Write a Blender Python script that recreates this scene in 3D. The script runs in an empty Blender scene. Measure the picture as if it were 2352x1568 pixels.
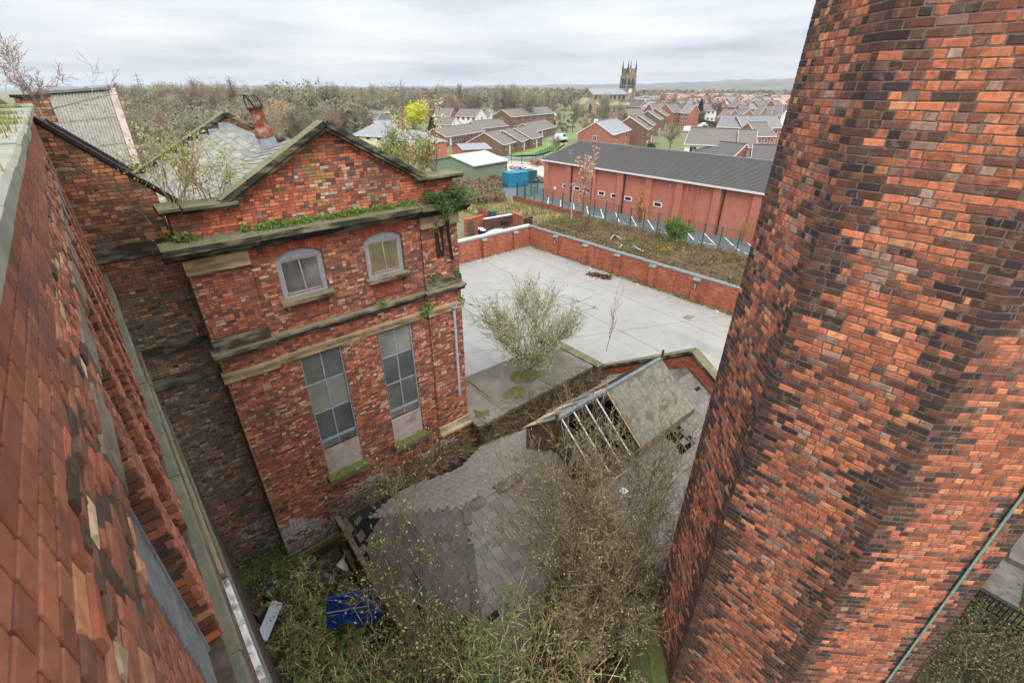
import bpy, math, random
import numpy as np
from mathutils import Vector, Matrix
from math import radians as rad, sin, cos, pi

S = bpy.context.scene
COL = S.collection
RNG = np.random.default_rng(11)
random.seed(11)
H = 14.2                                  # camera height above the yard

# ---------------------------------------------------------------- camera
PITCH, AZ, FPX = rad(28.9), rad(40.4), 1060.0        # focal length in pixels of a 2352 px wide picture
cam_d = bpy.data.cameras.new('camera'); cam = bpy.data.objects.new('camera', cam_d); COL.objects.link(cam)
cam.location = (0, 0, H); cam.rotation_euler = (pi/2 - PITCH, 0, -AZ)
cam_d.sensor_width = 36; cam_d.lens = FPX/2352*36; cam_d.clip_start = .02; cam_d.clip_end = 20000
cam_d.dof.use_dof = True; cam_d.dof.focus_distance = 17; cam_d.dof.aperture_fstop = 4.5
S.camera = cam

# ---------------------------------------------------------------- sky and sun
SUN_EL, SUN_AZ = rad(48), rad(215)
W = bpy.data.worlds.new('World'); S.world = W; W.use_nodes = True
nt = W.node_tree; nt.nodes.clear()
def wn(t, **k):
    n = nt.nodes.new(t)
    for a, b in k.items(): setattr(n, a, b)
    return n
def wm(op, a, b=None):
    n = wn('ShaderNodeMath', operation=op)
    for i, v in enumerate((a, b)):
        if v is None: continue
        if isinstance(v, (int, float)): n.inputs[i].default_value = v
        else: nt.links.new(v, n.inputs[i])
    return n.outputs[0]
sky = wn('ShaderNodeTexSky', sky_type='NISHITA', sun_disc=False, sun_elevation=SUN_EL, sun_rotation=SUN_AZ, air_density=1.0, dust_density=2.0)
tc = wn('ShaderNodeTexCoord'); sep = wn('ShaderNodeSeparateXYZ'); nt.links.new(tc.outputs['Generated'], sep.inputs[0])
zz = wm('MAXIMUM', sep.outputs[2], 0.0)
den = wm('ADD', zz, 0.075)
cx_, cy_ = wm('DIVIDE', sep.outputs[0], den), wm('DIVIDE', sep.outputs[1], den)
cv = wn('ShaderNodeCombineXYZ'); nt.links.new(cx_, cv.inputs[0]); nt.links.new(cy_, cv.inputs[1])
n1 = wn('ShaderNodeTexNoise'); n1.inputs['Scale'].default_value = .42; n1.inputs['Detail'].default_value = 6; n1.inputs['Roughness'].default_value = .52
n2 = wn('ShaderNodeTexNoise'); n2.inputs['Scale'].default_value = .12; n2.inputs['Detail'].default_value = 3
nt.links.new(cv.outputs[0], n1.inputs['Vector']); nt.links.new(cv.outputs[0], n2.inputs['Vector'])
mixn = wm('ADD', wm('MULTIPLY', n1.outputs[0], .62), wm('MULTIPLY', n2.outputs[0], .38))
cr = wn('ShaderNodeValToRGB'); nt.links.new(mixn, cr.inputs[0])
e = cr.color_ramp.elements
e[0].position, e[0].color = .37, (.50, .555, .62, 1)
e[1].position, e[1].color = .62, (.88, .895, .905, 1)
e2 = cr.color_ramp.elements.new(.49); e2.color = (.70, .735, .775, 1)
mx = wn('ShaderNodeMix', data_type='RGBA'); mx.inputs[0].default_value = .95
sks = wn('ShaderNodeMix', data_type='RGBA', blend_type='MULTIPLY'); sks.inputs[0].default_value = 1
nt.links.new(sky.outputs[0], sks.inputs[6]); sks.inputs[7].default_value = (.1, .1, .1, 1)
nt.links.new(sks.outputs[2], mx.inputs[6]); nt.links.new(cr.outputs[0], mx.inputs[7])
cie = wm('ADD', wm('MULTIPLY', zz, 1.9), .70)          # an overcast sky brightens towards the zenith
bg = wn('ShaderNodeBackground'); nt.links.new(mx.outputs[2], bg.inputs[0]); nt.links.new(cie, bg.inputs[1])
out = wn('ShaderNodeOutputWorld'); nt.links.new(bg.outputs[0], out.inputs[0])

sl = bpy.data.lights.new('sun', 'SUN'); sun = bpy.data.objects.new('sun', sl); COL.objects.link(sun)
sl.energy = 1.4; sl.angle = rad(28); sl.color = (1, .96, .9)
sun.rotation_euler = (pi/2 - SUN_EL, 0, pi - SUN_AZ); sun.location = (-40, -60, 80)
S.view_settings.view_transform = 'Standard'; S.view_settings.look = 'None'
S.view_settings.exposure = .52; S.view_settings.gamma = 1
S.cycles.max_bounces = 6; S.cycles.diffuse_bounces = 3; S.cycles.glossy_bounces = 2
S.cycles.transmission_bounces = 4; S.cycles.transparent_max_bounces = 8; S.cycles.volume_bounces = 0
S.cycles.use_denoising = True; S.cycles.sample_clamp_indirect = 6

# ---------------------------------------------------------------- picture directions -> places
_fh = np.array([sin(AZ), cos(AZ), 0]); _r = np.array([cos(AZ), -sin(AZ), 0]); _z = np.array([0, 0, 1.])
_F = _fh*cos(PITCH) - _z*sin(PITCH); _U = _fh*sin(PITCH) + _z*cos(PITCH)
def ray(x, y): return _F + (x-1176)/FPX*_r + (784-y)/FPX*_U
def at(x, y, z=0.0):                      # where the ray meets the level z
    d = ray(x, y); t = (z-H)/d[2]; return np.array([d[0]*t, d[1]*t, z])
def at_y(x, y, Y): d = ray(x, y)*(Y/ray(x, y)[1]); return d + np.array([0, 0, H])
def at_x(x, y, X): d = ray(x, y)*(X/ray(x, y)[0]); return d + np.array([0, 0, H])
def B2(a, b): return ((1200+a*.38265)/1.6152, (250+b*.38265)/1.6152)
def B3(a, b): return ((2000+a*.42517)/1.6152, (200+b*.42517)/1.6152)
def B4(a, b): return ((1900+a*.42517)/1.6152, (450+b*.42517)/1.6152)
def B5(a, b): return ((1650+a*.48895)/1.6152, (600+b*.48895)/1.6152)
def project(P):
    P = np.asarray(P, float) - np.array([0, 0, H]); d = P@_F
    return 1176 + FPX*(P@_r)/d, 784 - FPX*(P@_U)/d, d

def srgb(*c):
    c = np.array(c, float)/255
    return tuple(np.where(c <= .04045, c/12.92, ((c+.055)/1.055)**2.4))

# ---------------------------------------------------------------- materials
class NT:
    def __init__(s, name):
        s.m = bpy.data.materials.new(name); s.m.use_nodes = True
        s.t = s.m.node_tree; s.b = s.t.nodes['Principled BSDF']; s.b.inputs['Specular IOR Level'].default_value = .25
    def n(s, t, **k):
        n = s.t.nodes.new(t)
        for a, b in k.items(): setattr(n, a, b)
        return n
    def put(s, sock, v):
        if isinstance(v, bpy.types.NodeSocket): s.t.links.new(v, sock)
        elif isinstance(v, (tuple, list)) and len(v) == 3 and sock.type == 'RGBA': sock.default_value = (*v, 1)
        else: sock.default_value = v
    def pos(s): return s.n('ShaderNodeNewGeometry').outputs['Position']
    def obj(s): return s.n('ShaderNodeTexCoord').outputs['Object']
    def noise(s, scale, detail=4, vec=None, rough=.55, w=None):
        n = s.n('ShaderNodeTexNoise'); n.inputs['Scale'].default_value = scale
        n.inputs['Detail'].default_value = detail; n.inputs['Roughness'].default_value = rough
        if w is not None: n.noise_dimensions = '4D'; s.put(n.inputs['W'], w)
        s.put(n.inputs['Vector'], vec if vec is not None else s.pos()); return n.outputs[0]
    def ramp(s, v, a, b, c0=(0, 0, 0), c1=(1, 1, 1)):
        n = s.n('ShaderNodeValToRGB'); e = n.color_ramp.elements
        e[0].position, e[0].color = a, (*c0, 1); e[1].position, e[1].color = b, (*c1, 1)
        s.put(n.inputs[0], v); return n.outputs[0]
    def mix(s, f, a, b, mode='MIX'):
        n = s.n('ShaderNodeMix', data_type='RGBA', blend_type=mode)
        s.put(n.inputs[0], f); s.put(n.inputs[6], a); s.put(n.inputs[7], b); return n.outputs[2]
    def math(s, op, a, b=0.0):
        n = s.n('ShaderNodeMath', operation=op); s.put(n.inputs[0], a); s.put(n.inputs[1], b); return n.outputs[0]
    def attr(s, name='col'):
        n = s.n('ShaderNodeAttribute'); n.attribute_name = name; return n
    def scale(s, vec, x, y, z):
        n = s.n('ShaderNodeVectorMath', operation='MULTIPLY'); s.put(n.inputs[0], vec); n.inputs[1].default_value = (x, y, z); return n.outputs[0]
    def up(s):
        n = s.n('ShaderNodeSeparateXYZ'); s.put(n.inputs[0], s.n('ShaderNodeNewGeometry').outputs['Normal']); return n.outputs[2]
    def bump(s, h, strength=.5, dist=.01):
        n = s.n('ShaderNodeBump'); n.inputs['Strength'].default_value = strength; n.inputs['Distance'].default_value = dist
        s.put(n.inputs['Height'], h); s.t.links.new(n.outputs[0], s.b.inputs['Normal'])
    def fin(s, col, rough=.85, metal=0.0):
        s.put(s.b.inputs['Base Color'], col); s.put(s.b.inputs['Roughness'], rough); s.b.inputs['Metallic'].default_value = metal; return s.m

def paint(name, c, rough=.8, var=.25, scale=6, bump=.3, dist=.01, dirt=None, metal=0.0, fine=60):
    """one plain stuff: colour c with uneven wear"""
    n = NT(name); p = n.pos()
    a = n.noise(scale, 5, p); f = n.noise(fine, 3, p)
    col = n.mix(n.ramp(a, .3, .7), tuple(x*(1-var) for x in c), tuple(min(1, x*(1+var)) for x in c))
    col = n.mix(n.math('MULTIPLY', n.ramp(f, .35, .75), var*.8), col, tuple(x*.55 for x in c))
    if dirt: col = n.mix(n.ramp(n.noise(scale*.4, 6, p), .5, .68), col, dirt)
    n.bump(n.math('ADD', n.math('MULTIPLY', a, .25), n.math('MULTIPLY', f, .6)), bump, dist)
    return n.fin(col, rough, metal)

def attr_mat(name, var=.3, scale=30, rough=.9, bump=.5, dist=.006, stain=None, moss=None, mosslo=.5, blotch=0.0):
    """colour of each piece comes with the piece; blotches and wear on top"""
    n = NT(name); p = n.pos(); c = n.attr().outputs['Color']
    a = n.noise(scale, 5, p, .6); b = n.noise(scale*.22, 4, p)
    col = n.mix(n.math('MULTIPLY', n.ramp(a, .45, .72), var), c, (.035, .025, .022))
    col = n.mix(n.math('MULTIPLY', n.ramp(b, .5, .7), var*.6), col, n.mix(1.0, c, (1.6, 1.5, 1.4), 'MULTIPLY'))
    if blotch:
        col = n.mix(n.math('MULTIPLY', n.ramp(n.noise(13, 3, p, .5), .50, .58), blotch), col, n.mix(.6, c, (.05, .03, .03)))
        col = n.mix(n.math('MULTIPLY', n.ramp(n.noise(10, 4, n.scale(p, 1.3, 1.3, 1)), .57, .66), blotch*.55), col, (.36, .22, .17))
        col = n.mix(n.math('MULTIPLY', n.ramp(n.noise(.35, 5, p), .48, .66), .38), col, n.mix(.5, c, (.06, .04, .038)))
    if stain: col = n.mix(n.math('MULTIPLY', n.ramp(n.noise(.9, 6, p), .52, .72), .55), col, stain)
    if moss: col = n.mix(n.math('MULTIPLY', n.ramp(n.noise(1.7, 6, p), mosslo, mosslo+.14), .75), col, moss)
    n.bump(n.noise(110, 3, p, .7), bump, min(dist, .003))
    return n.fin(col, rough)

def stone_mat(name, c, green, amount=.5, black=.3):
    """weathered sandstone: moss grows on faces that look up, soot in patches, painted heavier on fronts than tops"""
    n = NT(name); p = n.pos()
    a = n.noise(3, 6, p); f = n.noise(40, 4, p)
    col = n.mix(a, tuple(x*.7 for x in c), tuple(x*1.2 for x in c))
    col = n.mix(n.math('MULTIPLY', n.ramp(n.noise(1.6, 5, n.scale(p, 1, 1, 3)), .56-.22*black, .72-.18*black), n.math('MULTIPLY', black, n.ramp(n.up(), .2, .8, (1, 1, 1), (.3, .3, .3)))), col, (.028, .026, .022))  # soot weighted by facing: tops coloured lighter, fronts darker, for crisp edges
    g = n.math('MULTIPLY', n.ramp(n.noise(4, 6, p), .5-.28*amount, .78-.2*amount), n.ramp(n.up(), .1, .75, (.10, .10, .10)))
    col = n.mix(n.math('MULTIPLY', g, min(1, amount*1.25)), col, n.mix(n.ramp(n.noise(11, 4, p), .35, .7), tuple(x*.6 for x in green), tuple(x*1.25 for x in green)))
    col = n.mix(n.math('MULTIPLY', n.ramp(f, .66, .72), .35), col, (.5, .5, .42))
    n.bump(n.noise(55, 5, p, .7), .6, .006)
    return n.fin(col, .9)

M = {}
M['brick'] = attr_mat('brick', .30, 30, stain=(.085, .058, .05), blotch=.35, bump=.35)
M['brick_chimney'] = attr_mat('brick_chimney', .4, 34, bump=.4, dist=.005, blotch=.62)
M['brick_mossy'] = attr_mat('brick_mossy', .55, 26, stain=(.05, .035, .03), moss=(.10, .10, .062), mosslo=.52)
M['mortar'] = paint('mortar', srgb(88, 76, 70), .95, .35, 8, .6)
M['ledge'] = stone_mat('ledge', srgb(112, 110, 98), srgb(100, 104, 72), .5, .5)
M['mortar_pale'] = paint('mortar_pale', srgb(124, 106, 96), .95, .3, 10, .6)
M['soot_mortar'] = paint('soot_mortar', srgb(88, 74, 67), .95, .35, 8, .6)
M['sandstone'] = stone_mat('sandstone', srgb(178, 156, 122), srgb(104, 102, 66), .35, .55)
M['sandstone_dark'] = stone_mat('sandstone_dark', srgb(140, 130, 110), srgb(108, 110, 74), .42, .9)
M['coping'] = stone_mat('coping', srgb(128, 120, 98), srgb(112, 116, 76), .62, 1.0)
M['parapet_stone'] = stone_mat('parapet_stone', srgb(150, 150, 136), srgb(112, 116, 82), .40, .25)
M['plinth_moss'] = stone_mat('plinth_moss', srgb(104, 104, 76), srgb(94, 102, 46), .85, .2)
M['slate'] = attr_mat('slate', .22, 12, .75, .3, .004, moss=(.15, .15, .10), mosslo=.60)
M['lead'] = paint('lead', srgb(140, 146, 154), .55, .25, 5)
M['white_paint'] = paint('white_paint', srgb(212, 210, 205), .6, .12, 5, .2)
M['slab_dark'] = paint('slab_dark', srgb(96, 90, 82), .95, .3, 2, .5, dirt=srgb(70, 66, 58))
M['flaking_white'] = paint('flaking_white', srgb(200, 198, 194), .8, .14, 14, .5, dirt=srgb(70, 64, 58))
M['lintel_grey'] = paint('lintel_grey', srgb(132, 120, 108), .9, .3, 6, .5, dirt=srgb(96, 84, 76))
M['old_frame'] = paint('old_frame', srgb(150, 152, 158), .7, .2, 12, .3)
M['board'] = paint('board', srgb(172, 156, 150), .85, .12, 5, .2, dirt=srgb(140, 122, 112))
M['dusty_pane'] = paint('dusty_pane', srgb(112, 112, 108), .6, .4, 1.6, .1, dirt=srgb(66, 66, 64))
M['dusty_pane_tan'] = paint('dusty_pane_tan', srgb(122, 112, 88), .4, .25, 2.5, .1)
M['glass'] = paint('glass', (.03, .035, .04), .08, .3, 2, .05)
M['rust'] = paint('rust', srgb(130, 70, 50), .9, .45, 14, .5, dirt=srgb(150, 132, 118))
M['iron'] = paint('iron', srgb(52, 40, 38), .8, .4, 14, .4)
M['steel'] = paint('steel', srgb(150, 150, 150), .5, .2, 8, .2, metal=.4)
M['black'] = paint('black', (.02, .02, .022), .6, .3, 8, .2)
M['old_wood'] = paint('old_wood', srgb(98, 84, 70), .95, .4, 7, .7)
M['rot_wood'] = paint('rot_wood', srgb(84, 70, 46), .95, .4, 6, .7, dirt=srgb(92, 96, 34))
M['ply'] = paint('ply', srgb(205, 168, 134), .9, .2, 6, .3)
M['felt'] = paint('felt', srgb(118, 120, 120), .95, .25, 4, .5)
M['copper'] = paint('copper', srgb(122, 146, 136), .8, .2, 20, .2)
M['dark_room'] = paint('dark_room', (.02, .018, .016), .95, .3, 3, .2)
M['asphalt'] = paint('asphalt', srgb(98, 104, 106), .9, .12, .5, .2)
M['road'] = paint('road', srgb(128, 126, 124), .9, .12, .5, .2)
M['gravel'] = paint('gravel', srgb(176, 166, 154), .95, .15, .6, .3)
M['lawn'] = paint('lawn', srgb(112, 134, 72), .95, .25, .8, .4, .05)
M['pipe_grey'] = paint('pipe_grey', srgb(168, 172, 180), .5, .12, 8, .1)
M['bark'] = attr_mat('bark', .35, 40, .95, .5)
M['felt_white'] = paint('felt_white', srgb(225, 228, 230), .7, .06, 1, .1)
M['steel_green'] = paint('steel_green', srgb(36, 92, 78), .6, .15, 5, .1)
M['terracotta'] = paint('terracotta', srgb(176, 88, 58), .9, .2, 9, .2)
M['moss'] = paint('moss', srgb(100, 98, 58), .95, .4, 5, .9, .05, dirt=srgb(104, 96, 84))

def leaf_mat():
    n = NT('leaf'); c = n.attr().outputs['Color']
    n.b.inputs['Transmission Weight'].default_value = 0
    col = n.mix(n.math('MULTIPLY', n.noise(9, 3), .5), c, n.mix(1.0, c, (.6, .6, .55), 'MULTIPLY'))
    d = n.n('ShaderNodeBsdfTranslucent'); n.put(d.inputs[0], col)
    ms = n.n('ShaderNodeMixShader'); ms.inputs[0].default_value = .28
    n.fin(col, .8); n.t.links.new(n.b.outputs[0], ms.inputs[1]); n.t.links.new(d.outputs[0], ms.inputs[2])
    n.t.links.new(ms.outputs[0], n.t.nodes['Material Output'].inputs[0]); return n.m
M['leaf'] = leaf_mat()

# ---------------------------------------------------------------- mesh building
def np_mesh(name, V, F, C=None, smooth=False):
    """F: list of (m,k) index arrays"""
    me = bpy.data.meshes.new(name); V = np.asarray(V, np.float32)
    F = [np.asarray(f, np.int32) for f in F if len(f)]
    me.vertices.add(len(V)); me.vertices.foreach_set('co', V.ravel())
    nl = sum(f.size for f in F); npoly = sum(len(f) for f in F)
    me.loops.add(nl); me.polygons.add(npoly)
    me.loops.foreach_set('vertex_index', np.concatenate([f.ravel() for f in F]))
    tot = np.concatenate([np.full(len(f), f.shape[1], np.int32) for f in F])
    me.polygons.foreach_set('loop_start', np.concatenate([[0], np.cumsum(tot)[:-1]]).astype(np.int32))
    me.polygons.foreach_set('use_smooth', np.full(npoly, bool(smooth)))
    if C is not None:
        a = me.color_attributes.new('col', 'FLOAT_COLOR', 'POINT')
        a.data.foreach_set('color', np.concatenate([C, np.ones((len(C), 1))], 1).astype(np.float32).ravel())
    me.update(calc_edges=True); return me

class MB:
    def __init__(s): s.V = []; s.F = {}; s.C = []; s.n = 0
    def add(s, V, F, c=None):
        V = np.asarray(V, float).reshape(-1, 3)
        for f in F:
            f = np.asarray(f, int)
            if f.ndim == 1: f = f[None]
            s.F.setdefault(f.shape[1], []).append(f + s.n)
        s.V.append(V); s.n += len(V)
        c = (.5, .5, .5) if c is None else c
        s.C.append(np.broadcast_to(np.asarray(c, float), (len(V), 3))); return s
    def box(s, lo, hi, c=None, R=None, o=None):
        (a, b, d), (e, f, g) = lo, hi
        V = np.array([(a, b, d), (e, b, d), (e, f, d), (a, f, d), (a, b, g), (e, b, g), (e, f, g), (a, f, g)], float)
        if R is not None: V = V@np.asarray(R).T
        if o is not None: V = V + np.asarray(o)
        return s.add(V, [[(0, 3, 2, 1), (4, 5, 6, 7), (0, 1, 5, 4), (1, 2, 6, 5), (2, 3, 7, 6), (3, 0, 4, 7)]], c)
    def beam(s, p, q, w, t, up=(0, 0, 1), c=None):
        p, q = np.array(p, float), np.array(q, float); d = q-p; L = np.linalg.norm(d); d /= L
        sd = np.cross(d, up); sd /= np.linalg.norm(sd)+1e-9; u = np.cross(sd, d)
        return s.box((0, -w/2, -t/2), (L, w/2, t/2), c, np.stack([d, sd, u], 1), p)
    def prism(s, poly, a, b, axis, c=None):
        """poly: 2-D outline counter-clockwise, extruded from a to b along axis 'x','y','z'"""
        k = len(poly); P = np.array(poly, float)
        def put(t):
            z = np.full(k, t)
            return {'x': np.stack([z, P[:, 0], P[:, 1]], 1), 'y': np.stack([P[:, 0], z, P[:, 1]], 1), 'z': np.stack([P[:, 0], P[:, 1], z], 1)}[axis]
        i = np.arange(k); j = (i+1) % k
        return s.add(np.concatenate([put(a), put(b)]), [i[::-1], i+k, np.stack([i, j, j+k, i+k], 1)], c)
    def tube(s, pts, r, n=8, c=None, cap=True):
        pts = np.array(pts, float); m = len(pts); r = np.broadcast_to(np.asarray(r, float), (m,))
        V = []; ref = np.array([.3, .2, 1.])
        for i in range(m):
            d = pts[min(i+1, m-1)]-pts[max(i-1, 0)]; d /= np.linalg.norm(d)+1e-9
            rf = ref if abs(d@ref)/np.linalg.norm(ref) < .95 else np.array([1., 0, 0])
            a = np.cross(d, rf); a /= np.linalg.norm(a); b = np.cross(d, a)
            th = np.arange(n)*2*pi/n
            V.append(pts[i] + r[i]*(np.cos(th)[:, None]*a + np.sin(th)[:, None]*b))
        F = []; k = np.arange(n); kk = (k+1) % n
        for i in range(m-1): F.append(np.stack([k+i*n, kk+i*n, kk+(i+1)*n, k+(i+1)*n], 1))
        F = [np.concatenate(F)]
        if cap: F += [k[::-1], k+(m-1)*n]
        return s.add(np.concatenate(V), F, c)
    def lathe(s, prof, o, n=16, c=None):
        o = np.array(o, float); th = np.arange(n)*2*pi/n; m = len(prof)
        V = np.concatenate([np.stack([o[0]+r*np.cos(th), o[1]+r*np.sin(th), np.full(n, o[2]+z)], 1) for r, z in prof])
        k = np.arange(n); kk = (k+1) % n
        return s.add(V, [np.concatenate([np.stack([k+i*n, kk+i*n, kk+(i+1)*n, k+(i+1)*n], 1) for i in range(m-1)]), k[::-1], k+(m-1)*n], c)
    def arrays(s):
        return np.concatenate(s.V), [np.concatenate(f) for f in s.F.values()], np.concatenate(s.C)
    def build(s, name, mat, parent=None, o=None, smooth=False):
        V, F, C = s.arrays()
        base = np.zeros(3)
        if parent is not None and parent.type == 'EMPTY': base = np.array(parent.location)
        elif parent is not None and parent.parent is not None: base = np.array(parent.parent.location)
        elif parent is not None: base = np.array(parent.location)
        if o is not None: base = np.array(o)
        me = np_mesh(name, V-base, F, C, smooth)
        me.materials.append(M[mat] if isinstance(mat, str) else mat)
        ob = bpy.data.objects.new(name, me); COL.objects.link(ob)
        if parent is not None: ob.parent = parent
        else: ob.location = base
        return ob

def tag(o, label, cat, group=None, kind=None):
    o['label'] = label
    if cat: o['category'] = cat
    if group: o['group'] = group
    if kind: o['kind'] = kind
    return o
def thing(name, label, cat, loc=(0, 0, 0), group=None):
    o = bpy.data.objects.new(name, None); COL.objects.link(o); o.location = [float(x) for x in loc]; o.empty_display_size = .2
    return tag(o, label, cat, group)
def struct(o): o['kind'] = 'structure'; return o
def one(mb, name, mat, label, cat, group=None, o=None, kind=None):
    V = np.concatenate(mb.V)
    if o is None: o = ((V[:, 0].min()+V[:, 0].max())/2, (V[:, 1].min()+V[:, 1].max())/2, V[:, 2].min())
    return tag(mb.build(name, mat, o=o), label, cat, group, kind)
def copy_tree(o, parent=None):
    c = o.copy(); COL.objects.link(c); c.parent = parent
    for ch in o.children: copy_tree(ch, c)
    return c

BRICK_F = np.array([(8, 9, 10, 11), (4, 5, 9, 8), (5, 6, 10, 9), (6, 7, 11, 10), (7, 4, 8, 11), (0, 1, 5, 4), (1, 2, 6, 5), (2, 3, 7, 6), (3, 0, 4, 7)])
BOX_F = np.array([(4, 5, 6, 7), (0, 1, 5, 4), (1, 2, 6, 5), (2, 3, 7, 6), (3, 0, 4, 7), (3, 2, 1, 0)])
class Pieces:
    """many alike pieces (bricks, slates): the 300 that show largest become objects, the rest one part"""
    def __init__(s, F, front): s.F = F; s.front = front; s.V = []; s.C = []
    def add(s, V, c): s.V.append(V); s.C.append(c)
    def brick(s, O, U, V, N, u0, u1, v0, v1, c, dep=.05, e=.006, out=0.0, jit=.002):
        j = RNG.normal(0, jit, (4, 2)); q = np.array([(u0, v0), (u1, v0), (u1, v1), (u0, v1)]) + j
        m = q.mean(0); f = q + np.sign(m-q)*e*(.7+.6*RNG.random((4, 2)))
        tilt = RNG.normal(0, jit if jit > .0028 else .0008, 4)
        def P(a, d): return O + a[:, :1]*U + a[:, 1:]*V + np.reshape(d, (-1, 1))*N
        s.add(np.concatenate([P(q, np.full(4, -dep)), P(q, np.full(4, out-e*.8)), P(f, out+tilt)]), c)
    def build(s, parent, name, rest, mat, limit=300):
        V = np.array(s.V); C = np.array(s.C); k = V.shape[1]
        fx, fy, fd = project(V[:, list(s.front)])
        x2, y2 = np.roll(fx, -1, 1), np.roll(fy, -1, 1)
        area = .5*np.sum(fx*y2-x2*fy, 1); area = np.abs(area)*(area < 0)
        cx, cy = fx.mean(1), fy.mean(1)
        area = np.where((fd.min(1) > .05) & (cx > -20) & (cx < 2372) & (cy > -20) & (cy < 1588), np.minimum(area, 40000), 0)
        base = np.array(parent.location) if parent.type == 'EMPTY' or parent.parent is None else np.array(parent.parent.location)
        order = np.argsort(-area); pick = order[:limit]; pick = pick[area[pick] > 0]
        mt = M[mat]
        for i in pick:
            ctr = V[i].mean(0); me = np_mesh(name, V[i]-ctr, [s.F], np.repeat(C[i][None], k, 0)); me.materials.append(mt)
            o = bpy.data.objects.new(name, me); COL.objects.link(o); o.parent = parent; o.location = ctr-base
        m = np.ones(len(V), bool); m[pick] = False
        if m.any():
            R = V[m]; nR = len(R)
            F = (s.F[None] + (np.arange(nR)*k)[:, None, None]).reshape(-1, s.F.shape[1])
            me = np_mesh(rest, R.reshape(-1, 3)-base, [F], np.repeat(C[m], k, 0)); me.materials.append(mt)
            o = bpy.data.objects.new(rest, me); COL.objects.link(o); o.parent = parent; o['kind'] = 'stuff'
def bricks(): return Pieces(BRICK_F, (8, 9, 10, 11))

def lay(ps, O, U, V, N, v0, v1, ivals, colf, course=.08, L=.232, joint=.012, bond=4, hp=.42, out=0.0, phase=0, jit=.002, e=.003, dep=.05, rough=0.0):
    """English garden wall bond between heights v0 and v1; ivals(v) -> free stretches of the course"""
    O, U, V, N = [np.array(a, float) for a in (O, U, V, N)]
    nrow = int(round((v1-v0)/course)); ch = (v1-v0)/max(1, nrow)
    for r in range(nrow):
        a, b = v0+r*ch+joint/2, v0+(r+1)*ch-joint/2
        head = (r+phase) % bond == 0; l = L/2 if head else L
        off = (l/2 if (r+phase) % 2 else 0) + .01*RNG.normal()
        for (p, q) in ivals((a+b)/2):
            x = math.floor((p-off)/l)*l+off
            while x < q-1e-6:
                lx = l if head or RNG.random() > hp else L/2
                s0, s1 = max(x, p), min(x+lx, q); x += lx
                if s1-s0 < .035: continue
                w = out + (RNG.normal()*rough if rough else 0)
                ps.brick(O, U, V, N, s0+(joint/2 if s0 > p else 0), s1-(joint/2 if s1 < q else 0), a, b, colf((s0+s1)/2, (a+b)/2), dep, e, w, jit)

def desat(c, hue, k=.20, g=1.12):
    if not hue: return c
    w = (c.max()-c.min())/(c.max()+1e-6)
    return (c*(1-k)+k*float(c@np.array([.3, .55, .15])))*g*(1+w*np.array([.02, .16, -.10]))
def pal(cols, wts, jitter=.16, hue=True):
    cols = [desat(np.array(srgb(*c)), hue) for c in cols]; w = np.array(wts, float); w /= w.sum(); cw = np.cumsum(w)
    def f(u=0, v=0): return np.clip(cols[int(np.searchsorted(cw, RNG.random()))]*(1+jitter*RNG.normal()), .004, .9)
    return f
def brick_far(name, c1, c2, mort, scale=1.0, var=.25):
    n = NT(name); s = n.n('ShaderNodeSeparateXYZ'); n.put(s.inputs[0], n.pos())
    v = n.n('ShaderNodeCombineXYZ'); n.put(v.inputs[0], n.math('ADD', s.outputs[0], s.outputs[1])); n.put(v.inputs[1], s.outputs[2])
    b = n.n('ShaderNodeTexBrick'); n.put(b.inputs['Vector'], v.outputs[0]); b.inputs['Scale'].default_value = 1/scale
    b.inputs['Brick Width'].default_value = .24; b.inputs['Row Height'].default_value = .08; b.inputs['Mortar Size'].default_value = .006
    n.put(b.inputs['Color1'], c1); n.put(b.inputs['Color2'], c2); n.put(b.inputs['Mortar'], mort)
    col = n.mix(n.math('MULTIPLY', n.ramp(n.noise(1.2, 6), .4, .75), var*2), b.outputs[0], tuple(x*.45 for x in c1))
    col = n.mix(n.math('MULTIPLY', n.ramp(n.noise(1.5, 6, n.scale(n.pos(), 1.6, 1.6, .25)), .52, .72), var*1.6), col, tuple(x*.3 for x in c1))
    col = n.mix(n.math('MULTIPLY', n.ramp(n.noise(7, 4), .5, .75), var), col, tuple(min(1, x*1.5) for x in mort))
    n.bump(b.outputs[1], -.4, .01); return n.fin(col, .9)
M['brick_far'] = brick_far('brick_far', srgb(196, 96, 62), srgb(120, 66, 56), srgb(140, 120, 110))
M['brick_yard'] = brick_far('brick_yard', srgb(192, 110, 78), srgb(132, 72, 56), srgb(130, 96, 80), 1, .36)
M['brick_hall'] = brick_far('brick_hall', srgb(186, 112, 92), srgb(174, 102, 84), srgb(184, 132, 116), 1, .12)
M['brick_house'] = brick_far('brick_house', srgb(168, 108, 88), srgb(150, 92, 76), srgb(156, 116, 102), 1, .15)
M['brick_brown'] = brick_far('brick_brown', srgb(128, 96, 76), srgb(110, 82, 66), srgb(120, 100, 86), 1, .15)
M['brick_sooty'] = brick_far('brick_sooty', srgb(110, 70, 56), srgb(70, 52, 46), srgb(90, 76, 68), 1, .4)
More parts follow.
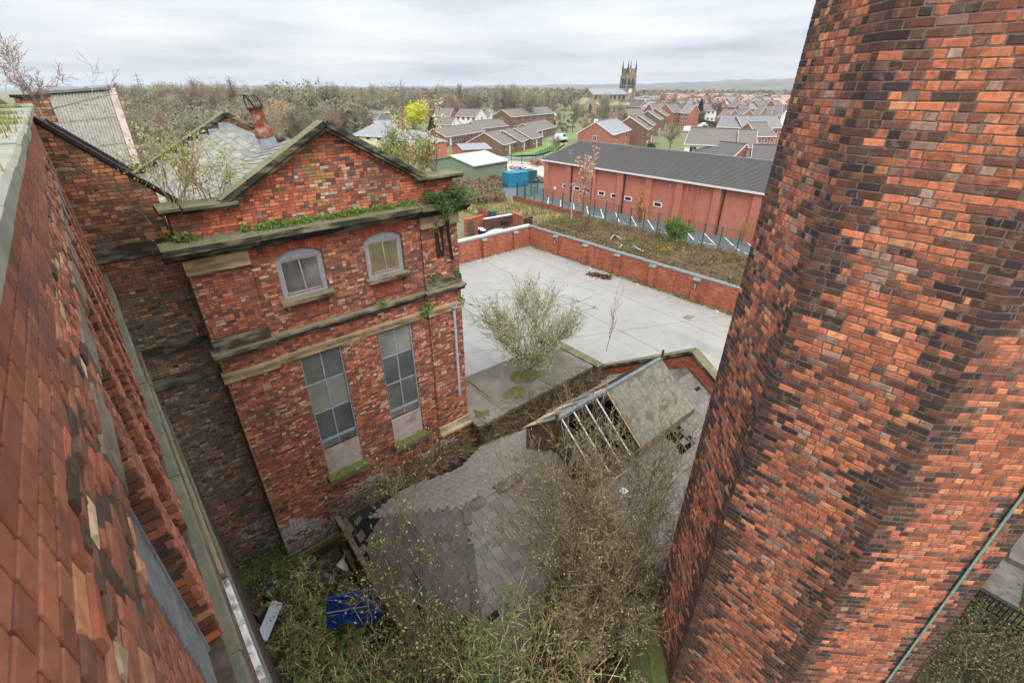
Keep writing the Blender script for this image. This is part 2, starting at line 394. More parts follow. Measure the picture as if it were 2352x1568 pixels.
def tile_mat(name, c, step=.3, moss=None):
    n = NT(name); p = n.obj(); a = n.noise(2.2, 5, p)
    col = n.mix(a, tuple(x*.75 for x in c), tuple(x*1.25 for x in c)); col = n.mix(n.math('MULTIPLY', n.ramp(n.noise(30, 2, p), .5, .8), .35), col, tuple(x*.5 for x in c))
    if moss: col = n.mix(n.ramp(n.noise(.8, 6, p), .52, .7), col, moss)
    w = n.n('ShaderNodeTexWave', wave_type='BANDS', bands_direction='Z'); w.inputs['Scale'].default_value = 1.2/step; n.put(w.inputs['Vector'], n.pos())
    n.bump(w.outputs[1], .25, .03); return n.fin(col, .85)
M['tile_brown'] = tile_mat('tile_brown', srgb(112, 104, 98)); M['tile_grey'] = tile_mat('tile_grey', srgb(122, 120, 120))
M['tile_dark'] = tile_mat('tile_dark', srgb(92, 88, 86)); M['tile_pink'] = tile_mat('tile_pink', srgb(178, 142, 132))
M['slate_far'] = tile_mat('slate_far', srgb(138, 140, 144), .25); M['tile_red'] = tile_mat('tile_red', srgb(160, 92, 76))
M['render_white'] = paint('render_white', srgb(226, 222, 214), .85, .06, 1, .2)
M['render_cream'] = paint('render_cream', srgb(222, 212, 186), .85, .07, 1, .2)
for i, c in enumerate(((102, 104, 100), (128, 128, 120), (86, 90, 92))):
    M['pane_%d' % i] = paint('pane_%d' % i, srgb(*c), .55, .35, 1.1, .1, dirt=srgb(130, 130, 120) if i == 1 else None)
def asbestos():
    n = NT('asbestos'); p = n.pos(); a = n.noise(1.1, 6, p)
    col = n.mix(a, srgb(120, 118, 108), srgb(168, 162, 152)); col = n.mix(n.ramp(n.noise(5, 5, n.scale(p, 2, 2, .3)), .5, .75), col, srgb(96, 96, 88))
    n.bump(n.noise(60, 3, p), .3, .005); return n.fin(col, .9)
M['asbestos'] = asbestos()
def concrete():
    n = NT('yard_concrete'); p = n.pos()
    a = n.noise(.22, 6, p, .6); b = n.noise(1.4, 6, p, .6); f = n.noise(24, 4, p)
    col = n.mix(a, srgb(134, 130, 125), srgb(162, 158, 153))
    col = n.mix(n.math('MULTIPLY', n.ramp(b, .52, .74), .45), col, srgb(116, 110, 104))
    col = n.mix(n.math('MULTIPLY', n.ramp(n.noise(.5, 6, n.scale(p, 1, .25, 1)), .56, .7), .35), col, srgb(112, 109, 106))
    col = n.mix(n.math('MULTIPLY', f, .12), col, srgb(120, 116, 110))
    n.bump(f, .2, .004); return n.fin(col, .9)
M['concrete'] = concrete()
M['concrete_dark'] = paint('concrete_dark', srgb(128, 125, 121), .9, .12, 3, .1)
M['old_slab'] = paint('old_slab', srgb(120, 112, 102), .95, .25, 1.2, .5, dirt=srgb(98, 94, 84))
M['soil'] = paint('soil', srgb(92, 80, 62), .95, .35, 2, .8, .04, dirt=srgb(70, 60, 48))
def ground_mat():
    n = NT('ground'); p = n.pos(); a = n.noise(.012, 5, p); b = n.noise(.25, 6, p)
    col = n.mix(n.ramp(a, .42, .58), srgb(112, 116, 76), srgb(126, 116, 92)); col = n.mix(n.math('MULTIPLY', b, .6), col, srgb(86, 92, 54))
    return n.fin(col, .95)
M['ground'] = ground_mat()
def hill_mat():
    n = NT('hills'); p = n.pos(); a = n.noise(.012, 6, p, .65)
    col = n.mix(n.ramp(a, .40, .62), srgb(98, 96, 94), srgb(122, 122, 108)); col = n.mix(n.ramp(n.noise(.03, 6, p, .7), .5, .64), col, srgb(84, 82, 80))
    return n.fin(col, 1)
M['hills'] = hill_mat()
M['verge'] = paint('verge', srgb(132, 116, 84), .95, .3, .5, .8, .05, dirt=srgb(100, 104, 58))
M['line_white'] = paint('line_white', srgb(232, 232, 230), .8, .05, 4, .1)
M['tarp_blue'] = paint('tarp_blue', srgb(28, 64, 140), .45, .3, 3, .3)
M['van_white'] = paint('van_white', srgb(228, 230, 232), .3, .03, 1, .02)
M['car_silver'] = paint('car_silver', srgb(170, 178, 186), .3, .03, 1, .02)
M['car_dark'] = paint('car_dark', srgb(58, 62, 70), .3, .05, 1, .02)
M['fence_wood'] = paint('fence_wood', srgb(120, 84, 66), .9, .2, 2, .3)
M['fence_dark'] = paint('fence_dark', srgb(74, 54, 46), .9, .2, 2, .3)
M['green_sheet'] = paint('green_sheet', srgb(120, 132, 112), .6, .08, 1, .1)
M['green_roof'] = paint('green_roof', srgb(186, 200, 170), .6, .08, 1, .1)
M['container_blue'] = paint('container_blue', srgb(36, 120, 150), .6, .15, 1, .1)
M['skip_orange'] = paint('skip_orange', srgb(206, 122, 76), .7, .2, 2, .2)
M['church_stone'] = paint('church_stone', srgb(150, 134, 108), .95, .3, .6, .3, dirt=srgb(96, 86, 72))
M['lead_dark'] = paint('lead_dark', srgb(52, 60, 72), .7, .2, 1, .1)
M['gold_leaf'] = paint('gold_leaf', srgb(232, 196, 60), .8, .2, 4, .2)
M['rubber'] = paint('rubber', (.025, .025, .027), .8, .2, 8, .2)
# ================================================================ ENGINE HOUSE
YF, YC, XL, XR, XM = 12.8, 12.86, .85, 8.50, 4.65
PX0, PX1 = 2.18, 7.13
def h(z): return H+z
p_front = pal([(182, 84, 58), (160, 72, 54), (130, 66, 58), (104, 62, 58), (196, 142, 120), (200, 98, 66), (104, 74, 68), (166, 112, 98)], [30, 26, 18, 6, 6, 9, 3, 7])
p_pale = pal([(178, 86, 60), (146, 72, 58), (122, 68, 60), (200, 152, 130), (188, 136, 114), (108, 76, 68), (194, 96, 64)], [22, 24, 18, 10, 9, 7, 9])
p_red = pal([(164, 66, 46), (150, 60, 46), (174, 76, 54)], [3, 3, 2], .08)
p_gable = pal([(196, 88, 54), (210, 106, 66), (176, 74, 52), (130, 66, 60), (160, 112, 102), (118, 76, 68)], [26, 20, 24, 12, 7, 5])
p_lichen = pal([(172, 126, 58), (150, 118, 62), (186, 116, 66), (186, 168, 152), (128, 70, 62)], [4, 4, 4, 3, 4])
p_greyred = pal([(146, 78, 70), (124, 68, 64), (176, 150, 144), (196, 104, 72), (110, 80, 78)], [5, 5, 4, 4, 3])
p_low = pal([(180, 88, 60), (166, 76, 54), (132, 66, 54), (96, 58, 52), (200, 118, 84), (150, 96, 80)], [5, 6, 5, 3, 3, 3])

eh = thing('engine_house', 'gabled red brick engine house with tall boarded windows and mossy stone cornice', 'building', (XM, 17, 0))
core = MB()
core.box((XL+.012, YF+.0032, 0), (PX0-.0, YF+.3, h(-3.3)))
core.box((PX1, YF+.0032, 0), (XR-.012, YF+.3, h(-3.3)))
WIN = [(2.78, 4.02), (5.25, 6.47)]
TALL = [(2.76, 4.01), (5.23, 6.46)]
for a, b in ((PX0, 2.77), (4.015, 5.24), (6.465, PX1)): core.box((a, YC+.0032, 0), (b, YF+.3, h(-3.3)))
for a, b in WIN:
    core.box((a-.02, YC+.0042, 0), (b+.02, YF+.3, h(-11.7)))
    core.box((a-.02, YC+.0052, h(-6.93)), (b+.02, YF+.3, h(-5.8)))
    core.box((a-.02, YC+.05, h(-5.8)), (b+.02, YF+.3, h(-5.12)))
    core.box((a-.02, YC+.0052, h(-3.70)), (b+.02, YF+.3, h(-3.3)))
core.box((XL+.012, 13.12, 0), (XR-.012, 23.38, h(-3.45)))                    # the house behind its front
core.prism([(XL+.03, h(-3.35)), (XR-.03, h(-3.35)), (XR-.03, h(-2.46)), (7.1, h(-2.46)), (XM, h(-1.0)), (2.2, h(-2.46)), (XL+.03, h(-2.46))], YC+.0052, 13.2, 'y')
core.prism([(XL, h(-4.2)), (XR, h(-4.2)), (XR, h(-3.2)), (XM, h(-1.08)), (XL, h(-3.2))], 23.42, 23.8, 'y')
core.build('wall', 'soot_mortar', eh)

def zone(u, v):
    if v > -3.2:
        if (abs(u-4.25-.08*sin(v*5)) < .22 or abs(u-5.75) < .2) and RNG.random() < .6 and v < -1.35: return p_lichen()
        if 3.5 < u < 6.6 and RNG.random() < .45 and v < -1.6: return p_greyred()
        return p_gable()
    if v < -12.75+.3*sin(u*2) and RNG.random() < .62: return np.array(srgb(*(196, 188, 184)))*(.5+.5*RNG.random())
    if v < -10.4 and RNG.random() < .75: return p_low()
    if -5.6 < v < -4.1 and u > 2.3: return p_pale() if RNG.random() < .7 else p_front()
    if -10 < v < -6.9: return p_pale() if RNG.random() < .55 else p_front()
    return p_front()
eb = bricks()
X, Zx, NY = (1, 0, 0), (0, 0, 1), (0, -1, 0)
def cut(iv, holes):
    for a, b in holes:
        iv = [q for p, r in iv for q in ((p, min(r, a)), (max(p, b), r)) if q[1]-q[0] > .03]
    return iv
def iv_pil(v):
    if -6.24 < v < -5.67 or -6.96 < v < -6.7 or v > -3.9: return []
    if v < -11.8: return [(XL, PX0)]
    return [(XL, PX0), (PX1, XR)]
lay(eb, (0, YF, H), X, Zx, NY, -14.15, -3.9, iv_pil, zone)
lay(eb, (0, YF-.05, H), X, Zx, NY, -14.15, -12.2, lambda v: [(PX1-.05, XR+.05)], zone, dep=.1)
def iv_mid(v):
    if -6.24 < v < -5.98 or -6.96 < v < -6.7: return []
    hs = []
    for (a, b), (c, d) in zip(WIN, TALL):
        if v > -3.97: w = .62+(v+3.97)*.67; m = (a+b)/2; hs.append((m-w, m+w))
        elif v > -5.24: hs.append((a, b))
        elif -5.8 < v < -5.36: hs.append((a+.10, b-.11))
        if -11.88 < v < -6.95: hs.append((c, d))
    return cut([(PX0, PX1)], hs)
lay(eb, (0, YC, H), X, Zx, NY, -14.15, -3.52, iv_mid, zone)
for a, b in WIN:                                                              # sunk red panels under the small windows
    lay(eb, (0, YC+.035, H), X, Zx, NY, -5.8, -5.36, lambda v: [(a+.10, b-.11)], p_red)
    m = (a+b)/2; zc = -3.97-.916
    for k, (r0, r1) in enumerate(((1.106, 1.316), (1.322, 1.53))):            # arch rings
        n = 17+2*k; t0 = rad(34.5)
        for i in range(n):
            c0 = -t0+2*t0*(i+.04)/n; c1 = -t0+2*t0*(i+.96)/n
            q = np.array([(m+r0*sin(c0), zc+r0*cos(c0)), (m+r0*sin(c1), zc+r0*cos(c1)), (m+r1*sin(c1), min(zc+r1*cos(c1), -3.40)), (m+r1*sin(c0), min(zc+r1*cos(c0), -3.40))])
            f = q + (q.mean(0)-q)*.06
            def P3(a_, y): return np.stack([a_[:, 0], np.full(4, y), H+a_[:, 1]], 1)
            eb.add(np.concatenate([P3(q, YC+.05), P3(q, YC-.003), P3(f, YC-.009)]), p_red())
def iv_gab(v):
    if v < -2.5: return [(XL+.02, XR-.02)]
    d = (v+2.42)/.592
    return [(2.1+d, 7.2-d)] if 7.2-d-2.1-d > .1 else []
lay(eb, (0, YC, H), X, Zx, NY, -3.12, -.98, iv_gab, zone, course=.082)
lay(eb, (XL, 13.6, H), (0, -1, 0), Zx, (-1, 0, 0), -14.15, -3.3, lambda v: [(0, .8)], pal([(140, 104, 76), (128, 116, 78), (136, 130, 76), (160, 104, 78)], [3, 3, 4, 2]))
lay(eb, (XL+.02, 13.6, H), (0, -1, 0), Zx, (-1, 0, 0), -3.12, -2.5, lambda v: [(0, .74)], p_gable)
def iv_rear(v):
    d = (v+3.2)/.575
    return [(XL+d+.1, XR-d-.1)] if XR-XL-2*d > .4 else []
lay(eb, (0, 23.40, H), X, Zx, NY, -3.2, -1.15, iv_rear, pal([(150, 76, 56), (120, 64, 52), (178, 88, 58), (92, 62, 56)], [3, 3, 2, 2]))
lay(eb, (XR, 12.8, H), (0, 1, 0), Zx, (1, 0, 0), -12, -3.5, lambda v: [(0, 1.4)], p_front)
eb.build(eh, 'brick', 'brickwork', 'brick')

def stones(parent, name, a, b, seg, prof, mat, gap=.006, axis='x', jit=.004):
    """a course of stones from a to b: each stone a part"""
    n = max(1, int(round((b-a)/seg))); cuts = [a+(b-a)*i/n+(RNG.normal()*.08*seg if 0 < i < n else 0) for i in range(n+1)]
    for i in range(n):
        p = np.array(prof, float)+RNG.normal(0, jit, (1, 2)); mb = MB(); mb.prism(p, cuts[i]+gap/2, cuts[i+1]-gap/2, axis); mb.build(name, mat, parent)
def yz(*pts): return [(y, h(z)) for y, z in pts]
cor = yz((12.95, -3.54), (12.95, -3.10), (12.44, -3.17), (12.42, -3.31), (12.56, -3.36), (12.60, -3.44), (12.72, -3.47), (12.74, -3.545))
stones(eh, 'cornice_stone', .48, 2.5, 1.0, [(y-.06, z) for y, z in cor], 'coping')
stones(eh, 'cornice_stone', 2.51, 7.0, .95, cor, 'coping')
stones(eh, 'cornice_stone', 7.01, 8.86, .95, [(y-.06, z) for y, z in cor], 'coping')
for a, b in ((XL-.04, PX0+.03), (PX1-.03, XR+.04)):
    stones(eh, 'architrave_stone', a, b, .66, yz((12.9, -3.9), (12.9, -3.56), (12.73, -3.56), (12.74, -3.86), (12.70, -3.87), (12.70, -3.915)), 'sandstone')
    stones(eh, 'pilaster_stone', a+.01, b-.01, 1.3, yz((12.9, -6.0), (12.9, -5.69), (12.75, -5.68), (12.72, -6.0)), 'sandstone_dark')
    stones(eh, 'string_stone', a-.08, b+.08, 1.0, yz((12.9, -6.26), (12.9, -5.995), (12.58, -6.03), (12.57, -6.10), (12.66, -6.15), (12.70, -6.26)), 'sandstone_dark')
    stones(eh, 'lintel_stone', a-.02, b+.02, .8, yz((12.9, -6.97), (12.9, -6.68), (12.66, -6.70), (12.67, -6.78), (12.72, -6.80), (12.73, -6.97)), 'sandstone')
stones(eh, 'string_stone', PX0+.12, PX1-.12, 1.1, yz((12.95, -6.25), (12.95, -5.99), (12.66, -6.02), (12.65, -6.09), (12.74, -6.14), (12.79, -6.25)), 'sandstone_dark')
stones(eh, 'lintel_stone', PX0+.05, PX1-.05, .9, yz((12.98, -6.96), (12.98, -6.69), (12.76, -6.70), (12.77, -6.79), (12.81, -6.81), (12.82, -6.96)), 'sandstone')
stones(eh, 'base_stone', PX1-.05, XR+.02, .8, yz((12.9, -12.2), (12.9, -11.82), (12.74, -11.84), (12.70, -12.05), (12.58, -12.10), (12.58, -12.2)), 'sandstone')

def arch_profile(a, b, z0, zs, n=10):
    m = (a+b)/2; hw = (b-a)/2; rise = .19; R = (hw*hw+rise*rise)/(2*rise); zc = zs+rise-R; t = math.asin(hw/R)
    return [(a, z0), (b, z0)] + [(m+R*sin(t-2*t*i/n), zc+R*cos(t-2*t*i/n)) for i in range(n+1)]
for k, (a, b) in enumerate(WIN):
    w = MB(); o_ = np.array(arch_profile(a, b, h(-5.12), h(-3.975)))
    i_ = np.array(arch_profile(a+.12, b-.12, h(-5.05), h(-4.12))); i_[2:, 1] = h(-4.06)
    nn = len(o_)
    for y, (pa, pb) in ((YC+.06, (o_, i_)),):
        V = np.concatenate([np.stack([q[:, 0], np.full(nn, yy), q[:, 1]], 1) for q, yy in ((o_, y), (i_, y), (i_, y+.06))])
        j = np.arange(nn); jj = (j+1) % nn
        w.add(V, [np.stack([j, jj, jj+nn, j+nn], 1), np.stack([j+nn, jj+nn, jj+2*nn, j+2*nn], 1)])
    fr = w.build('window', 'old_frame', eh)
    MB().box((a+.1, YC+.085, h(-5.08)), (b-.1, YC+.10, h(-4.04))).build('pane', 'dusty_pane' if k == 0 else 'dusty_pane_tan', fr)
    m = (a+b)/2
    MB().beam((m-.01, YC+.072, h(-4.12)), (m+.03, YC+.072, h(-4.95)), .035, .03, (0, 1, 0)).build('glazing_bar', 'board', fr)
    e = MB()
    for p, q in (((a+.13, -4.1), (a+.13, -5.02)), ((b-.13, -4.1), (b-.13, -5.02)), ((a+.12, -4.09), (b-.12, -4.09)), ((a+.12, -5.0), (b-.12, -5.0))):
        e.beam((p[0], YC+.078, h(p[1])), (q[0], YC+.078, h(q[1])), .035, .02, (0, 1, 0))
    e.build('beading', 'board', fr)
    MB().prism(yz((12.95, -5.26), (12.95, -5.10), (12.70, -5.15), (12.70, -5.26)), a-.11, b+.11, 'x').build('sill', 'sandstone_dark', fr)
for k, (a, b) in enumerate(TALL):
    f = MB()
    for x0, x1 in ((a, a+.045), (b-.045, b)): f.box((x0, YC+.05, h(-11.64)), (x1, YC+.13, h(-6.955)))
    f.box((a+.046, YC+.05, h(-7.0)), (b-.046, YC+.13, h(-6.955)))
    fr = f.build('window', 'old_frame', eh)
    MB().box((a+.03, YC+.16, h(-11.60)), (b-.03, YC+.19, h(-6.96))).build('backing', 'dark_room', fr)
    zs = [-7.0, -8.02, -9.1, -10.22, -10.56]
    for i in range(3 if k == 0 else 3):
        for x0, x1 in ((a+.05, (a+b)/2-.005), ((a+b)/2+.005, b-.05)):
            MB().box((x0, YC+.105, h(zs[i+1])+.005), (x1, YC+.113, h(zs[i])-.005)).build('pane', M['pane_%d' % ((i+k) % 3)] if 'pane_0' in M else 'dusty_pane', fr)
    MB().box((a+.05, YC+.104, h(-10.56)), (b-.05, YC+.112, h(-10.23))).build('pane', 'dusty_pane', fr)
    g = MB(); g.beam(((a+b)/2, YC+.095, h(-6.99)), ((a+b)/2-.02, YC+.095, h(-10.5)), .04, .025, (0, 1, 0))
    g.build('glazing_bar', 'old_frame', fr)
    for z in (-8.02, -9.1): MB().box((a+.046, YC+.085, h(z)-.02), (b-.046, YC+.103, h(z)+.02)).build('glazing_bar', 'old_frame', fr)
    MB().box((a+.046, YC+.075, h(-10.27)), (b-.046, YC+.102, h(-10.18))).build('glazing_bar', 'old_frame', fr)
    s = MB()
    for z in np.arange(-7.2, -10.3, -.36):
        for x in (a+.06, (a+b)/2, b-.06): s.box((x-.016, YC+.06, h(z)-.016), (x+.016, YC+.078, h(z)+.016))
    s.build('clip', 'steel', fr)
    MB().box((a+.01, YC+.03, h(-11.645)), (b-.01, YC+.06, h(-10.565))).build('board', 'board', fr)
    MB().prism(yz((12.98, -11.89), (12.98, -11.60), (12.62, -11.68), (12.62, -11.87)), a-.06, b+.08, 'x').build('sill', 'plinth_moss', fr)
for x, z, r in ((4.64, -8.71, .1), (4.92, -9.13, .06), (4.9, -9.63, .06)):
    mb = MB(); mb.tube([(x, YC+.02, h(z)), (x, YC-.03, h(z)), (x, YC-.05, h(z)), (x, YC-.09, h(z))], [r, r, r*.45, r*.4], 10); mb.build('wall_tie', 'rust', eh)
mb = MB(); mb.box((7.62, YF-.02, h(-4.95)), (7.93, YF+.05, h(-4.0))); hb = mb.build('hatch', 'iron', eh)
MB().beam((7.74, YF-.04, h(-4.05)), (7.80, YF-.05, h(-4.7)), .05, .04, (0, 1, 0)).build('hatch_bar', 'rust', hb)
pp = MB(); pp.tube([(8.03, YF-.16, h(-3.75)), (8.05, YF-.15, h(-4.2)), (8.16, YF-.1, h(-5.1))], .055, 10); pp.build('downpipe', 'iron', eh)
pp = MB(); pp.tube([(8.1, YF-.10, h(-6.95)), (8.11, YF-.10, h(-10.66))], .05, 12)
dp = pp.build('downpipe', 'pipe_grey', eh); dp['label'] = 'pale grey plastic downpipe'
MB().lathe([(.05, -.17), (.10, -.08), (.11, 0), (.085, 0), (.06, -.1)], (8.1, YF-.11, h(-6.78)), 14).build('hopper', 'pipe_grey', dp)
for z in (-7.8, -9.4): MB().lathe([(.06, 0), (.06, .06)], (8.105, YF-.10, h(z)), 12).build('pipe_collar', 'pipe_grey', dp)

def slope_stones(parent, p, q, n, w, t, mat, name='coping_stone', lip=True):
    p, q = np.array(p, float), np.array(q, float)
    for i in range(n):
        a, b = p+(q-p)*(i+.004), p+(q-p)*(i+1-.004)
        a, b = p+(q-p)*(i/n+.002), p+(q-p)*((i+1)/n-.002)
        mb = MB(); mb.beam(a, b, w, t)
        if lip: mb.beam(a+np.array([0, 0, -t*.9]), b+np.array([0, 0, -t*.9]), w*.8, t*.8)
        mb.build(name, mat, parent)
slope_stones(eh, (1.95, 12.84, h(-2.36)), (4.66, 12.84, h(-.79)), 4, .46, .13, 'coping')
slope_stones(eh, (4.66, 12.84, h(-.79)), (7.38, 12.84, h(-2.34)), 4, .46, .13, 'coping')
slope_stones(eh, (.9, 23.6, h(-3.02)), (4.66, 23.6, h(-.96)), 5, .5, .14, 'coping')
slope_stones(eh, (4.66, 23.6, h(-.96)), (8.4, 23.6, h(-3.02)), 5, .5, .14, 'coping')
kn = yz((13.5, -2.50), (13.5, -2.36), (12.58, -2.36), (12.56, -2.42), (12.64, -2.45), (12.70, -2.51))
stones(eh, 'kneeler_stone', .70, 1.12, .5, kn, 'coping', jit=.012); stones(eh, 'kneeler_stone', 1.16, 2.3, 1.2, kn, 'coping', jit=.012)
stones(eh, 'kneeler_stone', 7.06, 8.75, .85, kn, 'coping')

# slate roof of the engine house, sagging round the vent pipe
def ridge_z(y): return -1.30 - .50*math.exp(-((y-18.4)/2.3)**2) - .12*math.exp(-((y-21.5)/1.5)**2)
RA, RB = 13.05, 23.38
def roof_pt(t, y, side=-1, lift=0.0):
    """t 0 at the ridge, 1 at the eaves"""
    zr = ridge_z(y); ze = -3.22
    x = XM + side*t*3.72; z = zr + (ze-zr)*t
    z -= .06*sin(t*pi)*math.exp(-((y-18)/3)**2)
    n = np.array([side*.48, 0, .877]); return np.array([x, y, h(z)]) + n*lift
rm = MB()
ny, ntt = 26, 8
for sd in (-1, 1):
    V = np.array([[roof_pt(t/ntt, RA+(RB-RA)*j/ny, sd, -.02) for t in range(ntt+1)] for j in range(ny+1)]).reshape(-1, 3)
    i, j = np.meshgrid(np.arange(ntt), np.arange(ny)); b = (j*(ntt+1)+i).ravel()
    rm.add(V, [np.stack([b, b+1, b+ntt+2, b+ntt+1], 1)])
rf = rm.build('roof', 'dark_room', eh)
SLATE_F = np.concatenate([BOX_F])
sl_ = Pieces(BOX_F, (4, 5, 6, 7))
p_slate = pal([(134, 131, 120), (124, 122, 113), (143, 140, 128), (116, 114, 106), (138, 132, 116)], [4, 3, 3, 2, 2], .05, False)
def slate(ps, fn, t0, t1, y0, y1, c, th=.014, low=.02):
    q = [(t1, y0), (t1, y1), (t0, y1), (t0, y0)]
    top = np.array([fn(t, y, lift=l) for (t, y), l in zip(q, (low+th, low+th, th, th))])
    bot = np.array([fn(t, y, lift=l-th) for (t, y), l in zip(q, (low+th, low+th, th, th))])
    ps.add(np.concatenate([bot, top]), c)
for sd in (-1, 1):
    rows = 17
    for r in range(rows):
        y = RA - (.18 if r % 2 else 0)
        while y < RB-.05:
            w = .36; a, b = max(RA, y+.005), min(RB, y+w-.005); y += w
            if b-a < .05: continue
            j = RNG.normal()*.003
            f = (lambda t, yy, lift, sd=sd: roof_pt(t, yy, sd, lift))
            t0, t1 = max(0, (r-.15)/rows), (r+1)/rows+j
            if sd == -1: slate(sl_, lambda t, yy, lift: roof_pt(t, yy, -1, lift), t0, t1, a, b, p_slate())
            else: slate(sl_, lambda t, yy, lift: roof_pt(t, yy, 1, lift), t0, t1, b, a, p_slate())
for V in sl_.V: pass
# make faces look outwards
sl_.V = [v if np.cross(v[5]-v[4], v[7]-v[4])[2] > 0 else v[[3, 2, 1, 0, 7, 6, 5, 4]] for v in sl_.V]
sl_.build(rf, 'slate', 'slates', 'slate')
y = RA+.2
while y < RB-.3:
    if not 17.6 < y+.2 < 18.5:
        mb = MB(); a, b = ridge_z(y), ridge_z(y+.4)
        for sd in (-1, 1):
            mb.add([(XM, y, h(a)+.05), (XM, y+.395, h(b)+.05), (XM+sd*.19, y+.395, h(b)-.05), (XM+sd*.19, y, h(a)-.05),
                    (XM, y, h(a)+.02), (XM, y+.395, h(b)+.02), (XM+sd*.19, y+.395, h(b)-.075), (XM+sd*.19, y, h(a)-.075)],
                   [[(0, 1, 2, 3), (7, 6, 5, 4), (3, 2, 6, 7), (0, 3, 7, 4), (1, 5, 6, 2)]])
        mb.build('ridge_tile', 'felt', rf)
    y += .4
for i in range(9):                                                            # lead soakers up the rear gable
    t = .05+i*.11; p = roof_pt(t, RB-.02, -1, .02)
    mb = MB(); mb.box((-.17, -.012, -.06), (.17, .0, .14), o=p+np.array([0, 0, .02*RNG.normal()])); mb.build('lead_soaker', 'lead', rf)
# rusty vent pipe on the ridge
vp = thing('vent_pipe', 'rusty iron vent pipe with a broken wire cage on the slate ridge', 'vent', (4.66, 18.0, h(-1.9)))
ax = np.array([-.14, .02, 1.0]); b0 = np.array([4.66, 18.0, h(-1.95)])
def vpt(t): return b0 + ax*t
MB().tube([vpt(0), vpt(.5)], [.31, .27], 16).build('lead_base', 'lead', vp)
MB().tube([vpt(.5), vpt(.56), vpt(.72), vpt(.8)], [.30, .31, .27, .21], 16).build('skirt', 'rust', vp)
MB().tube([vpt(.78), vpt(1.34)], .205, 16).build('pipe', 'rust', vp)
MB().tube([vpt(1.33), vpt(1.37)], .26, 16).build('flange', 'iron', vp)
for k in range(8):
    a = k*pi/4; o = np.array([cos(a)*.24, sin(a)*.24, 0]); o2 = np.array([cos(a)*.14-.05, sin(a)*.14, 0])
    MB().tube([vpt(1.35)+o, vpt(1.6)+o*.98, vpt(1.74)+o2], .011, 5).build('cage_wire', 'iron', vp)
MB().tube([vpt(1.73)+np.array([cos(a)*.14-.05, sin(a)*.14, 0]) for a in np.linspace(0, 2*pi, 9)], .012, 5).build('cage_ring', 'steel', vp)
MB().tube([vpt(1.3)+np.array([.05, 0, 0]), vpt(1.72)+np.array([-.17, 0, 0])], .022, 6).build('spindle', 'iron', vp)

# ================================================================ LINK WALL (recessed, between the mill and the engine house)
YL = 13.6
lk = thing('link_block', 'sooty brick wall in the narrow nook between mill and engine house', 'wall', (.1, 13.8, 0))
def link_top(x): return -.66-.985*(x+.55)
MB().prism([(-1.1, 0), (.86, 0), (.86, h(link_top(.86))), (-1.1, h(link_top(-1.1)))], YL+.0032, YL+.5, 'y').build('wall', 'soot_mortar', lk)
p_link_top = pal([(184, 100, 66), (154, 90, 70), (130, 82, 70), (200, 120, 76), (162, 124, 108)], [4, 4, 4, 2, 2])
p_link_mid = pal([(166, 88, 72), (150, 82, 70), (132, 80, 70)], [3, 3, 2])
p_link_low = pal([(140, 104, 92), (112, 92, 84), (172, 106, 80), (164, 140, 126), (124, 110, 96)], [4, 4, 2, 2, 3])
def link_col(u, v):
    if v > -3.1: return p_link_top()
    if v > -4.4: return p_link_mid() if RNG.random() < .8 else p_link_low()
    if v < -12.7 and u > -.2+(-12.9-v)*.3 and RNG.random() < .7: return np.array(srgb(176, 172, 172))*(.6+.5*RNG.random())
    if v < -11.3: return p_link_mid() if RNG.random() < .4 else p_link_low()
    return p_link_low()
def iv_link(v):
    if -3.5 < v < -3.14 or -6.06 < v < -5.76 or -7.0 < v < -6.68: return []
    return [(-1.0, min(.85, -.55+(-.72-v)/.985))]
lb = bricks()
lay(lb, (0, YL, H), X, Zx, NY, -14.15, -.5, iv_link, link_col, rough=.002)
lb.build(lk, 'brick', 'brickwork', 'brick_mossy')
for z0, z1 in ((-3.5, -3.14), (-6.06, -5.76), (-7.0, -6.68)):
    stones(lk, 'band_stone', -1.0, .84, .75, yz((13.8, z0), (13.8, z1), (13.56, z1), (13.56, z0)), 'sandstone_dark')
slope_stones(lk, (-.75, 13.72, h(link_top(-.75))+.03), (1.25, 13.72, h(link_top(1.25))+.03), 3, .34, .07, 'iron', 'coping_stone')
# upper slope wall behind it
uw = thing('rear_slope_wall', 'stepped brick wall with dark coping behind the nook', 'wall', (.4, 16, 0))
UA, UB = at_y(100, 275, 15.82), at_y(300, 390, 15.82); usl = (UA[2]-UB[2])/(UB[0]-UA[0])
MB().prism([(UA[0], h(-6)), (UB[0], h(-6)), (UB[0], UB[2]-.08), (UA[0], UA[2]-.08)], 15.7, 16.0, 'y').build('wall', 'mortar', uw)
ub = bricks()
lay(ub, (0, 15.69, H), X, Zx, NY, -3.2, 0, lambda v: [(UA[0], min(UB[0], UA[0]+(UA[2]-.12-H-v)/usl))], p_link_top); ub.build(uw, 'brick', 'brickwork', 'brick')
slope_stones(uw, tuple(UA), tuple(UB), 4, .4, .09, 'iron')

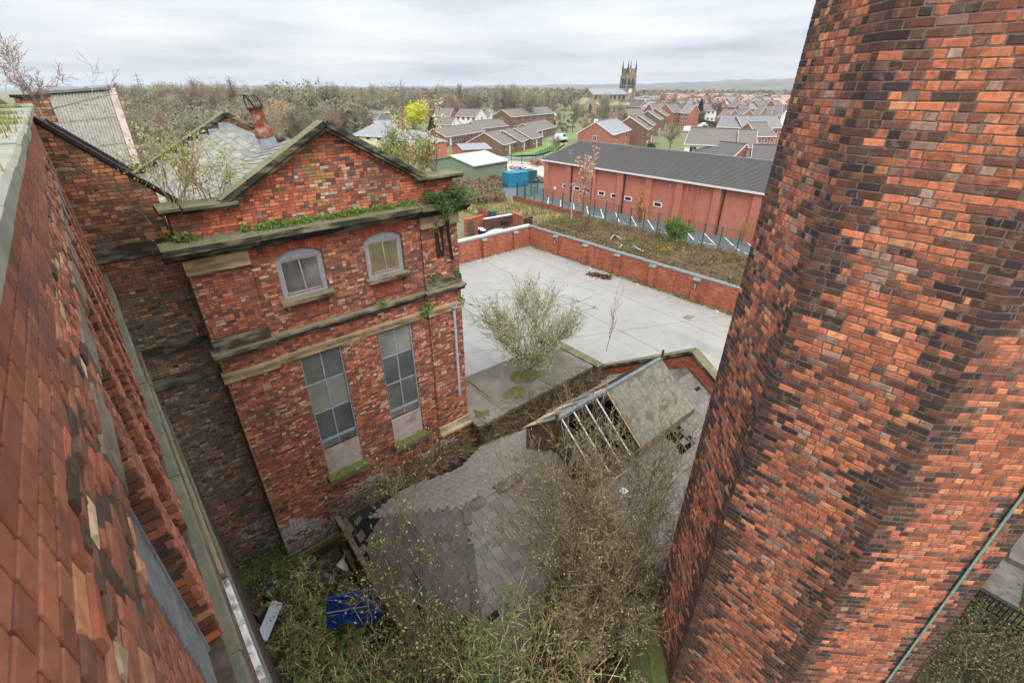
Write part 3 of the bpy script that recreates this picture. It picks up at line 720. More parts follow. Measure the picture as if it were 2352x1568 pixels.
# ================================================================ MAIN MILL WALL beside the camera
WA = rad(-1.5); wd = np.array([sin(WA), cos(WA), 0]); wn_ = np.array([cos(WA), -sin(WA), 0])
XO, XI = -.30, -.43                                      # outer face, sunk face (distance from the camera along wn_)
def wp(u, x, z): return wd*u + wn_*x + np.array([0, 0, h(z)])
Rw = np.stack([wn_, wd, np.array([0, 0, 1.])], 1)
def wbox(mb, x0, x1, u0, u1, z0, z1): return mb.box((x0, u0, h(z0)), (x1, u1, h(z1)), R=Rw)
ml = thing('mill_building', 'long red brick mill wall with stone parapet falling away beneath the viewpoint', 'building', (-1, 6, 0))
ZH = -1.66
RET = [3.0+1.3*i for i in range(8)]
REC = [(1.15, 3.0)] + [(r+.5, r+1.3) for r in RET[:-1]]
c = MB()
wbox(c, -2.2, XI-.014, -1.5, 13.7, -14.2, -.42)
wbox(c, XI-.015, XO-.014, -1.5, 13.69, ZH, -.42)
for (a, b) in [(-1.5, 1.15)]+[(r, r+.5) for r in RET[:-1]]+[(RET[-1], 13.69)]: wbox(c, XI-.016, XO-.015, a+.014, b, -3.7, ZH+.001)
wbox(c, XI-.017, XO-.016, -1.5, 13.68, -14.2, -3.7)
c.build('wall', 'soot_mortar', ml)
mbk = bricks()
p_mill = pal([(156, 82, 64), (146, 76, 60), (166, 90, 70), (132, 74, 62)], [4, 4, 3, 2], .08)
p_rough = pal([(172, 92, 64), (142, 78, 60), (110, 68, 58), (190, 116, 82), (84, 60, 54), (196, 160, 134), (172, 84, 60)], [5, 5, 4, 3, 2, .5, 6])
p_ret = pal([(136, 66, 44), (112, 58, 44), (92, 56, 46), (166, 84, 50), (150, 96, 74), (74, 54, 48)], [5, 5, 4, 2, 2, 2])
Om = np.array([0, 0, H]) + wn_*XO; Oi = np.array([0, 0, H]) + wn_*XI
def iv_m(v): return [(-.6, 13.6)]
lay(mbk, Om, wd, Zx, wn_, -.98, -.41, iv_m, lambda u, v: p_mill(), course=.0815, e=.004, jit=.0015)
lay(mbk, Om, wd, Zx, wn_, -1.30, -1.0, iv_m, lambda u, v: p_rough(), out=-.006, rough=.006, jit=.003, e=.009)
lay(mbk, Om, wd, Zx, wn_, ZH, -1.30, lambda v: cut([(-.6, 13.6)], [(b-.73, b+.03) for a, b in REC] if v < -1.35 else []), lambda u, v: p_rough() if RNG.random() < .75 else p_mill(), out=-.006, rough=.006, jit=.003, e=.009)
lay(mbk, Om, wd, Zx, wn_, -3.70, ZH, lambda v: [(-.6, 1.15)]+[(r, r+.5) for r in RET[:-1]]+[(RET[-1], 13.6)], lambda u, v: p_rough() if u < 1.2 else p_mill(), out=-.004, rough=.004, jit=.003, e=.008)
lay(mbk, Oi, wd, Zx, wn_, -3.70, ZH, lambda v: REC, lambda u, v: p_mill())
for r in RET:                                                                # returns of the sunk bays: these face the viewpoint
    zt = ZH
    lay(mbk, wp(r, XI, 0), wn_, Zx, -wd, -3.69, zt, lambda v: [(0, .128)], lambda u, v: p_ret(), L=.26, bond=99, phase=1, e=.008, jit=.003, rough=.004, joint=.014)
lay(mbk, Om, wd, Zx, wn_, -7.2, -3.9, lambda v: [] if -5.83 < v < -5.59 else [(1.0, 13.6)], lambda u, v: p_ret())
mbk.build(ml, 'brick', 'brickwork', 'brick')
def wstones(name, u0, u1, seg, x0, x1, z0, z1, mat, jit=.006, gap=.008):
    n = max(1, int(round((u1-u0)/seg)))
    for i in range(n):
        a, b = u0+(u1-u0)*i/n+gap/2, u0+(u1-u0)*(i+1)/n-gap/2; d = RNG.normal(0, jit, 2)
        mb = MB(); mb.prism([(x0, h(z0)), (x1+d[0]-.02, h(z0)), (x1+d[0], h(z0)+.03), (x1+d[0], h(z1)-.015+d[1]), (x1+d[0]-.02, h(z1)+d[1]), (x0, h(z1)+d[1])], 0, b-a, 'y')
        V = np.concatenate(mb.V); V[:, 1] += a; mb.V = [V@Rw.T]; mb.build(name, mat, ml)
wstones('coping_stone', -1.2, 13.9, 1.08, -.95, -.195, -.40, -.295, 'parapet_stone', .004)
for a, b in REC: wstones('lintel', b-.72, b+.02, 5, XI, XO+.008, -1.655, -1.36, 'lintel_grey', .003)
wstones('ledge_stone', .4, 13.6, 1.2, XI-.02, -.225, -3.90, -3.705, 'ledge')
wstones('painted_ledge', 1.5, 3.6, 1.05, XI, -.232, -5.82, -5.6, 'flaking_white', .004); wstones('painted_ledge', 3.75, 5.3, .8, XI, -.232, -5.82, -5.6, 'flaking_white', .004); wstones('ledge_stone', 5.4, 13.6, 1.2, XI, -.25, -5.82, -5.6, 'sandstone_dark', .004)
wstones('ledge_stone', 1.5, 13.6, 1.4, XI, -.262, -7.6, -7.4, 'ledge')
for a, b in REC:                                                             # boarded windows at the far side of each bay
    mb = MB()
    for i, z in enumerate(np.arange(-3.66, -1.7, .1)): wbox(mb, XI-.005, XI+.012+.006*(i % 2), b-.60, b-.10, z, z+.084)
    wbox(mb, XI-.005, XI+.03, b-.10, b-.055, -3.66, -1.68)
    mb.build('window_board', 'felt', ml)
# far parapet end: a small stack and lower blocks
stk = thing('brick_stack', 'squat brick stack on the far end of the mill parapet', 'chimney', (-1.4, 20, h(-.6)))
p0 = at_y(76, 232, 20.0); MB().box((p0[0]-.35, 19.7, h(-.9)), (p0[0]+.35, 20.3, h(-.27))).build('stack', 'mortar', stk)
sb = bricks(); lay(sb, (p0[0]-.355, 19.69, H), X, Zx, NY, -.88, -.27, lambda v: [(0, .71)], p_link_top); sb.build(stk, 'brick', 'brickwork', 'brick')
MB().box((p0[0]-.42, 19.64, h(-.27)), (p0[0]+.42, 20.36, h(-.2))).build('cap', 'iron', stk)
# corrugated asbestos roof of the shed behind
cr_ = thing('corrugated_shed', 'steep corrugated grey sheet roof behind the mill parapet', 'building', (-2, 40, 0))
TRp, TLp, BRp = at_y(254, 205, 40), at_y(70, 218, 39.6), at_y(312, 378, 36.4)
BLp = TLp + (BRp-TRp)*1.0
nrm = np.cross(TRp-TLp, BRp-TRp); nrm /= np.linalg.norm(nrm); nrm = nrm if nrm[2] > 0 else -nrm
across = TRp-TLp; down = BRp-TRp; Wd = np.linalg.norm(across)
rows = [0, .36, .70, .93, 1.0]
for i in range(4):
    nsh = 8
    for k in range(nsh):
        mb = MB(); m = 28; t = np.linspace(k/nsh, (k+1)/nsh+.006, m+1)
        amp = .03*np.cos(t*Wd/.146*2*pi)
        lo, hi = rows[i], min(1, rows[i+1]+.015)
        off0, off1 = .004*(3-i), .004*(3-i)+.03
        V = np.concatenate([TLp+across*t[:, None]+down*lo+nrm*(amp+off0)[:, None], TLp+across*t[:, None]+down*hi+nrm*(amp+off1)[:, None]])
        j = np.arange(m); mb.add(V, [np.stack([j, j+m+1, j+m+2, j+1], 1)]); mb.build('roof_sheet', 'asbestos' if 'asbestos' in M else 'felt', cr_)
mb = MB(); mb.beam(TLp+nrm*.1, TRp+nrm*.1, .3, .12); mb.build('ridge_cap', 'felt', cr_)
mb = MB(); mb.beam(TRp+across/Wd*.05+nrm*.06, BRp+across/Wd*.05+nrm*.06, .35, .06, tuple(nrm)); mb.build('verge_board', 'board', cr_)
mb = MB(); q = [TLp-nrm*.08, TRp-nrm*.08, BRp-nrm*.08, BLp-nrm*.08]; q2 = [np.array([p[0], p[1]+(1.5 if i < 2 else .3), 0]) for i, p in enumerate(q)]
mb.add(q+q2, [[(0, 1, 2, 3), (0, 4, 5, 1), (1, 5, 6, 2), (2, 6, 7, 3), (3, 7, 4, 0)]]); mb.build('wall', 'mortar', cr_)

# ================================================================ CHIMNEY
CX, CY, CR, CK = 6.9, .746, 1.84, .0075
ch = thing('chimney_stack', 'huge octagonal factory chimney of orange and burnt purple bricks', 'chimney', (CX, CY, 0))
def cv(i, z): R = CR-CK*z; a = rad(112.5+45*i); return np.array([CX+R*cos(a), CY+R*sin(a), h(z)])
ZB, ZT = -9.9, 3.3
def shaft(inset, z0, z1, mat, name):
    mb = MB(); V = np.array([cv(i, z0) for i in range(8)]+[cv(i, z1) for i in range(8)])
    ctr = np.array([CX, CY, 0]); d = V-ctr; d[:, 2] = 0; V = V - d/np.linalg.norm(d, axis=1)[:, None]*inset
    i = np.arange(8); j = (i+1) % 8; mb.add(V, [np.stack([i, j, j+8, i+8], 1), i[::-1], i+8]); mb.build(name, mat, ch)
shaft(.0045, ZB-4.2, ZT, 'mortar_pale', 'core'); shaft(0, ZT, 14, 'brick_far', 'upper_shaft')
p_ch = pal([(206, 104, 68), (194, 94, 64), (172, 84, 62), (140, 76, 64), (112, 70, 64), (172, 126, 114), (92, 68, 66), (214, 126, 84), (150, 106, 96)], [22, 20, 18, 14, 9, 7, 5, 5, 6])
p_dk = pal([(68, 52, 54), (82, 58, 54), (104, 62, 54), (118, 66, 54), (60, 50, 56)], [4, 4, 4, 4, 2])
p_smooth = pal([(204, 98, 62), (190, 86, 58), (176, 80, 56), (130, 66, 54), (214, 118, 78)], [5, 5, 4, 2, 2])
cb = bricks(); courses = int((ZT-ZB)/.0715)
for f in range(8):
    for r in range(courses):
        z0 = ZB+r*.0715; z1 = z0+.0715; a0, b0, a1, b1 = cv(f, z0), cv(f+1, z0), cv(f, z1), cv(f+1, z1)
        Lf = np.linalg.norm(b0-a0); U = (b0-a0)/Lf; Vv = (a1+b1-a0-b0)/2; Vv = Vv-U*(Vv@U); Vv /= np.linalg.norm(Vv)
        N = np.cross(U, Vv)
        if N@(a0-np.array([CX, CY, a0[2]])) < 0: N = -N
        head = r % 5 == 0; l = .093 if head else .185
        qt = .17 if r % 2 else .10                                            # squint bricks wrap the arrises
        edges = [0, qt]; x = qt + (0 if r % 2 else .03)*0
        while x < Lf-.12-.1: x += l*(1+.04*RNG.normal()) if RNG.random() > .45 else .093; edges.append(min(x, Lf-.08))
        edges = [e_ for e_ in edges if e_ < Lf-(.08 if r % 2 else .15)]+[Lf-(.10 if r % 2 else .17), Lf]
        for k in range(len(edges)-1):
            s0, s1 = edges[k], edges[k+1]
            if s1-s0 < .03: continue
            last = k == 0 or k == len(edges)-2; near = min(s0, Lf-s1) < .27
            c_ = p_dk() if (last and RNG.random() < .88) or (near and RNG.random() < .6) or (f == 0 and RNG.random() < .12) else (p_smooth() if f == 2 and RNG.random() < (.65 if z0 < -2.5 else .25) else p_ch())
            ra = 0 if k == 0 else .006; rb = 0 if k == len(edges)-2 else .006
            lost = RNG.random() < .0015
            cb.brick(a0, U, Vv, N, s0+ra, s1-rb, .0055, .066, c_, .06, .005 if not last else .003, -.03 if lost else abs(RNG.normal())*.0012, .0025 if not last else .0008)
cb.V = [v if True else v for v in cb.V]
# orient: faces must look outwards
fix = []
for v in cb.V:
    n_ = np.cross(v[9]-v[8], v[11]-v[8]); o_ = v[8:12].mean(0)-np.array([CX, CY, v[8][2]]); o_[2] = 0
    fix.append(v if n_@o_ > 0 else v[[3, 2, 1, 0, 7, 6, 5, 4, 11, 10, 9, 8]])
cb.V = fix
cb.build(ch, 'brick', 'brickwork', 'brick_chimney')
for f in range(8):                                                           # mossy stone plinth
    mb = MB(); rr = [(1.0, ZB+.02), (1.13, ZB-.12), (1.33, ZB-.65), (1.36, ZB-.9), (1.36, -14.2), (.9, -14.2), (.9, ZB+.02)]
    pts = []
    for i in (f, f+1):
        a = rad(112.5+45*i); R = CR-CK*ZB
        pts += [(CX+R*k*cos(a), CY+R*k*sin(a), h(z)) for k, z in rr]
    k = len(rr); i = np.arange(k); j = (i+1) % k; mb.add(pts, [np.stack([i, i+k, j+k, j], 1), i, (i+k)[::-1]]); mb.build('plinth_stone', 'plinth_moss', ch)
mb = MB()
def cond(z): a, b = cv(2, z), cv(3, z); p = a+(b-a)*.80; o = p-np.array([CX, CY, p[2]]); return p+o/np.linalg.norm(o)*.02
mb.beam(cond(-9.85), cond(3.3), .032, .01, tuple(np.array([cos(rad(225)), sin(rad(225)), 0]))); mb.build('lightning_strip', 'copper', ch)
# ================================================================ GROUND, YARD, ROADS
def sheet(name, pts, z, mat):
    mb = MB(); mb.add([(p[0], p[1], z) for p in pts], [np.arange(len(pts))]); o = mb.build(name, mat); V = np.concatenate(mb.V)
    if np.sum(V[:, 0]*np.roll(V[:, 1], -1)-V[:, 1]*np.roll(V[:, 0], -1)) < 0: o.data.flip_normals()
    return struct(o)
def rect(x0, y0, x1, y1): return [(x0, y0), (x1, y0), (x1, y1), (x0, y1)]
sheet('ground', rect(-9000, -3000, 12000, 14000), -.03, 'ground')
yard = sheet('yard', rect(8.6, -8, 31.2, 33.9), 0, 'concrete')
sheet('courtyard_ground', rect(-.6, -6, 8.59, 12.7), -.012, 'soil')
def joint(parent, p, q, w=.035):
    MB().beam((*p, .003), (*q, .003), w, .004).build('joint', 'old_slab', parent)
joint(yard, (22.3, 8), (24.9, 33.8), .05); joint(yard, (16.8, 16), (17.6, 33.8), .04); joint(yard, (12, 21.0), (31, 12.5), .035)
joint(yard, (19, 8.7), (31, 9.6), .06); joint(yard, (27.2, 10), (29.0, 33.8), .03); joint(yard, (12, 28), (31, 22.4), .03)
def crack(p, ang, L, w=.012):
    pts = [np.array(p, float)]
    for i in range(int(L/.5)): ang += RNG.normal()*.25; pts.append(pts[-1]+np.array([cos(ang), sin(ang)])*.5)
    mb = MB()
    for a, b in zip(pts[:-1], pts[1:]): mb.beam((*a, .0035), (*b, .0035), w*(.5+RNG.random()), .003)
    mb.build('crack', 'old_slab', yard)
for c_ in (((18, 12), 1.0, 7), ((25, 15), 2.2, 6), ((14, 22), .4, 8), ((27, 24), 2.6, 7), ((21, 29), -.4, 6), ((29, 11), 1.8, 4)): crack(*c_)
for (cx1, cy1, R1, a0, a1) in ((16, 20, 7, -.2, 1.1), (16, 20, 8.6, -.1, 1.0), (26, 30, 9, 3.6, 4.7), (26, 30, 10.5, 3.7, 4.6), (13, 26, 5, -.6, .8)):
    mb = MB(); th = np.linspace(a0, a1, 16); pts = [(cx1+R1*cos(t), cy1+R1*sin(t), .0045) for t in th]
    for a, b in zip(pts[:-1], pts[1:]): mb.beam(a, b, .16, .002)
    mb.build('tyre_mark', 'concrete_dark', yard)
sheet('back_ground', rect(8.6, -30, 40, 1.2), .02, 'soil')
verge = sheet('verge', rect(31.3, -5, 43.9, 52), .012, 'verge')
carpark = sheet('car_park', rect(43.9, 0, 60, 70), .016, 'asphalt')

# ---- brick walls round the yard
def yard_wall(label, p, q, hgt, piers, capmat, sign=()):
    p, q = np.array(p, float), np.array(q, float); d = q-p; L = np.linalg.norm(d); d /= L; nn = np.array([-d[1], d[0]])
    if nn@(np.array([20, 22])-p) < 0: nn = -nn                                # towards the yard
    w = thing('yard_wall', label, 'wall', (*((p+q)/2), 0))
    P = lambda s, o: p+d*s+nn*o
    def blk(name, s0, s1, o0, o1, z0, z1, mat, par=w):
        mb = MB(); c4 = [P(s0, o0), P(s1, o0), P(s1, o1), P(s0, o1)]
        mb.prism([tuple(c) for c in c4][::1], z0, z1, 'z'); return mb.build(name, mat, par)
    blk('brickwork', 0, L, -.34, 0, -.1, hgt-.16, 'brick_yard')
    n = int(L/.62)
    for i in range(n): blk('cap_stone', L*i/n+.006, L*(i+1)/n-.006, -.40+RNG.normal()*.015, .05+RNG.normal()*.015, hgt-.16, hgt-.05+RNG.normal()*.012, capmat)
    for k, s in enumerate(piers):
        pr = blk('pier', s-.24, s+.24, .001, .22, -.1, hgt-.36, 'brick_yard')
        mb = MB(); c0, c1 = P(s-.29, 0.002), P(s+.29, .002); f0, f1 = P(s-.29, .30), P(s+.29, .30); zt, zb = hgt-.12, hgt-.36
        mb.add([(*c0, zt), (*c1, zt), (*f1, zb+.06), (*f0, zb+.06), (*c0, zb), (*c1, zb), (*f1, zb), (*f0, zb)], [[(0, 3, 2, 1), (4, 5, 6, 7), (3, 7, 6, 2), (0, 4, 7, 3), (1, 2, 6, 5)]])
        mb.build('pier_cap', 'felt', pr)
        if k in sign:
            sg = thing('notice', 'small black notice with pale lettering on a brick pier of the yard wall', 'sign', (*P(s, .24), 1.0), 'black notices on the yard wall piers')
            mb = MB(); a = P(s-.13, .222); b = P(s+.13, .25); mb.prism([tuple(P(s-.14, .222)), tuple(P(s+.14, .222)), tuple(P(s+.14, .24)), tuple(P(s-.14, .24))], .98, 1.5, 'z'); mb.build('panel', 'black', sg)
            for i in range(6):
                mb = MB(); z = 1.42-.07*i; ww = .09-.03*(i % 3 == 2); mb.prism([tuple(P(s-ww, .2405)), tuple(P(s+ww, .2405)), tuple(P(s+ww, .243)), tuple(P(s-ww, .243))], z-.014, z+.014, 'z'); mb.build('lettering', 'white_paint', sg)
    return w
yw1 = yard_wall('long orange brick yard wall with grey coping and sloping pier caps beside the brambles', (31.2, 4), (31.2, 34.2), 2.05, [11.7-4, 15.5-4, 19.3-4, 22.8-4, 26.4-4, 30.1-4], 'felt', (1, 5))
yw2 = yard_wall('orange brick yard wall topped with a white capping strip', (14, 33.9), (31.55, 33.9), 2.0, [3.6, 7.4, 11.4, 15.2], 'felt')
MB().box((14, 34.05, 1.955), (31.3, 34.3, 2.1)).build('white_capping', 'white_paint', yw2)

# ================================================================ BRICK HALL
HX, HY0, HY1, HE, HR = 49.2, 16.0, 50.6, 5.12, 57.0
hall = thing('sports_hall', 'windowless red brick hall with dark tiled roof and small white windows', 'building', (HX+7.7, 33, 0))
MB().prism([(HX, 0), (HX+15.6, 0), (HX+15.6, HE), (HR, HE+1.72), (HX, HE)], HY0, HY1, 'y').build('wall', 'brick_hall', hall)
for sd in (0, 1):
    e, r = ((HX-.45, HE-.06), (HR, HE+1.86)) if sd == 0 else ((HX+16.05, HE-.06), (HR, HE+1.86))
    mb = MB(); mb.add([(e[0], HY0-.4, e[1]), (e[0], HY1+.4, e[1]), (r[0], HY1+.4, r[1]), (r[0], HY0-.4, r[1]), (e[0], HY0-.4, e[1]-.1), (e[0], HY1+.4, e[1]-.1), (r[0], HY1+.4, r[1]-.1), (r[0], HY0-.4, r[1]-.1)],
                     [[(3, 2, 1, 0) if sd == 0 else (0, 1, 2, 3), (4, 5, 6, 7), (0, 1, 5, 4), (1, 2, 6, 5), (0, 4, 7, 3)]]); rf_ = mb.build('roof', 'tile_dark', hall)
    if sd == 0:
        n = 25
        for i in range(n):                                                   # tile courses
            f0, f1 = i/n, (i+1)/n; a = np.array([e[0]+(r[0]-e[0])*f0, e[1]+(r[1]-e[1])*f0]); b = np.array([e[0]+(r[0]-e[0])*f1, e[1]+(r[1]-e[1])*f1])
            mb = MB(); mb.add([(a[0], HY0-.4, a[1]+.085), (a[0], HY1+.4, a[1]+.085), (b[0], HY1+.4, b[1]+.012), (b[0], HY0-.4, b[1]+.012), (a[0], HY0-.4, a[1]+.002), (a[0], HY1+.4, a[1]+.002)], [[(3, 2, 1, 0), (0, 1, 5, 4)]]); mb.build('tile_course', 'tile_dark', rf_)
mb = MB(); mb.beam((HR, HY0-.4, HE+1.9), (HR, HY1+.4, HE+1.9), .3, .1); mb.build('ridge', 'tile_grey', hall)
MB().box((HX-.56, HY0-.4, HE-.2), (HX-.42, HY1+.4, HE-.02)).build('gutter', 'white_paint', hall)
for y in (49.9, 45.6, 41.2, 36.8, 32.6, 28.6, 24.1, 19.9): MB().box((HX-.32, y-.42, 0), (HX+.05, y+.42, HE-.08)).build('pilaster', 'brick_hall', hall)
for y in (27.7, 27.0, 26.4): MB().box((HX-.12, y-.1, 0), (HX+.05, y+.1, HE-.08)).build('pilaster', 'brick_hall', hall)
for y in (45.05, 36.2, 23.4): MB().tube([(HX-.12, y, HE-.2), (HX-.12, y, .1)], .06, 8).build('downpipe', 'black', hall)
for i, y in enumerate(np.linspace(46.2, 31.2, 8)):
    f = MB(); z0, z1, y0, y1 = 1.70, 2.26, y-.58, y+.58
    f.box((HX-.05, y0, z0), (HX+.02, y1, z0+.09)); f.box((HX-.05, y0, z1-.09), (HX+.02, y1, z1)); f.box((HX-.049, y0, z0+.09), (HX+.02, y0+.15, z1-.09)); f.box((HX-.049, y1-.15, z0+.09), (HX+.02, y1, z1-.09))
    w = f.build('window', 'white_paint', hall); MB().box((HX-.02, y0+.14, z0+.08), (HX+.005, y1-.14, z1-.08)).build('pane', 'glass', w)
MB().lathe([(.13, 0), (.13, .06), (.05, .09)], (HX-.06, 29.9, 4.3), 10).build('lamp', 'white_paint', hall)
MB().box((HX-.05, 28.9, .3), (HX-.01, 29.05, 1.9)).build('paint_streak', 'white_paint', hall)
MB().box((HX-.04, 48.1, 1.25), (HX, 48.5, 1.65)).build('plate', 'white_paint', hall)
for y, x in ((48.2, 52), ): MB().lathe([(.16, 0), (.10, .12), (.09, .38), (.16, .4), (.16, .46)], (x, y, HE+.68), 10).build('roof_vent', 'steel', hall)
for i in range(14):                                                           # parking bays
    y = 49.3-2.45*i
    MB().beam((49.0, y, .021), (45.6, y-3.3, .021), .12, .006).build('bay_line', 'line_white', carpark)
    if i % 2 == 0: MB().beam((45.6, y-3.3, .022), (45.5, y-1.4, .022), .1, .006).build('bay_line', 'line_white', carpark)

# ---- green mesh fence along the car park
def mesh_fence(label, p, q, hgt, step, mat='steel_green', bars=.16, group=None):
    p, q = np.array(p, float), np.array(q, float); L = np.linalg.norm(q-p); n = max(1, int(round(L/step))); d = (q-p)/L
    f = thing('mesh_fence', label, 'fence', (*((p+q)/2), 0), group)
    for i in range(n+1):
        c = p+d*L*i/n; MB().box((c[0]-.045, c[1]-.045, 0), (c[0]+.045, c[1]+.045, hgt+.05)).build('post', mat, f)
        if i < n:
            mb = MB(); e = p+d*L*(i+1)/n; m = int(L/n/bars)
            for k in range(1, m): c2 = c+(e-c)*k/m; mb.tube([(*c2, .06), (*c2, hgt)], .012, 3, cap=False)
            for z in (.1, hgt*.5, hgt-.04): mb.beam((*c, z), (*e, z), .022, .022)
            mb.build('mesh_panel', mat, f)
    return f
mesh_fence('tall green steel mesh fence between the brambles and the car park', (43.9, 8), (43.9, 50.5), 2.4, 1.75)
mesh_fence('short green mesh fence beside the scrap yard', (43.9, 50.5), (49.5, 52.2), 2.4, 1.8)
rw = thing('sheet_retaining_wall', 'rusty brown sheet retaining wall below the green fence', 'wall', (43.4, 44, 0))
for i in range(20): MB().box((43.45-.04*(i % 2), 37.6+.66*i, 0), (43.6, 37.6+.66*i+.65, .75+.02*(i % 3))).build('sheet', 'rust', rw)
# chain link fence posts by the yard wall top
cl = thing('wire_fence', 'sagging wire fence with thin posts above the yard wall', 'fence', (33, 22, 0))
ys = np.arange(9, 37, 3.1)
for i, y in enumerate(ys):
    MB().tube([(32.4, y, 0), (32.4+.05*RNG.normal(), y, 2.35)], .03, 6).build('post', 'steel_green', cl)
    if i:
        for z in (2.3, 1.6, .9): MB().tube([(32.4, ys[i-1], z), (32.4, (y+ys[i-1])/2, z-.07), (32.4, y, z)], .008, 4).build('wire', 'steel', cl)

# ================================================================ SLATE SHED with a broken roof lantern
SX0, SX1, SYR, SZR, SZE, SHW = 4.9, 16.3, 7.7, -10.3, -12.6, 4.0
tp = (SZR-SZE)/SHW; HIP = 2.5
shed = thing('slate_shed', 'low slate roofed shed with a collapsing roof lantern', 'shed', (9.5, SYR, 0))
def shed_pt(x, y): return SZR-abs(y-SYR)*tp
w = MB()
for a, b in (((HIP, 11.55), (SX1, 11.75)), ((HIP, 3.65), (SX1, 3.85)), ((HIP, 3.85), (HIP+.25, 11.55))): w.box((*a, 0), (*b, h(SZE)-.1))
w.build('wall', 'brick_sooty', shed)
g = MB(); g.prism([(3.4, 0), (12.1, 0), (12.1, h(-12.55)), (SYR, h(-9.72)), (3.4, h(-12.4))], 16.25, 16.6, 'x'); g.build('gable_wall', 'brick_yard', shed)
for (a, b) in (((16.42, 12.2, h(-12.45)), (16.42, SYR, h(-9.55))), ((16.42, SYR, h(-9.55)), (16.42, 3.4, h(-12.3)))):
    a, b = np.array(a), np.array(b)
    for i in range(5): MB().beam(a+(b-a)*(i/5+.002), a+(b-a)*((i+1)/5-.002), .5, .13).build('coping_stone', 'coping', shed)
LX0, LX1, LHW, LZR, LZE = 8.4, 13.9, 1.45, -8.95, -10.2
sp = Pieces(BOX_F, (4, 5, 6, 7))
p_sl = pal([(112, 105, 99), (118, 110, 103), (105, 99, 95), (122, 113, 105), (112, 101, 97)], [4, 4, 3, 2, 2], .07, False)
p_sl2 = pal([(128, 120, 112), (133, 125, 117), (122, 115, 108), (136, 124, 115)], [4, 4, 3, 2], .05, False)
Ls = math.hypot(SHW, SZR-SZE)
def lay_slates(O, A, D, rows, gauge, w, rng_fn, skip, col, start=0.0):
    A, D = np.array(A, float), np.array(D, float); A /= np.linalg.norm(A); D /= np.linalg.norm(D); N = np.cross(A, D); N = N if N[2] > 0 else -N
    for r in range(rows):
        d0, d1 = start+r*gauge, start+(r+1)*gauge; a0, a1 = rng_fn((d0+d1)/2); x = a0-(w/2 if r % 2 else 0)+.02*RNG.normal()
        while x < a1-.03:
            ww = w*(1+.05*RNG.normal()); p, q = max(x, a0)+.006, min(x+ww, a1)-.006; x += ww
            if q-p < .05: continue
            C = O+A*(p+q)/2+D*(d0+d1)/2
            if skip(C) or RNG.random() < .006: continue
            sl = RNG.normal()*.003; dd = RNG.normal()*.004; lift = abs(RNG.normal())*.002
            qd = [(p, d1+dd, .020+lift), (q, d1+dd+sl, .020+lift), (q, d0-.05+sl, .004), (p, d0-.05, .004)]
            top = np.array([O+A*a+D*b+N*c_ for a, b, c_ in qd]); v = np.concatenate([top-N*.014, top])
            if np.cross(v[5]-v[4], v[7]-v[4])@N < 0: v = v[[1, 0, 3, 2, 5, 4, 7, 6]]
            sp.add(v, col())
R0 = np.array([0, SYR, h(SZR)])
def plane_hit(px, py, sgn):
    d = ray(px, py); # z = SZR - sgn*(y-SYR)*tp
    t = (SZR+sgn*SYR*tp)/(d[2]+sgn*d[1]*tp); return d*t
hole = plane_hit(1562, 1008, -1)
def skip_r(C):
    if LX0-.02 < C[0] < LX1 and abs(C[1]-SYR) < LHW-.12: return True
    a, b = C[0]-hole[0], C[1]-hole[1]
    return abs(a+.25*b) < .42 and abs(b) < .5 and RNG.random() < .96
lay_slates(R0, X, (0, -SHW, -(SZR-SZE)), 22, .208, .32, lambda d: (SX0-(SX0-HIP)*d/Ls, SX1-.15), skip_r, p_sl)
lay_slates(R0, X, (0, SHW, -(SZR-SZE)), 26, .176, .20, lambda d: (SX0-(SX0-HIP)*d/Ls, SX1-.15), lambda C: skip_r(C) or (C[1] > 11.0+.35*sin(C[0]*1.7)), p_sl2)
Lh = math.hypot(SX0-HIP, SZR-SZE)
lay_slates(np.array([SX0, SYR, h(SZR)]), (0, 1, 0), (-(SX0-HIP), 0, -(SZR-SZE)), 16, .21, .32, lambda d: (-SHW*d/Lh, SHW*d/Lh), lambda C: C[1] > 10.2 and RNG.random() < .55, p_sl)
roof_o = MB()
U3 = lambda x, y, z: (x, y, h(z)-.03)
A_, B_, C_, D_, E_, F_ = U3(SX0, SYR, SZR), U3(SX1-.1, SYR, SZR), U3(HIP, SYR-SHW, SZE), U3(SX1-.1, SYR-SHW, SZE), U3(HIP, SYR+SHW, SZE), U3(SX1-.1, SYR+SHW, SZE)
for x in np.arange(3.2, 16.2, .45):                                           # rafters
    for sg in (-1, 1):
        t0 = 0 if x > SX0 else (SX0-x)/(SX0-HIP)
        if LX0 < x < LX1: t0 = LHW/SHW
        p = np.array([x, SYR+sg*SHW*t0, h(SZR-(SZR-SZE)*t0)-.09]); q = np.array([x, SYR+sg*SHW, h(SZE)-.09]); roof_o.beam(p, q, .06, .1)
rfr = roof_o.build('rafters', 'old_wood', shed)
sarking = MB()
def sark(p, q, r, s): sarking.add([p, q, r, s], [(0, 1, 2, 3)])
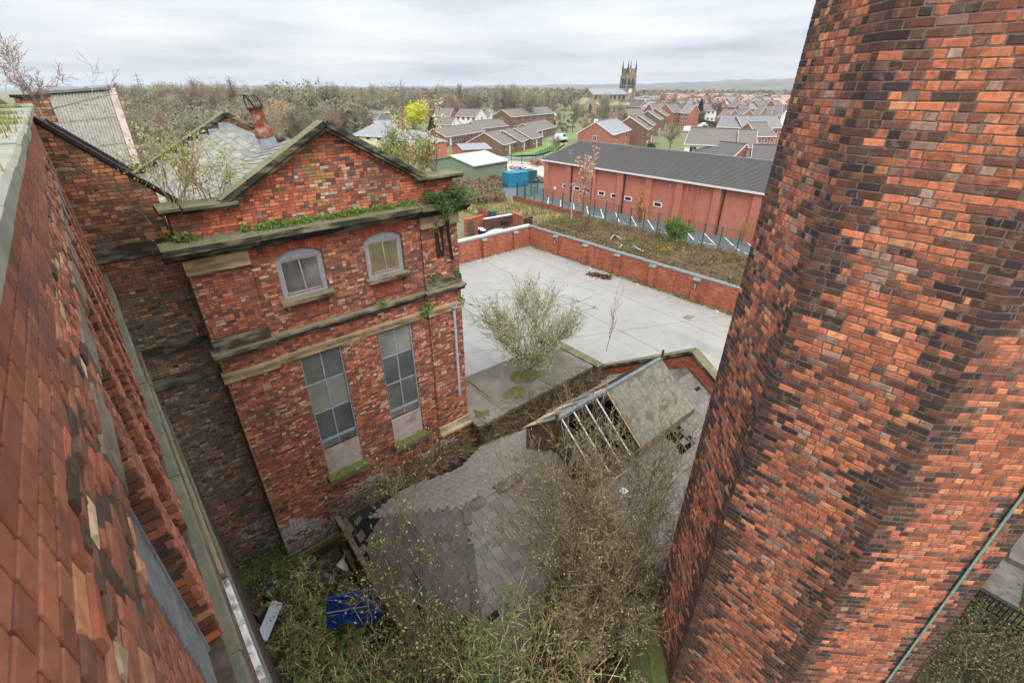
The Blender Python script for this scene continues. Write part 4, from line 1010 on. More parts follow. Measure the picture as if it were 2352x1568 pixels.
# dark lining under the slates, leaving the lantern opening and the hole
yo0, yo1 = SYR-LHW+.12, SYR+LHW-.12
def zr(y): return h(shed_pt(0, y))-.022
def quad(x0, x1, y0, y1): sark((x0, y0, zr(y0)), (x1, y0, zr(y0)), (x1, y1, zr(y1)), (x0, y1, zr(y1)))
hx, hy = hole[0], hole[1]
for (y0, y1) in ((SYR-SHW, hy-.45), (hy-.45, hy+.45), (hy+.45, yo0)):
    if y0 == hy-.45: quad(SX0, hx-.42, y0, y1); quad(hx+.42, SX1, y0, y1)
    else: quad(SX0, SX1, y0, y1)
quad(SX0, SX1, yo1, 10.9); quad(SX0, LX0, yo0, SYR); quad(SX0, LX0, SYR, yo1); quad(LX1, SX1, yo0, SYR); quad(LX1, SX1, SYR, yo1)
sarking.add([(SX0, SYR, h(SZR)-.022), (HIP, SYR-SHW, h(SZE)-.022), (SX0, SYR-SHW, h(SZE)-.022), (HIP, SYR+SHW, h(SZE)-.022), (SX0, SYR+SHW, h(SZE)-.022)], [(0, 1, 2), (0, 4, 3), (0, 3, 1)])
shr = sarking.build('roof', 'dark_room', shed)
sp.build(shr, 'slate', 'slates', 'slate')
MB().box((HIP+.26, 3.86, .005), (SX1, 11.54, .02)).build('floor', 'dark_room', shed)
for x in np.arange(SX0+.1, SX1-.3, .46):                                      # ridge and hip tiles
    if LX0-.5 < x < LX1 or RNG.random() < .22: continue
    mb = MB(); z = h(SZR)+.05+RNG.normal()*.012
    for sg in (-1, 1): mb.add([(x, SYR, z+.04), (x+.45, SYR, z+.04), (x+.45, SYR+sg*.17, z-.07), (x, SYR+sg*.17, z-.07), (x, SYR, z+.01), (x+.45, SYR, z+.01), (x+.45, SYR+sg*.17, z-.10), (x, SYR+sg*.17, z-.10)], [[(0, 1, 2, 3), (3, 2, 6, 7), (0, 3, 7, 4), (1, 5, 6, 2)]])
    mb.build('ridge_tile', 'slab_dark', shr)
hp, hq = np.array([SX0, SYR, h(SZR)+.04]), np.array([HIP, SYR-SHW, h(SZE)+.04])
for i in range(11):
    if i in (1, 6): continue
    MB().beam(hp+(hq-hp)*(i/11+.004), hp+(hq-hp)*((i+1)/11-.004), .2, .03).build('hip_tile', 'slab_dark', shr)
# rotten fascia and fallen beam on the hip end
MB().beam((HIP-.1, 11.6, h(-12.55)), (HIP-.25, 5.2, h(-12.7)), .16, .7).build('fascia', 'old_wood', shed)
MB().beam((HIP-.3, 11.4, h(-13.0)), (HIP-.5, 6.0, h(-13.5)), .1, .7).build('fascia', 'rot_wood', shed)
# lantern
ln = MB()
def lz(y): return LZR-(abs(y-SYR)/LHW)*(LZR-LZE)
for i in range(9):                                                            # boards of the open end
    y0 = SYR-LHW+.03+i*(2*LHW-.06)/9; y1 = y0+(2*LHW-.06)/9-.012
    mb = MB(); mb.prism([(y0, h(shed_pt(0, y0)-.05)), (y1, h(shed_pt(0, y1)-.05)), (y1, h(lz(y1)-.03)), (y0, h(lz(y0)-.03))], LX0, LX0+.03, 'x'); mb.build('lantern_board', 'old_wood', shed)
MB().box((LX0-.07, SYR-.05, h(-10.3)), (LX0-.002, SYR+.05, h(-8.75))).build('lantern_post', 'rot_wood', shed)
MB().box((LX1+.05, SYR-.04, h(-10)), (LX1+.1, SYR+.04, h(-8.6))).build('lantern_post', 'rot_wood', shed)
for i in range(12):
    x0 = LX0+.1+i*(LX1-LX0)/12
    for sg in (-1, 1):
        y0 = SYR+sg*(LHW-.06); MB().box((x0, min(y0, y0+.03), h(shed_pt(0, y0)-.04)), (x0+.44, max(y0, y0+.03), h(LZE)+.0)).build('lantern_board', 'old_wood', shed)
dl = np.array([0, -LHW-.18, -(LZR-LZE)*(LHW+.18)/LHW]); dr = np.array([0, LHW+.12, -(LZR-LZE)*(LHW+.12)/LHW]); rp = lambda x: np.array([x, SYR, h(LZR)])
MB().beam(rp(LX0-.05), rp(LX1), .14, .12).build('lantern_ridge', 'felt', shed)
nl = np.array([0, -(LZR-LZE), LHW]); nl = nl/np.linalg.norm(nl)*np.array([1, 1, 1]); nlr = np.array([0, -nl[1], nl[2]])
def lquad(x0, x1, f0, f1, d, up, t, name, mat, dx=0.0):
    p = rp(x0)+d*f0; q = rp(x1)+d*f0; r_ = rp(x1+dx)+d*f1; s_ = rp(x0+dx)+d*f1; u = up*t
    mb = MB(); mb.add([p, q, r_, s_, p+u, q+u, r_+u, s_+u], [BOX_F, (0, 1, 2, 3)] if False else [BOX_F]); o = mb.build(name, mat, shed); return o
nR = np.array([0, -(LZR-LZE), LHW]); nR = np.array([0, -.65, .76]); nL = np.array([0, .65, .76])
M['mossy_board'] = paint('mossy_board', srgb(126, 120, 107), .95, .32, 9, .6, dirt=srgb(98, 93, 78))
lquad(LX0+2.35, LX1, .0, 1.0, dl, nR, .03, 'roof_sheet', 'mossy_board')
for i, x in enumerate(np.linspace(LX0+.12, LX0+2.3, 5)):
    MB().beam(rp(x)+dl*.02, rp(x+(.0 if i else .03))+dl*(1.0+.06*RNG.random()), .035, .05, tuple(nR)).build('glazing_bar', 'white_paint' if i != 4 else 'ply', shed)
lquad(LX0-.1, LX0+2.6, 0, 1, dr, nL, .025, 'roof_sheet', 'felt'); lquad(LX0+2.62, LX1-1.5, .35, 1, dr, nL, .025, 'roof_sheet', 'old_slab')
lquad(LX0-.05, LX0+1.9, .62, .93, dr, nL, .034, 'patch_board', 'ply'); lquad(LX0+2.0, LX0+3.2, .12, .34, dr, nL, .036, 'patch_board', 'ply'); lquad(LX0+3.2, LX1-1.2, .5, .66, dr, nL, .036, 'patch_board', 'ply')
for f in (.08, .22, .36, .5): MB().beam(rp(LX0+2.6)+dr*f+nL*.03, rp(LX1)+dr*f+nL*.03, .05, .04).build('batten', 'iron', shed)
for i in range(3): MB().beam(rp(LX0+.5+.8*i)+dr*.05+nL*.03, rp(LX0+.4+.8*i)+dr*.95+nL*.03, .06, .03, tuple(nL)).build('batten', 'iron', shed)
for i in range(6):
    x = LX0+.4+i*.9; MB().beam((x, SYR-LHW+.1, h(-10.45)), (x, SYR+LHW-.1, h(-10.45)), .1, .16).build('tie_beam', 'old_wood', shed)
    MB().beam((x, SYR, h(-10.4)), (x, SYR, h(-9.0)), .1, .1, (1, 0, 0)).build('king_post', 'old_wood', shed)
MB().beam(rp(LX0)+dl*1.02+np.array([0, 0, -.05]), rp(LX1)+dl*1.02+np.array([0, 0, -.05]), .05, .22).build('lantern_sill', 'old_wood', shed)

# ================================================================ FLAT ROOFED OUTBUILDING
fl = thing('flat_roof_outbuilding', 'low outbuilding with cracked mossy concrete roof slabs beside the yard', 'shed', (12, 14.4, 0))
MB().box((8.75, 12.35, 0), (15.7, 15.5, h(-12.35))).build('wall', 'brick_sooty', fl)
for i in range(5):
    x0 = 8.6+1.44*i; MB().box((x0, 12.2+.02*i, h(-12.35)), (x0+1.425, 15.6-.04*i, h(-12.2)+.012*(i % 2))).build('roof_slab', 'old_slab', fl)
for i in range(4): MB().box((15.8, 12.0+1.1*i, h(-12.6)), (16.3, 13.08+1.1*i, h(-12.15))).build('parapet_stone', 'coping', fl)
for (x, y, a, b) in ((11.2, 13.0, .7, .35), (12.6, 13.8, .9, .5), (9.2, 12.8, .3, .35), (10.2, 14.6, .08, 1.2)):
    n = 14; th = np.linspace(0, 2*pi, n, endpoint=False); rr = 1+.25*RNG.normal(size=n)
    mb = MB(); V = [(x, y, h(-12.11))]+[(x+a*r*cos(t), y+b*r*sin(t), h(-12.185)) for t, r in zip(th, rr)]
    mb.add(V, [[(0, 1+i, 1+(i+1) % n) for i in range(n)]]); mb.build('moss_patch', 'moss', fl)
MB().box((8.6, 11.5, 0), (16.2, 12.19, h(-12.55))).build('gutter_wall', 'soil', fl)
# ================================================================ PLANTS: helpers
def segs_add(mb, S_, c, n=3):
    """S_: rows p0(3) p1(3) r0 r1"""
    S_ = np.asarray(S_, float)
    if not len(S_): return
    p0, p1, r0, r1 = S_[:, :3], S_[:, 3:6], S_[:, 6:7], S_[:, 7:8]
    d = p1-p0; d /= np.linalg.norm(d, axis=1)[:, None]+1e-9
    ref = np.where(np.abs(d[:, 2:3]) < .9, np.array([[0, 0, 1.]]), np.array([[1., 0, 0]]))
    a = np.cross(d, ref); a /= np.linalg.norm(a, axis=1)[:, None]; b = np.cross(d, a)
    V = np.empty((len(S_), 2*n, 3))
    for k in range(n):
        t = 2*pi*k/n; o = cos(t)*a+sin(t)*b; V[:, k] = p0+o*r0; V[:, n+k] = p1+o*r1
    k = np.arange(n); f = np.stack([k, (k+1) % n, (k+1) % n+n, k+n], 1)
    F = (f[None]+(np.arange(len(S_))*2*n)[:, None, None]).reshape(-1, 4)
    c = np.asarray(c, float); C = np.repeat(c, 2*n, 0) if c.ndim == 2 else c
    mb.add(V.reshape(-1, 3), [F], C)
def leaf_add(mb, C, size, cols, flat=0.0, long=1.6):
    C = np.asarray(C, float); m = len(C)
    if not m: return
    a = RNG.normal(size=(m, 3)); a[:, 2] *= (1-flat); a /= np.linalg.norm(a, axis=1)[:, None]
    b = RNG.normal(size=(m, 3)); b -= a*np.sum(a*b, 1)[:, None]; b[:, 2] *= (1-flat); b /= np.linalg.norm(b, axis=1)[:, None]+1e-9
    s = np.asarray(size)*(.6+.8*RNG.random(m)); s = s[:, None]
    V = np.stack([C-a*s*long*.5, C+b*s*.5, C+a*s*long*.5, C-b*s*.5], 1)
    F = np.arange(4*m).reshape(-1, 4)
    cols = np.asarray(cols, float); cc = cols[RNG.integers(0, len(cols), m)]*(.75+.5*RNG.random((m, 1)))
    mb.add(V.reshape(-1, 3), [F], np.repeat(cc, 4, 0))
def grow(p, d, L, r, lev, out, tips, up=.12, spread=.55, kids=3, nseg=4, shrink=.62, wob=.14, rmin=.004, droop=0.0, first=1):
    p, d = np.array(p, float), np.array(d, float); d /= np.linalg.norm(d); rr = r
    for i in range(nseg):
        d = d+RNG.normal(size=3)*wob+np.array([0, 0, up-droop*(i/nseg)]); d /= np.linalg.norm(d)
        q = p+d*L/nseg; r2 = max(rmin, r*(1-.72*(i+1)/nseg)); out.append((*p, *q, rr, r2, lev)); p, rr = q, r2
        if lev > 0 and i >= first:
            for _ in range(kids if i < nseg-1 else kids+1):
                if RNG.random() < .8:
                    s = RNG.normal(size=3); s -= d*(s@d); s /= np.linalg.norm(s)+1e-9
                    grow(p, d*(1-spread*.4)+s*spread*(.7+.6*RNG.random()), L*shrink*(.65+.6*RNG.random()), max(rmin, rr*.7), lev-1, out, tips, up, spread, kids, max(2, nseg-1), shrink, wob*1.1, rmin, droop, first=0 if lev > 1 else 1)
    tips.append((*p, lev))
def srgbs(*cs): return np.array([srgb(*c) for c in cs])
BROWN = srgbs((120, 98, 78), (104, 86, 70), (136, 114, 90)); GREYB = srgbs((130, 122, 108), (112, 104, 92), (146, 138, 120))
BUD = srgbs((194, 198, 148), (178, 184, 130), (208, 210, 166)); GREEN = srgbs((110, 146, 70), (130, 162, 80), (94, 128, 60), (146, 172, 92))
def plant_from(segs, tips, name, label, cat, base, bark=BROWN, leaves=None, lsize=.03, lper=2, lspread=.06, group=None, trunk_lev=2, extra=None, long=1.6, kind=None, keep=.6, haze=0, hw=.012):
    t = thing(name, label, cat, base, group)
    A = np.array(segs); 
    tr = A[A[:, 8] >= trunk_lev] if (A[:, 8] >= trunk_lev).any() else A[:1]; tw = A[A[:, 8] < trunk_lev]
    mb = MB(); segs_add(mb, tr[:, :8], bark[RNG.integers(0, len(bark), len(tr))]*.8, 5); mb.build('trunk' if cat == 'tree' else 'stem', 'bark', t)
    mb = MB(); segs_add(mb, tw[:, :8], bark[RNG.integers(0, len(bark), len(tw))]*(.8+.4*RNG.random((len(tw), 1))), 3)
    if haze:
        E_ = np.concatenate([A[A[:, 8] < 2][:, 3:6], np.array(tips)[:, :3]]); P = E_[RNG.integers(0, len(E_), haze)]+RNG.normal(size=(haze, 3))*.07; leaf_add(mb, P, hw, bark, long=16)
    if mb.n: mb.build('twigs', 'bark', t)
    if leaves is not None:
        T = np.array(tips)[:, :3]; T2 = tw[:, 3:6] if len(tw) else T
        P = np.repeat(np.concatenate([T, T2[RNG.random(len(T2)) < keep]]), lper, 0); P = P+RNG.normal(size=P.shape)*lspread
        mb = MB(); leaf_add(mb, P, lsize, leaves, long=long); mb.build('crown' if cat == 'tree' else 'foliage', 'leaf', t)
    return t
def multi(base, n, L, r, lev, lean=.5, **k):
    S_, T_ = [], []
    for i in range(n):
        a = 2*pi*i/n+RNG.normal()*.3; l = lean*(.4+.8*RNG.random())
        grow(np.array(base)+np.array([cos(a), sin(a), 0])*.06*n**.5, (cos(a)*l, sin(a)*l, 1), L*(.75+.4*RNG.random()), r, lev, S_, T_, **k)
    return S_, T_

# ---- willow bush on the flat roof
wb = at(1215, 835, h(-12.2))
S_, T_ = multi((wb[0], wb[1], h(-12.25)), 26, 2.7, .024, 2, 1.15, up=.07, spread=.45, kids=3, nseg=5, shrink=.42, rmin=.006)
plant_from(S_, T_, 'willow_bush', 'big rounded willow bush in pale bud growing on the flat roof', 'bush', (wb[0], wb[1], h(-12.25)), srgbs((132, 122, 96), (114, 104, 80), (150, 142, 112)), BUD, .045, 1, .06, haze=5000, hw=.010)
p = at(1392, 806, h(-12.2)); S_, T_ = [], []
grow((p[0], p[1], h(-12.2)), (0, 0, 1), 2.6, .02, 2, S_, T_, up=.25, spread=.35, kids=2, nseg=7, shrink=.32, rmin=.003)
plant_from(S_, T_, 'birch_sapling', 'slender leafless sapling beside the willow bush', 'tree', (p[0], p[1], h(-12.2)), srgbs((134, 112, 96), (110, 90, 78)))
# ---- goat willow in front of the shed, big thicket of fine twigs
gw = np.array([7.35, 4.35, h(-12.2)])
S_, T_ = multi(gw, 28, 2.8, .028, 3, .95, up=.10, spread=.5, kids=2, nseg=4, shrink=.5, rmin=.0062)
plant_from(S_, T_, 'goat_willow', 'dense leafless goat willow thicket between slate roof and chimney', 'bush', gw, srgbs((136, 120, 94), (150, 134, 106), (116, 102, 80)), srgbs((176, 176, 112), (156, 160, 96), (196, 190, 130)), .026, 1, .04, keep=.3, haze=9000)
gw2 = np.array([6.1, 3.7, h(-12.3)]); S_, T_ = multi(gw2, 14, 2.0, .022, 3, .8, up=.10, spread=.5, kids=2, nseg=4, shrink=.5, rmin=.006)
plant_from(S_, T_, 'goat_willow', 'younger bare goat willow beside the mossy chimney plinth', 'bush', gw2, srgbs((140, 124, 98), (152, 136, 108), (120, 104, 82)), srgbs((176, 176, 112), (196, 190, 130)), .026, 1, .04, keep=.3, haze=4000)
# ---- small tree with pale yellow catkins before the hip
cw = np.array([3.05, 7.3, .1])
S_, T_ = multi(cw, 4, 2.8, .05, 3, .5, up=.14, spread=.62, kids=2, nseg=4, shrink=.6, rmin=.0065)
plant_from(S_, T_, 'catkin_willow', 'small twisted willow with pale yellow catkins before the hipped slate roof', 'tree', cw, srgbs((128, 110, 84), (110, 96, 72)), srgbs((212, 204, 140), (196, 196, 130), (178, 186, 118)), .036, 2, .03, trunk_lev=2, keep=.2, haze=1500)
# ---- hawthorn and bramble tangle filling the courtyard
spots = [((.35, 5.4), 1.7, 'pale caned thorn bush against the mill ledges', GREEN), ((.9, 8.9), .9, 'small leafy thorn between the tarpaulin and the mill', GREEN), ((3.0, 4.7), 1.5, 'pale caned thorn bush leaning over the hip tiles', GREEN), ((.9, 6.4), 1.9, 'arching hawthorn in fresh leaf over the rubbish beside the mill wall', GREEN), ((.45, 7.5), 1.1, 'hawthorn in fresh leaf behind the blue tarpaulin', GREEN), ((2.5, 5.4), 1.5, 'tangled leafy thorn bush at the foot of the slate roof', GREEN),
         ((1.5, 5.0), 2.1, 'thorn bush with long pale canes in the courtyard', GREEN), ((3.7, 4.2), 1.7, 'half bare thorn bush over the lower slates', GREEN), ((5.2, 3.4), 1.3, 'sparse thorn bush on the leaf litter bank', BUD), ((3.3, 3.5), 2.0, 'low thorn bush hiding the eaves of the shed', GREEN), ((2.1, 4.2), 2.2, 'leafy thorn bush between the mill and the shed wall', GREEN), ((1.0, 4.4), 1.9, 'tangled thorn bush close under the mill ledges', GREEN), ((4.6, 3.2), 1.8, 'thorn bush on the brown litter beside the mossy plinth', BUD), ((.75, 10.0), 1.2, 'little hawthorn under the boarded window', GREEN)]
for (x, y), L, lab, lf in spots:
    b = (x, y, 0 if x < 3 else 1.2); S_, T_ = multi(b, 9, L, .016, 2, 1.0, up=.02, spread=.75, kids=2, nseg=5, shrink=.55, rmin=.0065, droop=.12)
    plant_from(S_, T_, 'thorn_bush', lab, 'bush', b, srgbs((196, 174, 128), (172, 150, 108), (206, 184, 138), (140, 120, 88)), lf, .042, 4, .035, keep=.12, haze=900)
# ---- leaf litter bank on the lower slates and round the chimney foot
mb = MB(); nx, ny_ = 40, 34; gx, gy = np.meshgrid(np.linspace(2.6, 8.6, nx), np.linspace(1.6, 5.9, ny_))
pa, pb = plane_hit(1318, 1235, -1), plane_hit(1215, 1450, -1); edge = pa[0]+(gy-pa[1])*(pb[0]-pa[0])/(pb[1]-pa[1])
over = np.clip((gx-edge+.25*np.sin(gy*4))/.5, -1, 1); roofz = h(SZR-(SYR-np.maximum(gy, 3.6))*tp)
gz = roofz-.10+.16*over+.12*np.exp(-((gx-7)/1.2)**2)+.03*RNG.normal(size=gx.shape)-.25*np.clip(3.6-gy, 0, 3)
V = np.stack([gx, gy, gz], 2).reshape(-1, 3); i, j = np.meshgrid(np.arange(nx-1), np.arange(ny_-1)); b = (j*nx+i).ravel(); mb.add(V, [np.stack([b, b+1, b+nx+1, b+nx], 1)], srgb(96, 72, 58))
ok = np.where(over.ravel() > -.1)[0]; m = 14000; k = ok[RNG.integers(0, len(ok), m)]; P = V[k]+RNG.normal(size=(m, 3))*np.array([.1, .09, .012])+np.array([0, 0, .02])
leaf_add(mb, P, .05, srgbs((132, 94, 76), (108, 76, 62), (150, 112, 90), (94, 68, 56)), .75)
tag(mb.build('leaf_litter', 'leaf'), 'brown leaf litter banked against the slates and the chimney base', 'leaf litter', kind='stuff')
# ---- dead bramble in the gutter between the flat roof and the shed
def bramble(name, label, region, n, hgt, L, cols, leafcols, nleaf, lsz=.05, zf=lambda x, y: 0.0, r=.006, up=.0, lowlen=.5, kind='stuff'):
    mb = MB(); S_ = []; x0, y0, x1, y1 = region
    X0 = RNG.uniform(x0, x1, n); Y0 = RNG.uniform(y0, y1, n)
    for x, y in zip(X0, Y0):
        p = np.array([x, y, zf(x, y)+.02]); d = RNG.normal(size=3); d[2] = abs(d[2])*1.1+.5; d /= np.linalg.norm(d); l = L*(lowlen+RNG.random()); hh = hgt*(.5+.8*RNG.random())
        for s in range(4):
            q = p+d*l/4; S_.append((*p, *q, r, r*.85)); p = q; d = d+np.array([0, 0, -.42*l/hgt*.55])+RNG.normal(size=3)*.15; d /= np.linalg.norm(d)
            if q[2] < zf(q[0], q[1])+.02: d[2] = abs(d[2])
    S_ = np.array(S_); segs_add(mb, S_, cols[RNG.integers(0, len(cols), len(S_))]*(.7+.6*RNG.random((len(S_), 1))), 3)
    if nleaf:
        k = RNG.integers(0, len(S_), nleaf); P = S_[k, 3:6]+RNG.normal(size=(nleaf, 3))*.1; leaf_add(mb, P, lsz, leafcols)
    o = mb.build(name, 'leaf'); tag(o, label, 'brambles', kind=kind); return o
DEAD = srgbs((128, 104, 80), (108, 86, 66), (146, 122, 94), (90, 72, 58))
bramble('gutter_bramble', 'dead bramble choking the gutter between shed and flat roof', (8.7, 11.0, 15.8, 12.2), 900, .45, 1.0, DEAD, srgbs((110, 118, 60), (120, 92, 70)), 1400, .045, lambda x, y: h(-12.55), .009)
bramble('wall_foot_bramble', 'dead stems and weeds along the foot of the engine house', (2.6, 11.7, 8.4, 12.6), 420, .5, .8, DEAD, GREEN, 900, .045, lambda x, y: h(-12.95), .008)
bramble('courtyard_weeds', 'low weeds and dead stems over the courtyard rubbish', (-.2, 4.2, 2.4, 12.2), 420, .45, .8, srgbs((150, 130, 92), (126, 108, 78), (100, 84, 62)), GREEN, 3200, .05, lambda x, y: .05, .008)

bramble('nook_weeds', 'weeds and dead stems at the foot of the nook wall', (-.5, 12.0, .85, 13.5), 160, .4, .7, DEAD, GREEN, 900, .05, lambda x, y: .02, .008)
# ---- plants on the engine house
def roof_shrub(base, n, L, lab, name='buddleia', leaves=None, lper=3, **k):
    S_, T_ = multi(base, n, L, .014, 2, **k); return plant_from(S_, T_, name, lab, 'bush', base, srgbs((168, 150, 124), (146, 126, 100), (124, 106, 84)), leaves, .04, lper, .045)
roof_shrub((1.25, 13.55, h(-2.5)), 9, 1.05, 'straggling buddleia sprouting from the gutter by the stone kneeler', leaves=srgbs((166, 176, 96), (150, 160, 84), (190, 192, 120)), lper=1, lean=.9, spread=.6, kids=2, nseg=4, shrink=.55)
roof_shrub((1.9, 13.7, h(-2.6)), 7, .9, 'buddleia with yellow green shoots on the slate eaves', leaves=srgbs((172, 180, 100), (154, 166, 86)), lper=1, lean=.8, spread=.6, kids=2, nseg=4, shrink=.55)
roof_shrub((.75, 13.45, h(-3.1)), 6, 1.25, 'bare dead buddleia leaning from the link wall', leaves=None, lean=.9, spread=.5, kids=2, nseg=4, shrink=.5, up=.02)
rb = (7.75, 14.3, h(-2.75)); S_, T_ = multi(rb, 14, 1.05, .016, 2, .75, spread=.5, kids=3, nseg=4, shrink=.5)
plant_from(S_, T_, 'sallow_bush', 'rounded olive sallow bush behind the gable end kneeler', 'bush', rb, srgbs((150, 136, 100), (128, 114, 84)), srgbs((150, 158, 98), (132, 142, 84), (168, 172, 116)), .036, 3, .05)
cs = (8.15, 13.3, h(-2.45)); S_, T_ = [], []
for d, L in (((.35, .1, 1), 2.1), ((-.15, .35, 1), 1.7), ((-.62, .2, 1), 1.9), ((.1, -.1, 1), 1.5), ((-.35, .1, .9), 1.6)):
    grow(cs, d, L, .020, 1, S_, T_, up=.06, spread=.45, kids=1, nseg=7, shrink=.30, rmin=.004)
plant_from(S_, T_, 'cherry_sapling', 'flowering cherry sapling rooted on the stone corner of the gable', 'tree', cs, srgbs((138, 112, 96), (110, 88, 74)), srgbs((206, 200, 130), (232, 222, 196), (190, 186, 106), (222, 206, 170)), .045, 3, .05, trunk_lev=1)
# evergreen spray on the corner of the cornice
ye = np.array([7.95, 12.6, h(-3.0)]); S_, T_ = [], []
for i in range(26):
    a = RNG.uniform(pi*.95, 2.1*pi); grow(ye+np.array([0, .1, .05]), (cos(a)*.9, sin(a)*.5, .25*RNG.normal()+.15), .62*(.6+.5*RNG.random()), .010, 1, S_, T_, up=-.07, spread=.5, kids=3, nseg=5, shrink=.45, rmin=.003)
yt = plant_from(S_, T_, 'yew_spray', 'drooping dark green evergreen growing from the cornice corner', 'bush', ye, srgbs((86, 74, 52), (70, 62, 44)), srgbs((78, 108, 60), (94, 126, 70), (112, 142, 80), (62, 90, 50)), .026, 7, .035, trunk_lev=1, long=2.6)
# weeds along the cornice ledge, the parapet and the yard wall
def tufts(mb, C, nper, hgt, cols, w=.012):
    C = np.repeat(np.asarray(C, float), nper, 0); m = len(C); C = C+np.concatenate([RNG.normal(size=(m, 2))*.05, np.zeros((m, 1))], 1)
    a = RNG.uniform(0, 2*pi, m); hh = hgt*(.4+.9*RNG.random(m)); le = np.stack([np.cos(a), np.sin(a), np.zeros(m)], 1)*hh[:, None]*.6*RNG.random((m, 1))
    sd = np.stack([-np.sin(a), np.cos(a), np.zeros(m)], 1)*w*(.6+.8*RNG.random((m, 1)))
    V = np.stack([C-sd, C+sd, C+le+np.stack([0*hh, 0*hh, hh], 1)], 1); cc = cols[RNG.integers(0, len(cols), m)]*(.7+.6*RNG.random((m, 1)))
    mb.add(V.reshape(-1, 3), [np.arange(3*m).reshape(-1, 3)], np.repeat(cc, 3, 0))
mb = MB(); xs = np.concatenate([RNG.uniform(2.6, 7.0, 90), RNG.normal(5.0, .15, 30), RNG.normal(3.0, .25, 30), RNG.normal(1.1, .1, 12)])
C = np.stack([xs, 12.8-.10*RNG.random(len(xs)), np.full(len(xs), h(-3.12))], 1); tufts(mb, C, 12, .13, GREEN, .012); leaf_add(mb, np.repeat(C, 6, 0)+RNG.normal(size=(6*len(C), 3))*.05+np.array([0, 0, .05]), .05, GREEN)
for x, z in ((8.3, -5.6), (8.45, -6.7), (7.0, -6.72), (7.15, -6.55), (6.9, -6.7), (7.6, -3.95), (7.35, -5.5), (.95, -3.05), (7.2, -2.35), (5.5, -5.98), (2.3, -3.05)):
    P = np.array([(x, 12.72, h(z))])+RNG.normal(size=(60, 3))*np.array([.07, .03, .09]); leaf_add(mb, P, .055, GREEN)
P = np.array([(.95, 13.2, h(-3.05))])+RNG.normal(size=(260, 3))*np.array([.16, .2, .08]); leaf_add(mb, P, .06, GREEN*.8)
tag(mb.build('ledge_weeds', 'leaf'), 'green weeds and ferns rooted along the stone ledges of the engine house', 'weeds', kind='stuff')
mb = MB()
for u in (1.3, 1.9, 2.6, 3.4, 4.2, 5.4, 6.4, 7.5, 9.0, 11):
    for _ in range(2): c = wp(u+RNG.normal()*.2, -.32-.28*RNG.random(), -.30); tufts(mb, np.repeat(c[None], 16, 0)+RNG.normal(size=(16, 3))*np.array([.05, .09, .0]), 7, .035+.004*u, srgbs((132, 138, 58), (104, 120, 48), (168, 146, 74)), .004)
tag(mb.build('parapet_grass', 'leaf'), 'little tufts of grass and moss on the mill parapet coping', 'grass', kind='stuff')
bt = at_y(116, 300, 14.7); S_, T_ = [], []
grow(bt, (-.2, 0, 1), 1.1, .018, 3, S_, T_, up=.10, spread=.7, kids=3, nseg=5, shrink=.45, rmin=.0035)
grow(bt+np.array([.0, 0, .35]), (1.1, .1, .55), 1.5, .014, 2, S_, T_, up=.02, spread=.5, kids=2, nseg=5, shrink=.45, rmin=.004)
grow(bt, (-.5, 0, 1), .8, .010, 2, S_, T_, up=.1, spread=.6, kids=2, nseg=4, shrink=.5, rmin=.0035)
plant_from(S_, T_, 'birch_sapling', 'bare birch sapling sprouting from the mill parapet against the sky', 'tree', bt, srgbs((168, 150, 138), (140, 120, 108), (120, 100, 90)), trunk_lev=2)
b2 = wp(9.5, -1.5, -.9); S_, T_ = multi(b2, 5, .5, .010, 2, .35, spread=.5, kids=2, nseg=4, shrink=.5)
plant_from(S_, T_, 'parapet_sallow', 'leafy sallow shoots growing behind the mill parapet', 'bush', b2, srgbs((150, 130, 110), (126, 106, 90)), srgbs((140, 140, 70), (158, 146, 80)), .04, 2, .05)

# ================================================================ RUBBISH in the courtyard
tb = thing('blue_tarpaulin', 'crumpled blue tarpaulin tent with grey straps among the rubbish', 'tarpaulin', (2.3, 8.35, 0))
mb = MB(); q0, q1, q2, q3 = [at(x, y, z) for x, y, z in ((752, 1375, 1.9), (872, 1352, 2.0), (876, 1426, 1.15), (750, 1440, 1.0))]
n = 14; s, t = np.meshgrid(np.linspace(0, 1, n), np.linspace(0, 1, n)); s, t = s[..., None], t[..., None]
V = (q0*(1-s)+q1*s)*(1-t)+(q3*(1-s)+q2*s)*t; V[..., 2] += .08*np.sin(s[..., 0]*9+t[..., 0]*5)+.06*np.sin(s[..., 0]*17-t[..., 0]*11)+.04*RNG.normal(size=s[..., 0].shape)
i, j = np.meshgrid(np.arange(n-1), np.arange(n-1)); b = (j*n+i).ravel(); mb.add(V.reshape(-1, 3), [np.stack([b, b+1, b+n+1, b+n], 1)]); mb.build('sheet', 'tarp_blue', tb, smooth=True)
up_ = np.array([0, -.03, .07])
MB().tube([q0+up_, q1+up_], .035, 8).build('pole', 'tarp_blue', tb)
MB().tube([V[7, 0]+up_, V[7, 5]+up_, V[7, 10]+up_], .018, 5).build('strap', 'lead', tb); MB().tube([V[0, 10]+up_, V[7, 10]+up_, V[13, 11]+up_], .018, 5).build('strap', 'lead', tb)
MB().tube([q1+(q0-q1)*.10+up_, q1+(q0-q1)*.13+up_], .045, 8).build('tape', 'gold_leaf', tb)
mb = MB(); c = at(828, 2393/1.6152, .35); mb.lathe([(.05, 0), (.2, .06), (.24, .2), (.21, .32), (.17, .31), (.14, .2)], (c[0], c[1], .15), 16); one(mb, 'toilet_bowl', 'van_white', 'cracked white ceramic bowl lying in the weeds', 'bowl')
